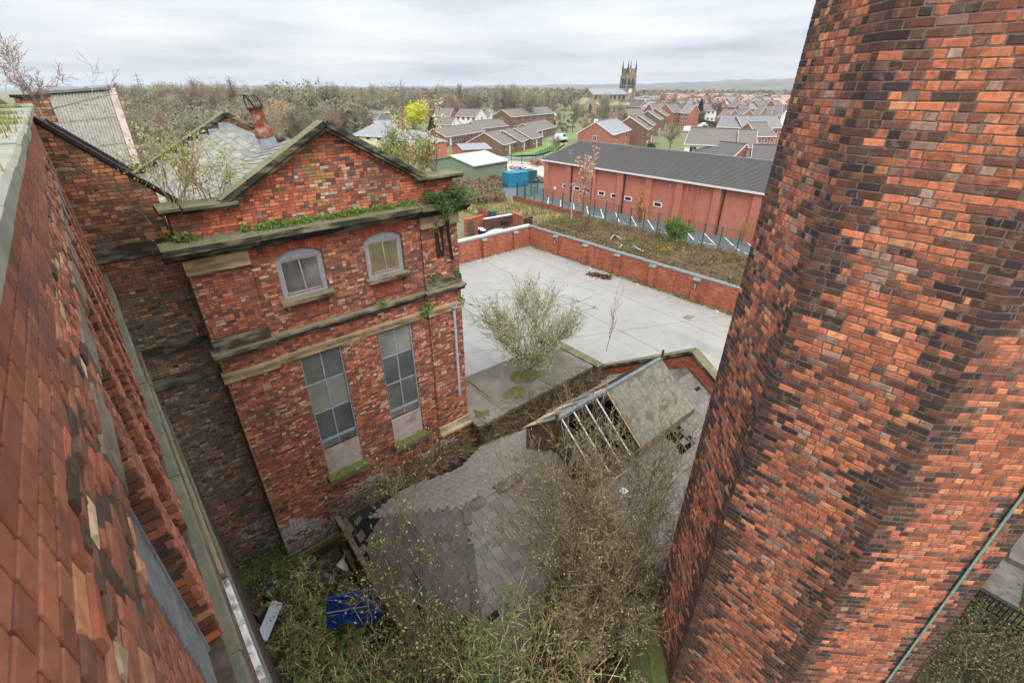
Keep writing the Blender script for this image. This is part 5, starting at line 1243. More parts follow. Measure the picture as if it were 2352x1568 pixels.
mb = MB(); c = at(1298/1.6152, 2068/1.6152, .7); mb.box((-.42, -.2, -.02), (.42, .2, .02), R=Matrix.Rotation(.5, 3, 'Z')@Matrix.Rotation(.35, 3, 'X'), o=c); one(mb, 'grey_panel', 'felt_white', 'pale grey panel tilted on the rubble below the fallen beam', 'panel')
mb = MB(); c = at(1000/1.6152, 2300/1.6152, .5); mb.box((-.55, -.16, -.03), (.55, .16, .03), R=Matrix.Rotation(.9, 3, 'Z')@Matrix.Rotation(.5, 3, 'X'), o=c); one(mb, 'blue_door_panel', 'car_silver', 'faded pale blue panel leaning at the foot of the mill wall', 'panel')
tvb = thing('wooden_box', 'open dark wooden box among the rubbish by the mill wall', 'box', (.2, 9.2, 0)); c = at(968/1.6152, 2250/1.6152, .3)
for lo, hi in (((-.28, -.25, 0), (.28, -.22, .45)), ((-.28, .22, 0), (.28, .25, .45)), ((-.28, -.219, 0), (-.25, .219, .45)), ((.25, -.219, 0), (.28, .219, .45)), ((-.249, -.219, 0), (.249, .219, .03))):
    MB().box(lo, hi, R=Matrix.Rotation(.4, 3, 'Z'), o=c-np.array([0, 0, .3])).build('side', 'old_wood', tvb)
mb = MB(); mb.beam((1.6, 11.6, .9), (2.35, 10.6, 2.1), .22, .25); mb.beam((1.55, 11.75, .75), (1.66, 11.5, .95), .26, .28); one(mb, 'fallen_beam', 'rot_wood', 'mossy rotten beam propped against the shed corner', 'beam')
dbr = [((.4, 9.8), 1.3, 'long bleached timber sticking out of the rubbish', 'board'), ((1.2, 9.3), .9, 'short plank lying across the rubbish', 'ply'), ((1.9, 9.6), 1.0, 'brown plank beside the tarpaulin', 'old_wood'), ((1.0, 5.9), 1.2, 'white plank half buried in weeds', 'white_paint'), ((2.1, 5.6), .8, 'orange board in the weeds', 'skip_orange'), ((1.5, 8.7), .7, 'broken plank before the fallen beam', 'old_wood'), ((2.0, 6.3), .9, 'grey pipe among the thorn stems', 'pipe_grey')]
for (x, y), L, lab, mt in dbr:
    a = RNG.uniform(0, pi); mb = MB(); mb.beam((x-cos(a)*L/2, y-sin(a)*L/2, .12), (x+cos(a)*L/2, y+sin(a)*L/2, .42), .12, .03); one(mb, 'loose_plank', mt, lab, 'plank')
mb = MB()
for _ in range(420):
    x, y = RNG.uniform(-.2, 2.3), RNG.uniform(5, 12.4); s_ = RNG.uniform(.03, .12)
    mb.box((-s_, -s_*.6, -s_*.4), (s_, s_*.6, s_*.4), c=[(.55, .54, .52), (.2, .12, .09), (.3, .27, .24), (.12, .1, .09), (.1, .13, .2)][int(RNG.integers(0, 5))]*np.ones(3), R=Matrix.Rotation(RNG.uniform(0, 6), 3, 'Z')@Matrix.Rotation(RNG.uniform(-.6, .6), 3, 'X'), o=(x, y, .05+.15*RNG.random()))
tag(mb.build('rubble', 'bark'), 'rubble and scraps strewn over the courtyard floor', 'rubble', kind='stuff')
mb = MB(); c = plane_hit(1431, 1128, -1)+np.array([0, 0, H]); 
V = np.array([(-.14, -.1, .03), (.1, -.14, .05), (.17, .05, .02), (.02, .16, .08), (-.12, .1, .03), (0, 0, .12)])+c; mb.add(V, [[(0, 1, 5), (1, 2, 5), (2, 3, 5), (3, 4, 5), (4, 0, 5)]]); one(mb, 'plastic_bag', 'felt_white', 'torn white plastic bag caught on the slates behind twigs', 'bag')

# ---- the corner behind the chimney: slabs, rail fence, tyre
for i, ((px, py), w_, d_) in enumerate((((2345, 1225), 2.4, 1.8), ((2290, 1340), 2.2, .9), ((2349, 1300), 1.6, 1.0))):
    x, y = at(px, py)[:2]; mb = MB(); mb.box((x-w_/2, y-d_/2, .0), (x+w_/2, y+d_/2, .25+.2*i)); one(mb, 'concrete_slab', 'slab_dark', ['long concrete slab behind the chimney', 'low concrete slab by the iron railing', 'thick concrete slab beyond the tyre'][i], 'slab')
ra_, rb_ = at(2205, 1395), at(2350, 1480); rl = thing('iron_railing', 'black iron railing behind the chimney foot', 'railing', (ra_+rb_)/2)
for z in (.5, 1.0): MB().beam(ra_+np.array([0, 0, z]), rb_+np.array([0, 0, z]), .06, .06).build('rail', 'black', rl)
for k in range(14): p = ra_+(rb_-ra_)*k/13; MB().tube([p, p+np.array([0, 0, 1.05])], .018, 5).build('bar', 'black', rl)
tc_ = at(2232, 1425); mb = MB(); th = np.linspace(0, 2*pi, 25); mb.tube([(tc_[0]+.34*cos(t), tc_[1]+.34*sin(t), .14) for t in th], .12, 8, cap=False); one(mb, 'old_tyre', 'rubber', 'old black tyre lying by the iron railing', 'tyre')
wc = at(2240, 1530); bramble('chimney_foot_weeds', 'pale shrubby weeds behind the foot of the chimney', (wc[0]-2.4, wc[1]-1.6, wc[0]+2.0, wc[1]+1.2), 900, .8, .9, DEAD, srgbs((134, 138, 100), (112, 118, 80), (92, 100, 66)), 9000, .04, lambda x, y: 0, .008)
wc = at(2320, 1400); bramble('slab_weeds', 'dark weeds between the concrete slabs behind the chimney', (wc[0]-1.5, wc[1]-1.5, wc[0]+2.5, wc[1]+1.5), 300, .4, .6, DEAD, srgbs((84, 104, 56), (104, 118, 66)), 1600, .07, lambda x, y: 0, .006)
# ================================================================ MIDDLE DISTANCE: bramble bank, small trees, lamp
def bank_z(x, y): return .12+.35*max(0, sin((x-32)/12*pi))
BR = srgbs((140, 114, 84), (120, 96, 72), (158, 132, 98), (104, 84, 64))
mb = MB(); nx, ny_ = 24, 60; gx, gy = np.meshgrid(np.linspace(31.6, 43.4, nx), np.linspace(2, 37, ny_)); gz = .05+1.35*np.sin((gx-31.6)/11.8*pi)*(.35+.4*np.sin(gy*.7+gx*.4)**2)+.1*RNG.normal(size=gx.shape)
BV = np.stack([gx, gy, gz], 2).reshape(-1, 3)
def scatter(mb, V, n, jit, size, cols, nseg, L, scol):
    k = RNG.integers(0, len(V), n); leaf_add(mb, V[k]+RNG.normal(size=(n, 3))*jit, size, cols)
    k = RNG.integers(0, len(V), nseg); P = V[k]+RNG.normal(size=(nseg, 3))*jit; d = RNG.normal(size=(nseg, 3)); d[:, 2] = np.abs(d[:, 2])*.8; d *= L*(.4+.8*RNG.random((nseg, 1)))
    segs_add(mb, np.concatenate([P, P+d, np.full((nseg, 1), .012), np.full((nseg, 1), .008)], 1), scol[RNG.integers(0, len(scol), nseg)], 3)
i, j = np.meshgrid(np.arange(nx-1), np.arange(ny_-1)); b = (j*nx+i).ravel(); mb.add(BV, [np.stack([b, b+1, b+nx+1, b+nx], 1)], srgb(120, 100, 72))
scatter(mb, BV, 9000, np.array([.3, .3, .16]), .14, np.concatenate([BR, srgbs((110, 112, 62), (126, 120, 74))]), 9000, .55, BR)
k = [i for i in range(len(BV)) if (sin(BV[i, 0]*.9)+sin(BV[i, 1]*.55+1)) > 1.0]; leaf_add(mb, BV[RNG.choice(k, 2500)]+RNG.normal(size=(2500, 3))*np.array([.3, .3, .12])+np.array([0, 0, .15]), .12, srgbs((96, 128, 52), (116, 142, 62), (84, 106, 50)))
def crowns(mb, C, Rr, Hh, n, size, cols):
    m = len(C); d = RNG.normal(size=(m, n, 3)); d /= np.linalg.norm(d, axis=2)[..., None]; d[..., 2] = np.abs(d[..., 2])*1.0-.25; r = (.55+.5*RNG.random((m, n, 1))); P = C[:, None, :]+d*r*np.stack([Rr, Rr, Hh], 1)[:, None, :]
    leaf_add(mb, P.reshape(-1, 3), np.repeat(size, n), cols, long=3)
C = np.stack([RNG.uniform(32.6, 43, 150), RNG.uniform(5, 37, 150), np.full(150, .5)], 1); crowns(mb, C, RNG.uniform(.5, 1.3, 150), RNG.uniform(.5, 1.1, 150), 60, np.full(150, .10), np.concatenate([BR, srgbs((112, 112, 70), (132, 122, 80), (110, 124, 66))]))
tag(mb.build('bramble_bank', 'leaf'), 'bank of dead brambles between the yard wall and the green fence', 'brambles', kind='stuff')
mb = MB(); C = np.stack([RNG.uniform(31.7, 33.4, 700), RNG.uniform(6, 40, 700), np.full(700, .1)], 1); tufts(mb, C, 7, .55, srgbs((188, 158, 112), (170, 140, 98), (200, 176, 130)), .025)
C = np.stack([RNG.uniform(34, 43, 700), RNG.uniform(37, 52, 700), np.full(700, .02)], 1); tufts(mb, C, 8, .45, srgbs((120, 138, 66), (150, 138, 88), (104, 126, 56), (176, 156, 110)), .03)
tag(mb.build('rough_grass', 'leaf'), 'dry tufted grass behind the yard wall', 'grass', kind='stuff')
# weeds and litter at the foot of the yard walls
mb = MB(); ys_ = np.concatenate([RNG.uniform(8, 33.5, 160), RNG.normal(12, .5, 40), RNG.normal(20, 1.2, 40), RNG.normal(16, .7, 30)]); C = np.stack([31.12-.18*RNG.random(len(ys_)), ys_, np.zeros(len(ys_))], 1); tufts(mb, C, 9, .16, GREEN, .02); leaf_add(mb, np.repeat(C, 3, 0)+RNG.normal(size=(3*len(C), 3))*np.array([.1, .2, .03])+np.array([0, 0, .04]), .07, np.concatenate([GREEN, BR]))
C = np.stack([RNG.uniform(20, 31, 120), 33.82-.15*RNG.random(120), np.zeros(120)], 1); tufts(mb, C, 6, .1, np.concatenate([GREEN, BR]), .02)
tag(mb.build('wall_foot_weeds', 'leaf'), 'strip of weeds along the foot of the yard walls', 'weeds', kind='stuff')
mb = MB()
for _ in range(150):
    t_ = RNG.random(); x, y = (31.0-abs(RNG.normal())*.55, RNG.uniform(9, 33.5)) if t_ < .75 else (RNG.uniform(22, 31), 33.6-abs(RNG.normal())*.4); s_ = RNG.uniform(.02, .08)
    mb.box((-s_, -s_*.7, 0), (s_, s_*.7, s_*.5), c=np.array([(.75, .75, .74), (.35, .3, .26), (.6, .5, .5), (.25, .22, .2)][int(RNG.integers(0, 4))]), R=Matrix.Rotation(RNG.uniform(0, 6), 3, 'Z'), o=(x, y, .003))
tag(mb.build('yard_litter', 'bark'), 'scraps of litter and gravel along the yard wall', 'litter', kind='stuff')
for (px, py, lab) in ((1366, 632, 'larger'), (1393, 637, 'smaller')):
    c = at(px, py); mb = MB(); leaf_add(mb, np.array([c])+RNG.normal(size=(160, 3))*np.array([.3, .3, .03])+np.array([0, 0, .06]), .16, srgbs((110, 70, 54), (90, 60, 50), (140, 96, 74)), .6); tag(mb.build('leaf_heap', 'leaf', o=c), lab+' heap of dead brown fronds on the open concrete', 'leaf heap')
c = at(*B5(1850, 1180)); MB().box((c[0]-.4, c[1]-.25, .002), (c[0]+.4, c[1]+.25, .012)).build('patch', 'old_slab', yard)

def up_tree(px, py, hgt, name, label, bark, leaves, lsize, lper, base_r=.06, lev=2, spread=.35, kids=3, z=0.0, shrink=.38, first=2, nseg=7):
    p = at(px, py, z); S_, T_ = [], []
    grow(p, (0, 0, 1), hgt, base_r, lev, S_, T_, up=.3, spread=spread, kids=kids, nseg=nseg, shrink=shrink, rmin=.008, first=first)
    return plant_from(S_, T_, name, label, 'tree', p, bark, leaves, lsize, lper, .08, trunk_lev=lev)
PINKB = srgbs((214, 178, 156), (196, 150, 126), (226, 200, 180))
up_tree(*B4(652, 1005), 5.6, 'magnolia_tree', 'slim tree in pale pink bud in front of the brick hall', srgbs((140, 116, 92), (124, 102, 82)), PINKB, .12, 2, .10, 2, .4, 3, first=3)
up_tree(*B4(1105, 965), 2.9, 'orange_sapling', 'short bushy sapling with orange buds by the green fence', srgbs((150, 116, 88),), srgbs((206, 150, 104), (190, 132, 92)), .08, 2, .05, 2, .6, 3, first=1)
S_, T_ = multi(at(*B4(1405, 1100), .1), 9, 1.9, .03, 2, .3, spread=.35, kids=3, nseg=4, shrink=.4); plant_from(S_, T_, 'broom_bush', 'upright bright green broom bush on the bramble bank', 'bush', at(*B4(1405, 1100), .1), srgbs((96, 110, 60),), srgbs((104, 138, 58), (124, 154, 72), (84, 118, 50)), .09, 3, .1)
S_, T_ = multi(at(*B4(1330, 1200), .2), 7, .6, .02, 1, .6, nseg=3); plant_from(S_, T_, 'gorse_bush', 'gorse bush in yellow flower on the bramble bank', 'bush', at(*B4(1330, 1200), .2), BROWN, srgbs((226, 178, 40), (236, 196, 60), (120, 130, 50)), .09, 6, .12, trunk_lev=1)
for (a, b_, lab) in ((1930, 1120, 'bare yellowish sapling at the fence end'), (2010, 1080, 'bare orange twigged sapling beside the hall downpipe'), (1060, 930, 'thin bare sapling beside the orange one')):
    up_tree(*B4(a, b_), 2.2, 'bare_sapling', lab, srgbs((170, 140, 96), (190, 150, 100)), None, 0, 0, .04, 2, .55, 3, first=1)
lp = thing('lamp_post', 'grey lamp post with a flat head behind the yard wall', 'lamp post', at(*B4(508, 960)))
q = at(*B4(508, 960)); MB().tube([q, q+np.array([0, 0, 5.0])], [.07, .05], 8).build('pole', 'pipe_grey', lp); MB().box((q[0]-.3, q[1]-.12, 5.0), (q[0]+.3, q[1]+.12, 5.1)).build('lamp_head', 'steel', lp)
q = at(*B4(655, 1010)); lp = thing('timber_pole', 'plain timber pole standing in front of the slim budding tree', 'pole', q-np.array([0, .5, 0])); MB().tube([q-np.array([.3, .3, 0]), q+np.array([-.3, -.3, 6.2])], [.1, .08], 8).build('pole', 'old_wood', lp)
gf = thing('goal_frame', 'overturned white goal frame lying in the brambles', 'goal frame', (37, 26, 0))
gp = [at(*B4(*q), .9) for q in ((855, 1030), (890, 988), (1150, 1140), (930, 1110), (985, 1040))]
for a, b_ in ((0, 1), (1, 2), (3, 4)): MB().tube([gp[a], gp[b_]], .05, 8).build('tube', 'white_paint', gf)

# ---- back yards behind the white capped wall
def blockb(name, label, cat, pts, hgt, mat, capm=None, th=.24):
    t = thing(name, label, cat, (*np.mean([p[:2] for p in pts], 0), 0))
    for a, b_ in zip(pts[:-1], pts[1:]):
        MB().beam((a[0], a[1], hgt/2), (b_[0], b_[1], hgt/2), th, hgt).build('brickwork', mat, t)
        if capm: MB().beam((a[0], a[1], hgt+.04), (b_[0], b_[1], hgt+.04), th+.08, .08).build('cap', capm, t)
    return t
blockb('back_yard_wall', 'brick back yard wall with rounded coping and a plank gate', 'wall', [at(*B5(150, 560)), at(*B5(180, 560)), at(*B5(290, 520))], 1.7, 'brick_yard', 'terracotta')
blockb('garden_wall', 'old brick garden wall with pale coping behind the white capping', 'wall', [at(*B5(300, 540)), at(*B5(515, 500))], 1.5, 'brick_sooty', 'white_paint')
blockb('gate_pier_wall', 'short brick wall end beside a dark gate', 'wall', [at(*B5(515, 500)), at(*B5(590, 530))], 1.7, 'brick_yard', 'terracotta')
g0, g1 = at(*B5(590, 520)), at(*B5(665, 500)); blockb('dark_gate', 'dark timber gate between brick garden walls', 'gate', [g0, g1], 1.3, 'fence_dark', None, .06)
p = at(*B5(165, 565)); gt = thing('plank_gate', 'weathered plank gate in the back yard wall', 'gate', p)
for i in range(6): MB().box((p[0]+.16*i, p[1]-.2, .05), (p[0]+.16*i+.14, p[1]-.16, 1.6)).build('plank', 'old_wood', gt)
house_like = []
for (q, lab) in ((B5(275, 560), 'black plastic barrel with pale lid in the back yard'), (B5(292, 572), 'squat black barrel beside the covered boat')):
    p = at(*q); t = thing('barrel', lab, 'barrel', p); MB().lathe([(.26, 0), (.3, .3), (.28, .75)], p, 14).build('drum', 'black', t); MB().lathe([(.3, 0), (.3, .06)], p+np.array([0, 0, .75]), 14).build('lid', 'felt_white', t)
p = at(*B5(385, 575)); mb = MB(); mb.lathe([(1.0, 0), (1.0, .5), (.7, .75), (.05, .95)], (0, 0, 0), 12); V = np.concatenate(mb.V)*np.array([1.5, .7, 1])+p; mb.V = [V]; one(mb, 'covered_boat', 'car_silver', 'low mound under a pale blue grey cover behind the white capping', 'cover')
def bin_(q, lab, mat):
    p = at(*q); t = thing('wheelie_bin', lab, 'bin', p); MB().prism([(p[0]-.28, 0), (p[0]+.28, 0), (p[0]+.33, .95), (p[0]-.33, .95)], p[1]-.3, p[1]+.3, 'y').build('bin_body', mat, t); MB().box((p[0]-.36, p[1]-.34, .95), (p[0]+.36, p[1]+.34, 1.05)).build('lid', mat, t)
bin_(B5(365, 440), 'green wheelie bin by the lane', 'steel_green'); bin_(B5(455, 520), 'black wheelie bin against the old garden wall', 'black')
for i, q in enumerate(((268, 420), (298, 425), (325, 440))):
    p = at(*B5(*q)); mb = MB(); mb.box((p[0]-.35, p[1]-.06, 0), (p[0]+.35, p[1]+.06, 1.2-.1*i)); one(mb, 'fence_panel', 'rust', ['tallest', 'middle', 'lowest'][i]+' red brown fence panel stepping down beside the lane', 'fence panel')
sheet('lane', [at(*B5(*q))[:2] for q in ((150, 300), (510, 440), (330, 450), (140, 380))], .02, 'road')
q = at(*B5(165, 385)); S_, T_ = multi(q, 7, .9, .02, 1, .4, nseg=3); plant_from(S_, T_, 'forsythia_bush', 'yellow flowering bush by the lane', 'bush', q, BROWN, srgbs((236, 196, 50), (222, 180, 40)), .1, 6, .12, trunk_lev=1)

# ================================================================ HOUSES
def window(parent, P, dx, dn, w_, hh, z, frame='white_paint', pane='glass'):
    """P: centre on the wall, dx along the wall, dn outwards"""
    def bx(a0, a1, z0, z1, n0, n1):
        c4 = [P+dx*a0+dn*n0, P+dx*a1+dn*n0, P+dx*a1+dn*n1, P+dx*a0+dn*n1]; mb = MB(); mb.add([(*c[:2], z0) for c in c4]+[(*c[:2], z1) for c in c4], [BOX_F]); return mb
    f = bx(-w_/2, w_/2, z-.0, z+hh, -.03, .05).build('window', frame, parent)
    bx(-w_/2+.09, -.03, z+.09, z+hh-.09, .04, .062).build('pane', pane, f); bx(.03, w_/2-.09, z+.09, z+hh-.09, .04, .062).build('pane', pane, f)
def house(label, A, B, he, depth, walls, roof, wins=3, pitch=32, name='house', group=None, chim=0, hip=False, front=True, gw=True, cat='house', skew=None, base=0.0, fascia='white_paint', storeys=None, door=True):
    a, b = at(*A, he), at(*B, he); d = (b-a)[:2]; L = np.linalg.norm(d); d = d/L; n = np.array([-d[1], d[0]])
    if n@((a+b)[:2]/2) < 0: n = -n
    d3, n3 = np.array([*d, 0]), np.array([*n, 0]); o = np.array([*a[:2], 0]); ctr = o+d3*L/2+n3*depth/2
    t = thing(name, label, cat, (*ctr[:2], 0), group); rise = depth/2*math.tan(rad(pitch))
    P = lambda s, q, z: o+d3*s+n3*q+np.array([0, 0, z])
    mb = MB()
    top = [(0, 0), (depth, 0), (depth, he), (depth/2, he+(0 if hip else rise)), (0, he)] if not hip else [(0, 0), (depth, 0), (depth, he), (0, he)]
    k = len(top); V = [P(0, *q) for q in top]+[P(L, *q) for q in top]; i = np.arange(k); j = (i+1) % k
    mb.add(V, [i, (i+k)[::-1], np.stack([i, i+k, j+k, j], 1)]); mb.build('wall', walls, t)
    e = .3; mb = MB(); th = .12; zr_ = he+rise+.06; ze = he-.3*math.tan(rad(pitch))+.06; g_ = .15
    if hip:
        hl = min(L/2-.01, depth/2); Q = [P(-e, -e, ze), P(L+e, -e, ze), P(L+e, depth+e, ze), P(-e, depth+e, ze), P(hl, depth/2, zr_), P(L-hl, depth/2, zr_)]
        mb.add(Q, [[(0, 1, 5, 4), (2, 3, 4, 5)], [(1, 2, 5), (3, 0, 4)], (3, 2, 1, 0)])
    else:
        for q0, q1 in ((-e, depth/2), (depth+e, depth/2)):
            Q = [P(-g_, q0, ze), P(L+g_, q0, ze), P(L+g_, q1, zr_), P(-g_, q1, zr_)]; mb.add(Q+[q-np.array([0, 0, th]) for q in Q], [BOX_F])
    r_ = mb.build('roof', roof, t)
    if not hip:
        mb = MB(); mb.beam(P(-g_, depth/2, zr_+.03), P(L+g_, depth/2, zr_+.03), .22, .1); mb.build('ridge', roof, r_)
    mb = MB(); mb.beam(P(-g_, -e-.03, ze-.08), P(L+g_, -e-.03, ze-.08), .06, .16); mb.build('fascia', fascia, t)
    if fascia and not hip:
        for s in (-g_-.02, L+g_+.02):
            mb = MB()
            for q0 in (-e, depth+e): mb.beam(P(s, q0, ze-.1), P(s, depth/2, zr_-.1), .05, .16)
            mb.build('bargeboard', fascia, t)
    st = storeys or (2 if he > 4 else 1)
    if L > 13 and not hip and walls != 'green_sheet':
        for k_ in range(int(L/5.5)): c = P(L*(k_+.5)/int(L/5.5), depth/2, zr_); MB().lathe([(.09, 0), (.09, .45), (.17, .47), (.17, .55)], c, 8).build('roof_vent', 'steel', r_)
    if wins:
        for s in range(st):
            for k_ in range(wins):
                window(t, P(L*(k_+.5)/wins, 0, 0), d3, -n3, min(1.3, L/wins*.5), 1.05, .95+2.5*s)
            if gw:
                near = 0 if np.linalg.norm(P(0, 0, 0)[:2]-np.array([0, 0])) else 0
                for sd, sg in ((0, -1), (L, 1)):
                    window(t, P(sd, depth*.5, 0), n3, d3*sg, .9, 1.0, 1.0+2.5*s)
        if door:
            pd = P(L*(.5/wins+.28/wins*1.6), 0, 0); c4 = [pd+d3*x-n3*y for x, y in ((-.45, -.02), (.45, -.02), (.45, .06), (-.45, .06))]; mb = MB(); mb.add([(*c[:2], 0) for c in c4]+[(*c[:2], 2.05) for c in c4], [BOX_F]); mb.build('door', 'white_paint', t)
    for k_ in range(chim):
        c = P(L*(.15+.7*k_/max(1, chim-1) if chim > 1 else .85), depth/2, 0); s = MB().box((c[0]-.3, c[1]-.3, he+rise-.5), (c[0]+.3, c[1]+.3, he+rise+.9)).build('chimney', walls if 'brick' in walls else 'brick_house', r_)
        MB().lathe([(.12, 0), (.1, .35)], (c[0], c[1], he+rise+.9), 8).build('chimney_pot', 'terracotta', s)
    return t
BH, BB, TB, TG, TD = 'brick_house', 'brick_brown', 'tile_brown', 'tile_grey', 'tile_dark'
house('cream rendered house with hipped slate roof beyond the gable', B2(275, 652), B2(590, 668), 4.4, 9, 'render_cream', 'slate_far', 3, 30, hip=True)
house('cream rendered rear wing with slate roof and skylight', B2(560, 636), B2(735, 628), 4.6, 9, 'render_cream', 'slate_far', 3, 28)
house('brick hall with hipped slate roof and a strip of windows under its eaves', B2(585, 715), B2(905, 745), 3.4, 9, 'brick_hall', 'slate_far', 5, 26, hip=True, cat='building', name='community_hall', door=False)
house('two storey brick house with white windows and brown roof beyond the bare trees', B2(352, 408), B2(442, 402), 5, 7, BH, TB, 2, 32)
house('house with grey tiled roof and white gable below the far brick house', B2(372, 478), B2(520, 500), 4.6, 7, BH, TG, 3, 32)
house('brick house with red gable behind the willow', B2(572, 438), B2(712, 440), 4.6, 7, BH, TB, 3, 32)
house('long brown roofed house next to the yellow willow', B2(505, 535), B2(660, 540), 4.4, 7, BH, TD, 3, 32)
house('semi detached house with half timbered gable and dark roof', B2(1068, 468), B2(1225, 470), 4.8, 7.5, BH, TB, 4, 32)
house('half timbered white and black house with brown roof', B2(1282, 468), B2(1480, 475), 4.8, 7, 'render_white', TB, 4, 32)
house('small house with black and white gable beside a white gazebo', B2(1520, 488), B2(1600, 490), 2.8, 6, 'render_white', TB, 2, 34)
house('red brick gabled bungalow with white bargeboards', B2(1312, 520), B2(1500, 520), 2.8, 6.5, BH, TB, 3, 34)
house('white gabled bungalow with brown roof beyond the cherry', B2(1072, 545), B2(1240, 552), 2.6, 6, 'render_white', TB, 3, 34)
house('long low school building with white metal roof', B2(1008, 372), B2(1418, 384), 3.6, 12, BH, 'felt_white', 8, 14, cat='building', name='school_building', chim=0, gw=False)
house('brick school block with grey roof rising behind the white metal roof', B2(1070, 326), B2(1385, 322), 6.5, 9, BH, 'slate_far', 5, 34, chim=2, gw=False)
house('slate roofed cottage among evergreen bushes', B2(1497, 372), B2(1595, 372), 3.4, 7, 'render_white', 'slate_far', 2, 38)
house('tall plain white gabled house beside the big bare tree', B2(1640, 400), B2(1700, 372), 4.8, 8, 'render_white', TG, 2, 40)
for (A, B, lab) in (((1185, 672), (1558, 612), 'terrace of brown roofed bungalows with white doors and little front gardens'), ((1522, 590), (1790, 562), 'farther terrace of brown roofed bungalows by the parked cars')):
    house(lab, B2(*A), B2(*B), 2.5, 7.5, BB, TB, 9, 26, name='bungalow_terrace', chim=0)
for A, B, lab in (((1742, 745), (1872, 712), 'brown bungalow with white windows beside the lawn, end house of three'), ((1915, 715), (1980, 690), 'middle brown bungalow of three beside the lawn'), ((2015, 690), (2122, 662), 'brown bungalow of three nearest the lane')):
    house(lab, B2(*A), B2(*B), 2.5, 9.5, BB, TB, 2, 26, name='bungalow')
house('two storey brown brick terrace with blank gable end by the white marquees', B2(1822, 478), B2(2240, 440), 5, 8, BB, TB, 6, 28, name='terrace')
house('low brown bungalow end with plain gable by the lawn trees', B2(2055, 618), B2(2250, 570), 2.5, 8, BB, TB, 3, 26, name='bungalow')
for i, (A, B, he, dp, wl, rf_, lab, c_) in enumerate((
    ((640, 700), (800, 655), 5, 8, BH, 'slate_far', 'old brick terrace house with slate roof and white rear extension', 1),
    ((945, 655), (975, 640), 5, 9, BB, TB, 'plain brown brick house with blank gable in the middle of the estate', 0),
    ((985, 618), (1012, 605), 5, 8, BB, TB, 'brown brick house behind the blank gabled one', 0),
    ((1050, 570), (1080, 558), 5, 8, BB, TB, 'brown brick house third in the stepped row', 0),
    ((1105, 540), (1132, 528), 5, 8, BB, TB, 'brown brick house farthest in the stepped row', 0),
    ((735, 525), (900, 525), 2.6, 7, BB, TB, 'brown roofed bungalow behind the white marquee', 0),
    ((780, 455), (882, 458), 5, 8, BH, TD, 'dark roofed brick house near the church tower', 1),
    ((895, 462), (985, 470), 5.4, 8, 'render_white', 'slate_far', 'white rendered gabled house near the church', 1),
    ((1010, 478), (1250, 492), 5, 8, BH, TD, 'brick terrace with grey brown roof beyond the white house', 2),
    ((1430, 490), (1540, 492), 5, 8, 'render_white', TB, 'white rendered house behind the tall conifer', 1),
    ((1562, 632), (1775, 640), 5, 8.5, BH, TG, 'brick terrace house with grey roof and white windows beyond the drive', 0),
    ((1780, 642), (2125, 640), 5, 8.5, BH, TG, 'brick terrace continuing beyond the grey roofed terrace house', 0),
    ((1278, 778), (1735, 800), 5, 8, 'render_white', TB, 'white rendered terrace with brown roof behind the hall', 0),
    ((1740, 805), (1890, 810), 5, 8, 'render_white', TB, 'white terrace end with brick gable behind the hall', 0),
    ((1335, 868), (1680, 910), 3.4, 7, BH, TD, 'dark tiled single storey block just behind the hall roof', 0),
    ((1855, 925), (2060, 935), 3.4, 7, BH, TD, 'second dark tiled block behind the hall roof', 0),
    ((1910, 715), (2065, 712), 5, 8, BH, TB, 'two storey brick house with white dormer panel near the chimney', 0),
    ((1560, 548), (1640, 552), 4.6, 8, BH, TB, 'brick gabled house with white trim by the bare tree', 0),
    ((1640, 545), (1745, 552), 4.6, 8, BH, TB, 'neighbouring brick gabled house with white trim', 0),
    ((1775, 475), (1890, 475), 5, 7, BH, TG, 'brick house with pale grey roof in the estate', 0),
    ((1990, 505), (2140, 510), 5, 7, 'render_white', TD, 'dark roofed white house with red brick gable near the chimney edge', 0))):
    house(lab, B3(*A), B3(*B), he, dp, wl, rf_, 2 if i < 5 else 3, 30, chim=c_)
# pink roofed estate and the streets round the church: look-alikes
rows_ = [(870, 2150, 394, 17, 'tile_pink'), (900, 2170, 415, 15, 'tile_pink'), (880, 1340, 432, 8, 'slate_far'), (1090, 2170, 374, 15, 'tile_pink'), (1340, 2170, 444, 10, 'tile_pink'), (1020, 1420, 456, 6, 'tile_grey'), (880, 1150, 404, 5, 'slate_far'), (1000, 1330, 505, 4, 'tile_brown'), (1750, 2150, 535, 4, 'tile_brown'), (1010, 1330, 476, 5, 'tile_brown'), (1560, 2160, 462, 8, 'tile_brown')]
for x0, x1, yy, n_, mt in rows_:
    for k_ in range(n_):
        xa = x0+(x1-x0)*(k_+RNG.normal()*.12)/n_; wv = 55+35*RNG.random(); y_ = yy+RNG.normal()*4; m2 = mt if RNG.random() < .7 else ('tile_grey' if mt != 'slate_far' else 'tile_red')
        pk = m2 == 'tile_pink'
        house('pink tiled brick house on the estate beyond the church street' if pk else ('brown roofed brick house in the middle of the estate' if m2 == 'tile_brown' else 'grey roofed brick house packed among the pink roofed estate' if m2 == 'tile_grey' else 'slate or red roofed old terrace house near the church'), B3(xa, y_), B3(xa+wv, y_+RNG.normal()*3), 5, 8, BH, m2, 2, 36, group='pink roofed estate houses' if pk else ('brown roofed estate houses' if m2 == 'tile_brown' else 'grey roofed estate houses' if m2 == 'tile_grey' else 'old terrace houses near the church'), chim=1 if not pk and RNG.random() < .7 else 0, gw=False, fascia='white_paint', door=False)
house('white gabled house seen through the wood', B2(500, 250), B2(560, 252), 5, 8, 'render_white', TB, 2, 34) if False else None
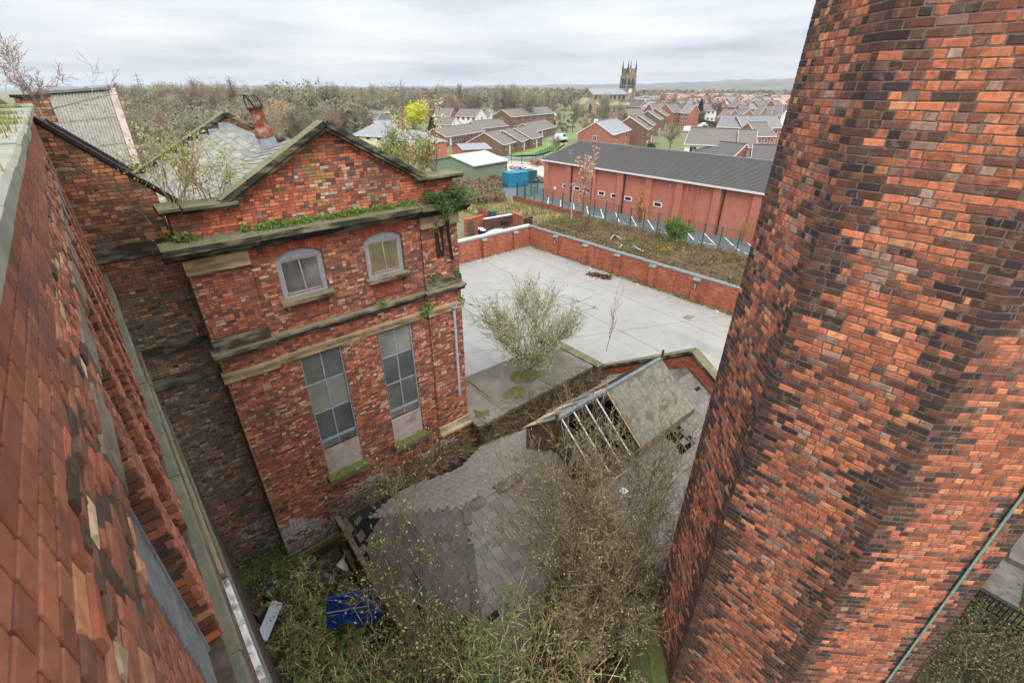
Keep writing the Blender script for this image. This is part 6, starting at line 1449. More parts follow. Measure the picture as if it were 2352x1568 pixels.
house('brown roofed white house half hidden in the wood', ((400+490*.4677)/1.6152, (200+492*.4677)/1.6152), ((400+575*.4677)/1.6152, (200+495*.4677)/1.6152), 5, 8, 'render_white', TB, 2, 34)

# green sheet shed and flat brick block
house('pale green metal shed with low pitched roof beside the scrap yard', B2(1452, 955), B2(1782, 900), 3.2, 10, 'green_sheet', 'green_roof', 0, 12, cat='shed', name='metal_shed', fascia='green_sheet')
house('low brick unit with grey sheet roof behind the green shed', B2(1350, 800), B2(1628, 788), 3.0, 9, 'brick_hall', 'slate_far', 0, 8, cat='building', name='brick_unit', fascia='felt')
# lawn, roads, scrap yard floor
sheet('lawn', [at(*B2(*q))[:2] for q in ((1650, 830), (1900, 795), (2130, 725), (2350, 735), (2250, 800), (2080, 845), (1800, 860))], .02, 'lawn')
sheet('road', [at(*B2(*q))[:2] for q in ((1600, 850), (1900, 870), (2100, 860), (2330, 775), (2352, 700), (2700, 690), (2700, 640), (2130, 690), (2380, 730), (2240, 820), (2080, 880), (1700, 900))], .01, 'road')
sheet('scrap_yard', [at(*B2(*q))[:2] for q in ((1560, 1010), (1800, 900), (2130, 940), (2160, 1080), (1700, 1100))], .024, 'gravel')
sheet('drive', [at(*B3(*q))[:2] for q in ((1390, 660), (1540, 640), (1545, 690), (1420, 700))], .02, 'road')
for q in (((250, 690), (400, 690), (400, 740), (250, 740)), ((1345, 672), (1405, 672), (1400, 690), (1345, 692)), ((1465, 680), (1545, 680), (1540, 695), (1465, 695))): sheet('grass_verge', [at(*B3(*c))[:2] for c in q], .022, 'lawn')
mesh_fence('low green railing round the lawn by the lane', at(*B2(2050, 880))[:2], at(*B2(2290, 770))[:2], 1.1, 2.2)
mesh_fence('green mesh gate and fence at the scrap yard entrance', at(*B2(1820, 935))[:2], at(*B2(2130, 950))[:2], 2.0, 2.4)
# scrap yard things
def crate(q, sz, lab, mat, name, cat, rot=0.0, z=0):
    p = at(*q); mb = MB(); a, b_, c_ = sz; mb.box((-a/2, -b_/2, 0), (a/2, b_/2, c_), R=Matrix.Rotation(rot, 3, 'Z'), o=(p[0], p[1], z))
    for s in (-1, 1): mb.box((-a/2-.05, s*b_/2-.05, c_-.12), (a/2+.05, s*b_/2+.05, c_+.02), R=Matrix.Rotation(rot, 3, 'Z'), o=(p[0], p[1], z))
    return one(mb, name, mat, lab, cat)
crate(B2(1860, 1150), (3.6, 2.2, 2.2), 'blue shipping container in the scrap yard', 'container_blue', 'container', 'container', -.2); crate(B2(1960, 1120), (3.2, 2, 2), 'green skip full of scrap', 'steel_green', 'skip', 'skip', -.2)
crate(B2(1470, 1020), (2.6, 1.6, 1.0), 'metal skip heaped with orange rubble', 'steel', 'skip', 'skip', -.2); crate(B2(1555, 1040), (2.4, 1.5, 1.0), 'second metal skip with orange rubble', 'steel', 'skip', 'skip', -.2)
for i, (q, s_, mt, lab) in enumerate(((B2(1470, 985), 1.0, 'skip_orange', 'orange rubble heap in the skip'), (B2(1548, 1010), .9, 'skip_orange', 'smaller orange rubble heap'), (B2(1700, 1030), 1.8, 'felt', 'heap of mixed grey scrap in the yard'), (B2(1850, 985), 1.5, 'board', 'heap of pale sacks and scrap'), (B2(2060, 950), 1.6, 'rust', 'heap of rusty machine parts'), (B2(2090, 1110), 2.0, 'felt', 'tangled scrap behind the green fence'), (B2(1925, 1010), .7, 'tarp_blue', 'small blue heap of plastic scrap'), (B2(1640, 1015), 1.0, 'old_wood', 'heap of timber scrap beside the skips'))):
    p = at(*q); mb = MB()
    for _ in range(40):
        e = RNG.uniform(.1, .35)*s_**.5; o = RNG.normal(size=3)*np.array([.45, .45, .25])*s_; o[2] = abs(o[2]); mb.box((-e, -e*.4, -e*.3), (e, e*.4, e*.3), R=Matrix.Rotation(RNG.uniform(0, 6), 3, 'Z')@Matrix.Rotation(RNG.uniform(-1, 1), 3, 'X'), o=p+o+np.array([0, 0, .1]))
    one(mb, 'scrap_heap', mt, lab, 'scrap heap')
# marquees
def gazebo(q, s, lab):
    p = at(*q); t = thing('gazebo', lab, 'gazebo', p); mb = MB(); a = s/2; V = [(p[0]+x*a, p[1]+y*a, 2.0) for x, y in ((-1, -1), (1, -1), (1, 1), (-1, 1))]+[(p[0], p[1], 3.1)]; mb.add(V, [[(0, 1, 4), (1, 2, 4), (2, 3, 4), (3, 0, 4)], (3, 2, 1, 0)]); mb.build('canopy', 'felt_white', t)
    for x, y in ((-1, -1), (1, -1), (1, 1), (-1, 1)): MB().tube([(p[0]+x*a*.96, p[1]+y*a*.96, 0), (p[0]+x*a*.96, p[1]+y*a*.96, 2.0)], .04, 6).build('pole', 'white_paint', t)
    for (x0, y0), (x1, y1) in (((-1, -1), (1, -1)), ((-1, 1), (-1, -1))): MB().beam((p[0]+x0*a, p[1]+y0*a, 1.75), (p[0]+x1*a, p[1]+y1*a, 1.75), .02, .5).build('valance', 'felt_white', t)
gazebo(B3(848, 792), 3.2, 'white gazebo by the hedge behind the hall'); gazebo(B3(830, 548), 3.4, 'white gazebo in the bungalow garden below the church'); gazebo(B2(2055, 535), 4.5, 'long white marquee beside the brown terrace'); gazebo(B2(2210, 495), 3.6, 'white marquee at the far end of the brown terrace'); gazebo(B2(1638, 492), 2.6, 'small white gazebo beside the half timbered gable'); gazebo(B2(2140, 500), 2.6, 'small white gazebo between the marquees')

# ================================================================ CARS
def car(q, ang, lab, mat, van=False):
    p = at(*q); L, Wd_, hh = (4.6, 1.8, 1.95) if van else (4.1, 1.7, 1.42); t = thing('van' if van else 'car', lab, 'van' if van else 'car', p)
    R = np.array(Matrix.Rotation(ang, 3, 'Z'))
    prof = [(-2.2, .35), (2.2, .35), (2.28, .85), (1.5, 1.05), (.9, 1.9), (-2.1, 1.95), (-2.25, .9)] if van else [(-2.0, .32), (2.05, .32), (2.08, .72), (1.25, .88), (.55, 1.40), (-1.1, 1.42), (-1.85, .95), (-2.05, .8)]
    def put(mb, nm, mt, par=t): mb.V = [np.concatenate(mb.V)@R.T+p]; return mb.build(nm, mt, par)
    body = put(MB().prism(prof, -Wd_/2, Wd_/2, 'y'), 'body', mat)
    g = [(.86, 1.8), (1.36, 1.1), (-.2 if van else -1.5, 1.1), (-.2 if van else -1.05, 1.8)] if van else [(.5, 1.34), (1.1, .92), (-1.6, .95), (-1.05, 1.35)]
    for y in (-Wd_/2-.006, Wd_/2): put(MB().prism(g, y, y+.006, 'y'), 'side_window', 'glass', body)
    ws = MB(); a, b_ = ((1.52, 1.07), (.95, 1.82)) if van else ((1.27, .92), (.60, 1.36)); ws.add([(a[0]+.012, -.7, a[1]), (a[0]+.012, .7, a[1]), (b_[0]+.02, .6, b_[1]), (b_[0]+.02, -.6, b_[1])], [(0, 1, 2, 3)]); put(ws, 'windscreen', 'glass', body)
    for x in (-1.3, 1.35):
        for y in (-Wd_/2-.01, Wd_/2-.19): w_ = put(MB().tube([(x, y, .31), (x, y+.2, .31)], .31, 14), 'wheel', 'rubber'); put(MB().tube([(x, y-.01, .31), (x, y+.21, .31)], .17, 10), 'rim', 'car_silver', w_)
    for y in (-.6, .6): put(MB().box((prof[2][0]-.06, y-.16, .62), (prof[2][0]+.012, y+.16, .76)), 'headlight', 'felt_white')
car(B2(2078, 572), -.6, 'white van parked by the marquee', 'van_white', True); car(B2(1760, 548), .3, 'silver car parked at the end of the bungalow terrace', 'car_silver'); car(B2(1822, 540), .5, 'white car beside the silver one', 'van_white')
car(B2(2300, 712), .25, 'white van passing the lawn on the lane', 'van_white', True); car(B3(1415, 650), .15, 'pale silver car on the drive', 'car_silver'); car(B3(1440, 635), .15, 'white car behind the silver one on the drive', 'van_white'); car(B3(1300, 682), .1, 'long white van parked beside the conifer drive', 'van_white', True)
car(B3(505, 602), .4, 'white car parked below the church trees', 'van_white'); car(B3(500, 630), .4, 'blue grey car parked below the church trees', 'car_silver'); car(B3(560, 620), .4, 'pale car beside the blue grey one', 'van_white'); car(B3(1230, 570), .2, 'white car before the far terrace', 'van_white'); car(B3(940, 750), .2, 'dark car behind the white gazebo', 'car_dark'); car(B3(865, 748), .2, 'black car by the brick extension', 'car_dark'); car(B2(1480, 640), .2, 'dark car outside the bungalow terrace', 'car_dark')

# ================================================================ CHURCH
cd = 300.0; def_d = ray(*B3(770, 300)); ct = def_d[:2]/np.linalg.norm(def_d[:2])*cd
cx0, cy0 = ct; chz = thing('church', 'sandstone parish church with tall pinnacled clock tower', 'church', (cx0, cy0, 0))
def zpx(py, dist):                                                            # height of a picture row at that distance
    d = ray(1440, py); return H+d[2]/np.hypot(d[0], d[1])*dist
Rc = np.array(Matrix.Rotation(rad(-18), 3, 'Z'))
def cput(mb, nm, mt, par=None): mb.V = [np.concatenate(mb.V)@Rc.T+np.array([cx0, cy0, 0])]; return mb.build(nm, mt, par or chz)
zt = zpx(163, cd); tw_ = 2.7
tower = cput(MB().box((-tw_, -tw_, 0), (tw_, tw_, zt)), 'tower', 'church_stone')
for z in (zt*.34, zt*.66, zt-1.6): cput(MB().box((-tw_-.25, -tw_-.25, z), (tw_+.25, tw_+.25, z+.4)), 'string_course', 'church_stone', tower)
for x in (-1, 1):
    for y in (-1, 1):
        cput(MB().box((x*tw_-.45, y*tw_-.45, 0), (x*tw_+.45, y*tw_+.45, zt*.9)), 'buttress', 'church_stone', tower)
        cput(MB().lathe([(.5, -1), (.5, 1.2), (.7, 1.3), (.38, 1.6), (.12, 4.2), (.02, 5.4)], (x*(tw_-.2), y*(tw_-.2), zt), 8), 'pinnacle', 'lead_dark', tower)
for i in range(7):
    for s in (0, 1, 2, 3):
        o = -tw_+.2+i*.78; bx = (o, -tw_-.15, zt) if s == 0 else (o, tw_-.25, zt) if s == 1 else (-tw_-.15, o, zt) if s == 2 else (tw_-.25, o, zt)
        dx_, dy_ = (.7, .4) if s < 2 else (.4, .7); cput(MB().box(bx, (bx[0]+dx_, bx[1]+dy_, zt+1.0)), 'merlon', 'church_stone', tower)
for sgn, ax_ in ((-1, 'y'), (-1, 'x')):
    for k_ in (-1.1, 1.1):
        pr = [(k_-.85, zt-8.2), (k_+.85, zt-8.2), (k_+.85, zt-4.6), (k_, zt-3.2), (k_-.85, zt-4.6)]; cput(MB().prism(pr, -tw_-.06, -tw_+.1, ax_), 'belfry_opening', 'lead_dark', tower)
    zc_ = zt*.55; th = np.linspace(0, 2*pi, 25)[:-1]; pr = [(1.0*cos(t), zc_+1.0*sin(t)) for t in th]
    ck = cput(MB().prism(pr, -tw_-.22, -tw_-.1, ax_), 'clock_face', 'felt_white', tower)
    for a_, l_ in ((.5, .8), (2.6, .55)):
        d_ = np.array([sin(a_), cos(a_)]); mb = MB()
        if ax_ == 'y': mb.beam((0, -tw_-.25, zc_), (d_[0]*l_, -tw_-.25, zc_+d_[1]*l_), .14, .05, (0, 1, 0))
        else: mb.beam((-tw_-.25, 0, zc_), (-tw_-.25, d_[0]*l_, zc_+d_[1]*l_), .14, .05, (1, 0, 0))
        cput(mb, 'clock_hand', 'black', ck)
    pr = [(-.7, zt*.18), (.7, zt*.18), (.7, zt*.26), (0, zt*.30), (-.7, zt*.26)]; cput(MB().prism(pr, -tw_-.06, -tw_+.1, ax_), 'lancet_window', 'lead_dark', tower)
nv = cput(MB().prism([(-5, 0), (5, 0), (5, 10.4), (0, 12.6), (-5, 10.4)], -25, -tw_, 'x'), 'nave', 'church_stone')
cput(MB().prism([(-5.4, 10.2), (0, 12.9), (5.4, 10.2), (5.4, 10.5), (0, 13.2), (-5.4, 10.5)], -25.3, -tw_, 'x'), 'roof', 'slate_far', nv)
cput(MB().prism([(-10, 0), (-5, 0), (-5, 7), (-10, 5.4)], -24, -tw_, 'x'), 'aisle', 'church_stone', nv)
for i in range(7):
    x = -23+i*3.0; pr = [(x-.7, 8.2), (x+.7, 8.2), (x+.7, 9.4), (x, 10), (x-.7, 9.4)]; cput(MB().prism(pr, -5.06, -4.9, 'y'), 'clerestory_window', 'lead_dark', nv)
    if i < 9: pr = [(x-.6, 2), (x+.6, 2), (x+.6, 4), (x, 4.8), (x-.6, 4)]; cput(MB().prism(pr, -10.06, -9.9, 'y'), 'aisle_window', 'lead_dark', nv)
    cput(MB().box((x+1.5, -10.5, 0), (x+2, -9.9, 5.2)), 'buttress', 'church_stone', nv)
tr_ = cput(MB().prism([(-36, 0), (-28, 0), (-28, 6), (-32, 9), (-36, 6)], -15, -6, 'y'), 'chapel', 'church_stone'); cput(MB().prism([(-33, 2), (-31, 2), (-31, 5), (-32, 6.8), (-33, 5)], -15.08, -14.9, 'y'), 'great_window', 'lead_dark', tr_)

# ================================================================ TREES IN THE TOWN AND WOOD
def proto_tree(kind):
    """a tree about 10 m tall standing at the origin: trunk and crown"""
    S_, T_ = [], []
    if kind == 'bare': grow((0, 0, 0), (0, 0, 1), 7.5, .26, 3, S_, T_, up=.10, spread=.62, kids=2, nseg=5, shrink=.52, rmin=.022, first=1)
    elif kind == 'birch': grow((0, 0, 0), (0, 0, 1), 10, .16, 2, S_, T_, up=.22, spread=.5, kids=4, nseg=8, shrink=.3, rmin=.02, first=2)
    elif kind == 'round': S_, T_ = multi((0, 0, 0), 6, 5.2, .14, 2, .6, up=.08, spread=.6, kids=3, nseg=5, shrink=.5, rmin=.02)
    A = np.array(S_); mt = 2 if kind != 'round' else 2
    tr = A[A[:, 8] >= mt]; tw = A[A[:, 8] < mt]
    mb = MB(); segs_add(mb, tr[:, :8], (.5, .5, .5), 5); t0 = mb
    mb = MB(); segs_add(mb, tw[:, :8], (.5, .5, .5), 3); T = np.array(T_)[:, :3]
    return t0, mb, T, tw[:, 3:6]
def tint_mat(name, c, var=.3):
    n = NT(name); oi = n.n('ShaderNodeObjectInfo').outputs['Random']
    col = n.mix(oi, tuple(x*(1-var) for x in c), tuple(min(1, x*(1+var)) for x in c)); col = n.mix(n.math('MULTIPLY', n.noise(.9, 3), .45), col, tuple(x*.5 for x in c)); return n.fin(col, .95)
M['tw_brown'] = tint_mat('tw_brown', srgb(140, 130, 108)); M['tw_grey'] = tint_mat('tw_grey', srgb(152, 146, 124)); M['tw_red'] = tint_mat('tw_red', srgb(140, 122, 106)); M['trunk_far'] = tint_mat('trunk_far', srgb(112, 100, 86))
M['lf_olive'] = tint_mat('lf_olive', srgb(134, 130, 96)); M['lf_grey'] = tint_mat('lf_grey', srgb(146, 142, 116)); M['lf_orange'] = tint_mat('lf_orange', srgb(184, 140, 82)); M['lf_yellow'] = tint_mat('lf_yellow', srgb(196, 196, 62)); M['lf_dark'] = tint_mat('lf_dark', srgb(46, 72, 46)); M['lf_green'] = tint_mat('lf_green', srgb(86, 118, 56)); M['lf_bud'] = tint_mat('lf_bud', srgb(150, 140, 104))
PROTO = {}
def add_proto(key, kind, twmat, leafmat=None, n=0, size=.25, spread=.5, name='bare_tree', haze=0):
    t0, tw, T, T2 = proto_tree(kind); root = bpy.data.objects.new(name, None)
    a = np_mesh('trunk', *t0.arrays()[:2]); a.materials.append(M['trunk_far']); 
    c = MB()
    if tw.n: V, F, _ = tw.arrays(); c.add(V, F)
    if haze:
        P = np.concatenate([T, T2, T2]); P = P[RNG.integers(0, len(P), haze)]+RNG.normal(size=(haze, 3))*.38; leaf_add(c, P, .06, np.ones((1, 3))*.5, long=11)
    me1 = np_mesh('twigs', *c.arrays()[:2]); me1.materials.append(M[twmat]); parts = [('trunk', a), ('crown' if not n else 'twigs', me1)]
    if n:
        P = np.concatenate([T, T2]); P = P[RNG.integers(0, len(P), n)]+RNG.normal(size=(n, 3))*spread; l = MB(); leaf_add(l, P, size, np.ones((1, 3))*.5); me2 = np_mesh('crown', *l.arrays()[:2]); me2.materials.append(M[leafmat]); parts.append(('crown', me2))
    PROTO[key] = (name, parts, max(T[:, 2].max(), T2[:, 2].max() if len(T2) else 0))
add_proto('bare_a', 'bare', 'tw_brown', haze=5000); add_proto('bare_b', 'bare', 'tw_grey', haze=5000); add_proto('bare_c', 'bare', 'tw_red', haze=6000)
add_proto('birch', 'birch', 'tw_red', name='birch_tree', haze=3000); add_proto('olive', 'round', 'tw_grey', 'lf_olive', 2600, .26, .45, 'willow_tree'); add_proto('grey', 'round', 'tw_grey', 'lf_grey', 2600, .24, .45, 'willow_tree')
add_proto('orange', 'bare', 'tw_brown', 'lf_orange', 2600, .24, .5, 'willow_tree'); add_proto('yellow', 'round', 'tw_grey', 'lf_yellow', 12000, .24, .55, 'willow_tree'); add_proto('bud', 'bare', 'tw_grey', 'lf_bud', 1500, .2, .4, 'budding_tree', haze=3500); add_proto('green', 'round', 'tw_grey', 'lf_green', 3200, .28, .45, 'evergreen_bush')
# a conifer
l = MB(); P = []
for _ in range(5200): z = RNG.random()**1.3*9.6+.4; r = (10.2-z)*.27*(.5+.5*RNG.random()**.5)*(1+.15*sin(z*5)); a = RNG.uniform(0, 2*pi); P.append((r*cos(a), r*sin(a), z-.2*r))
leaf_add(l, P, .34, np.ones((1, 3))*.5, .3); me2 = np_mesh('crown', *l.arrays()[:2]); me2.materials.append(M['lf_dark']); t0 = MB().tube([(0, 0, 0), (0, 0, 9)], [.2, .04], 6); a = np_mesh('trunk', *t0.arrays()[:2]); a.materials.append(M['trunk_far']); PROTO['conifer'] = ('conifer_tree', [('trunk', a), ('crown', me2)], 10.)
def plant(key, p, hgt, label, group=None, wide=1.0, cat='tree'):
    name, parts, H0 = PROTO[key]; t = thing(name, label, cat, (p[0], p[1], 0), group); s = hgt/H0; t.scale = (s*wide, s*wide, s); t.rotation_euler = (0, 0, RNG.uniform(0, 6.28))
    for nm, me in parts: o = bpy.data.objects.new(nm, me); COL.objects.link(o); o.parent = t
    return t
def plant_px(key, q, top, label, group=None, wide=1.0, cat='tree'):
    p = at(*q); d = ray(q[0], top); hgt = H+d[2]/np.hypot(d[0], d[1])*np.hypot(p[0], p[1]); return plant(key, p, max(1.5, hgt), label, group, wide, cat)
plant_px('bare_b', B2(1955, 600), B2(0, 215)[1], 'big spreading bare tree beside the white marquee', wide=1.1)
plant_px('bare_a', B2(1830, 470), B2(0, 150)[1], 'tall bare tree behind the plain white gabled house', wide=.8)
plant_px('yellow', B2(880, 600), B2(0, 305)[1], 'bright yellow green willow crown among the houses', wide=1.0)
plant_px('conifer', B2(1060, 660), B2(0, 475)[1], 'dark evergreen below the yellow willow', wide=1.6)
plant_px('conifer', B3(1385, 600), B3(0, 395)[1], 'tall dark conifer beside the drive', wide=1.15); plant_px('conifer', B3(1305, 595), B3(0, 470)[1], 'shorter broad conifer beside the tall one', wide=1.7)
plant_px('bare_c', B3(1560, 620), B3(0, 370)[1], 'reddish bare tree by the tall conifer', wide=.9); plant_px('bare_b', B3(540, 680), B3(0, 330)[1], 'tall bare tree in front of the church nave', wide=1.0); plant_px('bare_a', B3(700, 600), B3(0, 400)[1], 'bare tree before the church tower', wide=1.1)
plant_px('bud', B3(1130, 850), B3(0, 590)[1], 'leafing tree with green brown haze behind the hall ridge', wide=1.1); plant_px('bare_b', B3(290, 690), B3(0, 400)[1], 'bare tree above the lawn', wide=.9); plant_px('bud', B3(400, 720), B3(0, 545)[1], 'small budding tree by the lane', wide=1.0); plant_px('bud', B3(500, 790), B3(0, 640)[1], 'brown budding thicket tree beside the hall roof', wide=1.5)
plant_px('bare_a', B3(150, 850), B3(0, 690)[1], 'small dark bare tree at the corner of the hall roof', wide=1.2); plant_px('olive', B3(230, 480), B3(0, 375)[1], 'yellowish willow before the church chapel', wide=1.0); plant_px('green', B3(280, 470), B3(0, 390)[1], 'dark evergreen beside the church chapel', wide=1.2)
plant_px('orange', (662, 345), 232, 'broad orange twigged willow behind the slate ridge', wide=1.5); plant_px('orange', (590, 320), 262, 'smaller orange willow beside the broad one', wide=1.2); plant_px('grey', ((400+700*.4677)/1.6152, 372), (200+418*.4677)/1.6152, 'dome shaped grey green willow in the wood', wide=1.15); plant_px('olive', ((400+480*.4677)/1.6152, 430), (200+545*.4677)/1.6152, 'olive domed willow behind the corrugated roof', wide=1.3)
for i, (x, y, top) in enumerate(((330, 372, 250), (350, 395, 265), (310, 350, 240), (375, 360, 258), (400, 345, 250), (285, 330, 235))): plant_px('bare_a' if i % 2 else 'bare_c', (x, y+20), top, 'leafless tall tree in the wood behind the corrugated roof', 'bare trees behind the corrugated roof', .9)
for i, (x, y, top) in enumerate(((740, 330, 240), (770, 335, 235), (800, 330, 245), (715, 320, 242), (825, 325, 250), (905, 310, 245))): plant_px('bare_b' if i % 2 else 'bare_a', (x, y), top, 'bare garden tree among the houses beyond the gable', 'bare garden trees beyond the gable', 1.0)
for q, top, lab in ((B2(1490, 430), 355, 'round evergreen bush by the slate cottage'), (B2(1570, 470), 395, 'evergreen shrub beside the half timbered house'), (B2(1720, 480), 430, 'clipped green hedge bush before the white gabled house'), (B2(540, 450), 375, 'dark green evergreen by the far brick house'), (B2(1620, 470), 410, 'green shrub by the white gazebo garden')): plant_px('green', q, B2(0, top)[1], lab, wide=1.3, cat='bush')
hd = thing('garden_hedge', 'clipped green hedge behind the hall ridge', 'hedge', at(*B3(870, 825))); 
mb = MB(); a, b_ = at(*B3(740, 818)), at(*B3(1000, 838)); P = a+(b_-a)*RNG.random((2600, 1))+RNG.normal(size=(2600, 3))*np.array([.35, .35, 0])+np.stack([np.zeros(2600), np.zeros(2600), RNG.uniform(.1, 1.5, 2600)], 1); leaf_add(mb, P, .2, srgbs((70, 98, 46), (88, 116, 56))); mb.build('foliage', 'leaf', hd)
hd = thing('front_hedge', 'low bright hedge before the bungalow terrace', 'hedge', at(*B2(1350, 705)))
mb = MB(); a, b_ = at(*B2(1285, 700)), at(*B2(1540, 668)); P = a+(b_-a)*RNG.random((1600, 1))+RNG.normal(size=(1600, 3))*np.array([.3, .3, 0])+np.stack([np.zeros(1600), np.zeros(1600), RNG.uniform(.1, 1.1, 1600)], 1); leaf_add(mb, P, .2, srgbs((110, 146, 60), (128, 160, 72))); mb.build('foliage', 'leaf', hd)
for A, B, hgt, mt, lab in (((1260, 728), (1500, 745), 1.6, 'rust', 'reddish board fence before the bungalow terrace'), ((1680, 515), (1815, 495), 1.7, 'fence_wood', 'close boarded fence by the white gabled house'), ((1990, 575), (2250, 560), 1.8, 'fence_dark', 'dark board fence behind the marquees')):
    a, b_ = at(*B2(*A)), at(*B2(*B)); t = thing('board_fence', lab, 'fence', (a+b_)/2); n = max(4, int(np.linalg.norm(b_-a)/1.8))
    for i in range(n): p, q = a+(b_-a)*(i/n+.004), a+(b_-a)*((i+1)/n-.004); MB().beam(p+np.array([0, 0, hgt/2]), q+np.array([0, 0, hgt/2]), .05, hgt-.04*(i % 2)).build('fence_board', mt, t)
for A, B, hgt, mt, lab in (((560, 595), (900, 600), 1.8, 'fence_wood', 'long pale board fence below the church gardens'), ((1390, 618), (1540, 640), 2.0, 'fence_dark', 'dark board fence beside the drive')):
    a, b_ = at(*B3(*A)), at(*B3(*B)); t = thing('board_fence', lab, 'fence', (a+b_)/2); n = max(4, int(np.linalg.norm(b_-a)/1.8))
    for i in range(n): p, q = a+(b_-a)*(i/n+.004), a+(b_-a)*((i+1)/n-.004); MB().beam(p+np.array([0, 0, hgt/2]), q+np.array([0, 0, hgt/2]), .05, hgt-.04*(i % 2)).build('fence_board', mt, t)
for q, top, lab in ((B2(1610, 500), 355, 'street lamp by the half timbered house'), (B2(2150, 430), 305, 'street lamp on the far road by the wood'), (B2(2240, 430), 290, 'taller street lamp on the far road'), (B3(1010, 830), 735, 'lamp post behind the hall ridge'), (B3(945, 790), 740, 'lamp post beside the white gazebo')):
    p = at(*q); d = ray(q[0], (B2 if q[1] < 360 and 'ridge' not in lab and 'gazebo' not in lab else B3)(0, top)[1]); hg = max(4.5, min(9, H+d[2]/np.hypot(d[0], d[1])*np.hypot(p[0], p[1]))); t = thing('street_lamp', lab, 'street lamp', p)
    MB().tube([p, p+np.array([0, 0, hg]), p+np.array([.7, -.4, hg+.15])], [.09, .06, .05], 6).build('pole', 'steel', t); MB().box((p[0]+.6, p[1]-.6, hg+.08), (p[0]+1.1, p[1]-.3, hg+.2)).build('lamp_head', 'steel', t)
for i in range(46):
    qx, qy = RNG.uniform(40, 2050), RNG.uniform(455, 660); p = at(*B3(qx, qy)); kk = ['bare_a', 'bare_b', 'bud', 'bare_c'][i % 4]
    plant(kk, p, RNG.uniform(3.5, 6.5), 'small bare garden tree between the houses of the town', 'small garden trees between the houses', RNG.uniform(.8, 1.2))
for i in range(16):
    p = at(*B2(RNG.uniform(300, 1500), RNG.uniform(420, 560))); plant(['bare_a', 'bare_b', 'green', 'bud'][i % 4], p, RNG.uniform(3, 5.5), 'small garden tree between the houses beyond the gable', 'garden trees between the houses beyond the gable', RNG.uniform(.8, 1.2))
# wood: near trees one by one, the far mass as one
keys = ['bare_a', 'bare_b', 'bare_c', 'birch', 'olive', 'grey', 'bud']; wts = np.array([6, 6, 7, 3, 2, 2, 2.]); wts /= wts.sum()
LBL = {'bare_a': 'brown leafless tree in the wood', 'bare_b': 'grey twigged leafless tree in the wood', 'bare_c': 'reddish leafless tree in the wood', 'birch': 'slender birch in the wood', 'olive': 'olive green willow in the wood', 'grey': 'grey green willow in the wood', 'bud': 'tree coming into bud in the wood'}
cnt = 0
def in_town(x, y, px): return px > 860 and np.hypot(x, y) < 205
while cnt < 280:
    px = RNG.uniform(270, 1830); dist = 62+RNG.random()**1.1*250; dd = ray(px, 300); u = dd[:2]/np.linalg.norm(dd[:2]); x, y = u*dist
    if px > 830 and dist < 215+max(0, px-1350)*.25: continue
    if px > 640 and dist < 120: continue
    if 1270 < px < 1480 and dist < 330: continue
    k = keys[int(RNG.choice(len(keys), p=wts))]; hg = RNG.uniform(8.5, 12.5) if dist < 150 else RNG.uniform(10, 16)
    if px > 1300: hg *= .75
    plant(k, (x, y), hg, LBL[k], LBL[k].replace('tree', 'trees').replace('willow', 'willows').replace('birch', 'birches'), RNG.uniform(.75, 1.05)); cnt += 1
def crowns(mb, C, Rr, Hh, n, size, cols):
    m = len(C); d = RNG.normal(size=(m, n, 3)); d /= np.linalg.norm(d, axis=2)[..., None]; d[..., 2] = np.abs(d[..., 2])*1.0-.25; r = (.55+.5*RNG.random((m, n, 1))); P = C[:, None, :]+d*r*np.stack([Rr, Rr, Hh], 1)[:, None, :]
    cc = np.repeat(cols, n, 0); P = P.reshape(-1, 3); k = len(P); s = np.repeat(size, n); nd = d.reshape(-1, 3)+RNG.normal(size=(k, 3))*.35
    nd /= np.linalg.norm(nd, axis=1)[:, None]; a = np.cross(nd, RNG.normal(size=(k, 3))); a /= np.linalg.norm(a, axis=1)[:, None]; b = np.cross(nd, a)
    s = (s*(.6+.8*RNG.random(k)))[:, None]; V = np.stack([P-a*s, P+b*s*.6, P+a*s, P-b*s*.6], 1); mb.add(V.reshape(-1, 3), [np.arange(4*k).reshape(-1, 4)], np.repeat(cc*(.88+.24*RNG.random((k, 1))), 4, 0))
WCOL = srgbs((138, 126, 110), (126, 118, 100), (144, 138, 112), (134, 136, 106), (150, 148, 120), (118, 110, 94), (154, 140, 110), (132, 120, 106), (118, 122, 94), (142, 146, 110), (150, 122, 102), (164, 134, 96), (128, 106, 94))
mb = MB(); m = 2600; px = RNG.uniform(225, 1840, m); dist = 150+RNG.random(m)**1.4*900; ok = ((px < 830) | (dist > 235+np.maximum(0, px-1350)*.5)) & ~((px > 1270) & (px < 1480) & (dist < 335)); px, dist = px[ok], dist[ok]; m = len(px)
U2 = np.array([ray(p_, 300)[:2]/np.linalg.norm(ray(p_, 300)[:2]) for p_ in px])*dist[:, None]; hg = RNG.uniform(7.0, 12.5, m)+dist*.0024-np.where(px > 1350, 3.0, 0)
crowns(mb, np.concatenate([U2, (hg*.55)[:, None]], 1), RNG.uniform(2.8, 5.2, m), hg*.5, 110, .34+dist*.0011, WCOL[RNG.integers(0, len(WCOL), m)]*(.75+.5*RNG.random((m, 1))))
tag(mb.build('far_wood', 'leaf'), 'leafless brown wood stretching to the horizon', 'wood', kind='stuff')
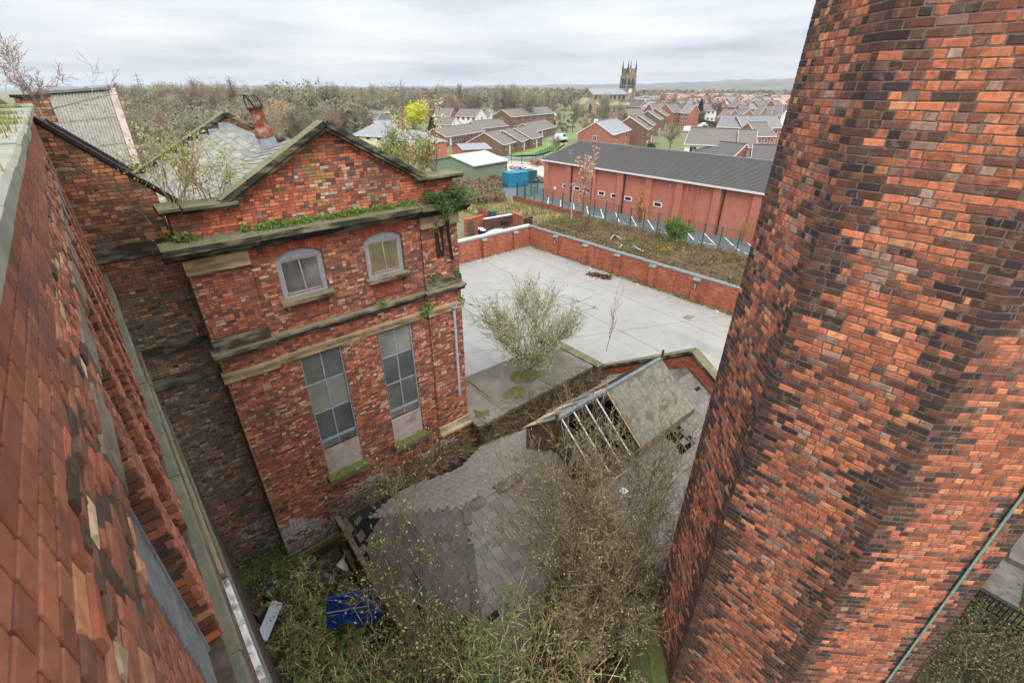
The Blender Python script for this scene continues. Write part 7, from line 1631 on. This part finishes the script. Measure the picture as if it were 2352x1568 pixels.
# low growth inside the near wood
mb = MB(); m = 900; px = RNG.uniform(250, 860, m); dist = RNG.uniform(45, 260, m); U2 = np.array([ray(p_, 300)[:2]/np.linalg.norm(ray(p_, 300)[:2]) for p_ in px])*dist[:, None]
k_ = (U2[:, 0] > 14) | (U2[:, 1] > 44); U2 = U2[k_]; m = len(U2); crowns(mb, np.concatenate([U2, np.full((m, 1), .6)], 1), RNG.uniform(1.5, 3, m), RNG.uniform(1.2, 2.6, m), 80, np.full(m, .3), np.concatenate([WCOL, srgbs((110, 118, 70), (130, 130, 84))])[RNG.integers(0, 15, m)])
tag(mb.build('undergrowth', 'leaf'), 'scrubby undergrowth below the near trees of the wood', 'undergrowth', kind='stuff')
# scrub beside the scrap yard and the lane
mb = MB(); C = np.array([[*at(RNG.uniform(1050, 1150), RNG.uniform(402, 470))[:2], .5] for _ in range(60)]); crowns(mb, C, RNG.uniform(.8, 1.6, 60), RNG.uniform(.8, 1.5, 60), 160, np.full(60, .18), srgbs((140, 112, 92), (150, 130, 100), (126, 120, 84))[RNG.integers(0, 3, 60)])
tag(mb.build('scrub', 'leaf'), 'brown scrub between the lane and the scrap yard', 'scrub', kind='stuff')
# gardens
mb = MB(); C = []
for _ in range(260):
    q = B3(RNG.uniform(0, 2000), RNG.uniform(470, 680)); p = at(*q); C.append((p[0], p[1], .3))
C = np.array(C); crowns(mb, C, RNG.uniform(.6, 1.6, 260), RNG.uniform(.6, 1.6, 260), 60, np.full(260, .25), srgbs((96, 116, 60), (120, 124, 76), (140, 118, 90), (84, 100, 56))[RNG.integers(0, 4, 260)])
tag(mb.build('garden_shrubbery', 'leaf'), 'garden shrubs scattered between the houses', 'shrubs', kind='stuff')
# pylons
for px, top, lab, dist in ((((400+375*.4677)/1.6152), 197+14, 'nearest lattice pylon above the wood', 420), ((400+1740*.4677)/1.6152, 177, 'lattice pylon on the skyline behind the gable', 700), ((400+1838*.4677)/1.6152, 191, 'distant lattice pylon beside the taller one', 1000), (B2(795, 0)[0], 182, 'lattice pylon on the skyline before the cherry', 750)):
    u = ray(px, 300)[:2]; u = u/np.linalg.norm(u)*dist; d = ray(px, top); hg = max(22, H+d[2]/np.hypot(d[0], d[1])*dist); t = thing('pylon', lab, 'pylon', (*u, 0)); mb = MB(); rr = .10+dist*.00012
    for x, y in ((-1, -1), (1, -1), (1, 1), (-1, 1)): mb.tube([(u[0]+x*2.4, u[1]+y*2.4, 0), (u[0]+x*.6, u[1]+y*.6, hg*.7), (u[0], u[1], hg)], rr, 4)
    for i in range(7):
        z0, z1 = hg*.1*i, hg*.1*(i+1); w0, w1 = 2.4-1.8*z0/(hg*.7), 2.4-1.8*z1/(hg*.7); mb.tube([(u[0]-w0, u[1]-w0, z0), (u[0]+w1, u[1]-w1, z1)], rr*.7, 3); mb.tube([(u[0]+w0, u[1]-w0, z0), (u[0]-w1, u[1]-w1, z1)], rr*.7, 3)
    mb.build('tower', 'steel', t)
    for z, w_ in ((.68, 4.5), (.8, 3.6), (.91, 2.8)): mb = MB(); ax_ = np.array([cos(AZ), -sin(AZ), 0]); c = np.array([*u, hg*z]); mb.tube([c-ax_*w_, c+np.array([0, 0, .5]), c+ax_*w_], rr, 4); mb.build('cross_arm', 'steel', t)
# hills on the horizon
mb = MB(); n = 120; pxs = np.linspace(150, 2500, n); rings = [(900, .0), (1400, .45), (2200, .9), (2800, 1.0), (3600, .5)]
V = []
for dist, f in rings:
    for p_ in pxs:
        u = ray(p_, 300)[:2]; u /= np.linalg.norm(u); hh = 0+6*math.exp(-((p_-480)/260)**2)+26*math.exp(-((p_-1760)/300)**2)+6*math.exp(-((p_-1250)/200)**2)+1.5*sin(p_*.05)+1.2*sin(p_*.13+1)+.8*RNG.normal()
        V.append((*(u*dist), f*(H+hh*1.1)-.5))
i, j = np.meshgrid(np.arange(n-1), np.arange(len(rings)-1)); b = (j*n+i).ravel(); mb.add(V, [np.stack([b, b+1, b+n+1, b+n], 1)]); o = mb.build('hills', 'hills', smooth=True); struct(o)

# ================================================================ HAZE
mb = MB(); mb.box((-9100, -3100, -1.2), (12100, 14100, 62)); hz = mb.build('haze', 'soil'); hz.data.materials.clear()
hm = bpy.data.materials.new('haze'); hm.use_nodes = True; hm.node_tree.nodes.clear()
v_ = hm.node_tree.nodes.new('ShaderNodeVolumePrincipled'); v_.inputs['Color'].default_value = (.86, .92, 1, 1); v_.inputs['Density'].default_value = .00019; v_.inputs['Anisotropy'].default_value = .2
oo = hm.node_tree.nodes.new('ShaderNodeOutputMaterial'); hm.node_tree.links.new(v_.outputs[0], oo.inputs['Volume']); hz.data.materials.append(hm)
tag(hz, 'thin pale haze over the town and the far wood', 'haze', kind='stuff')
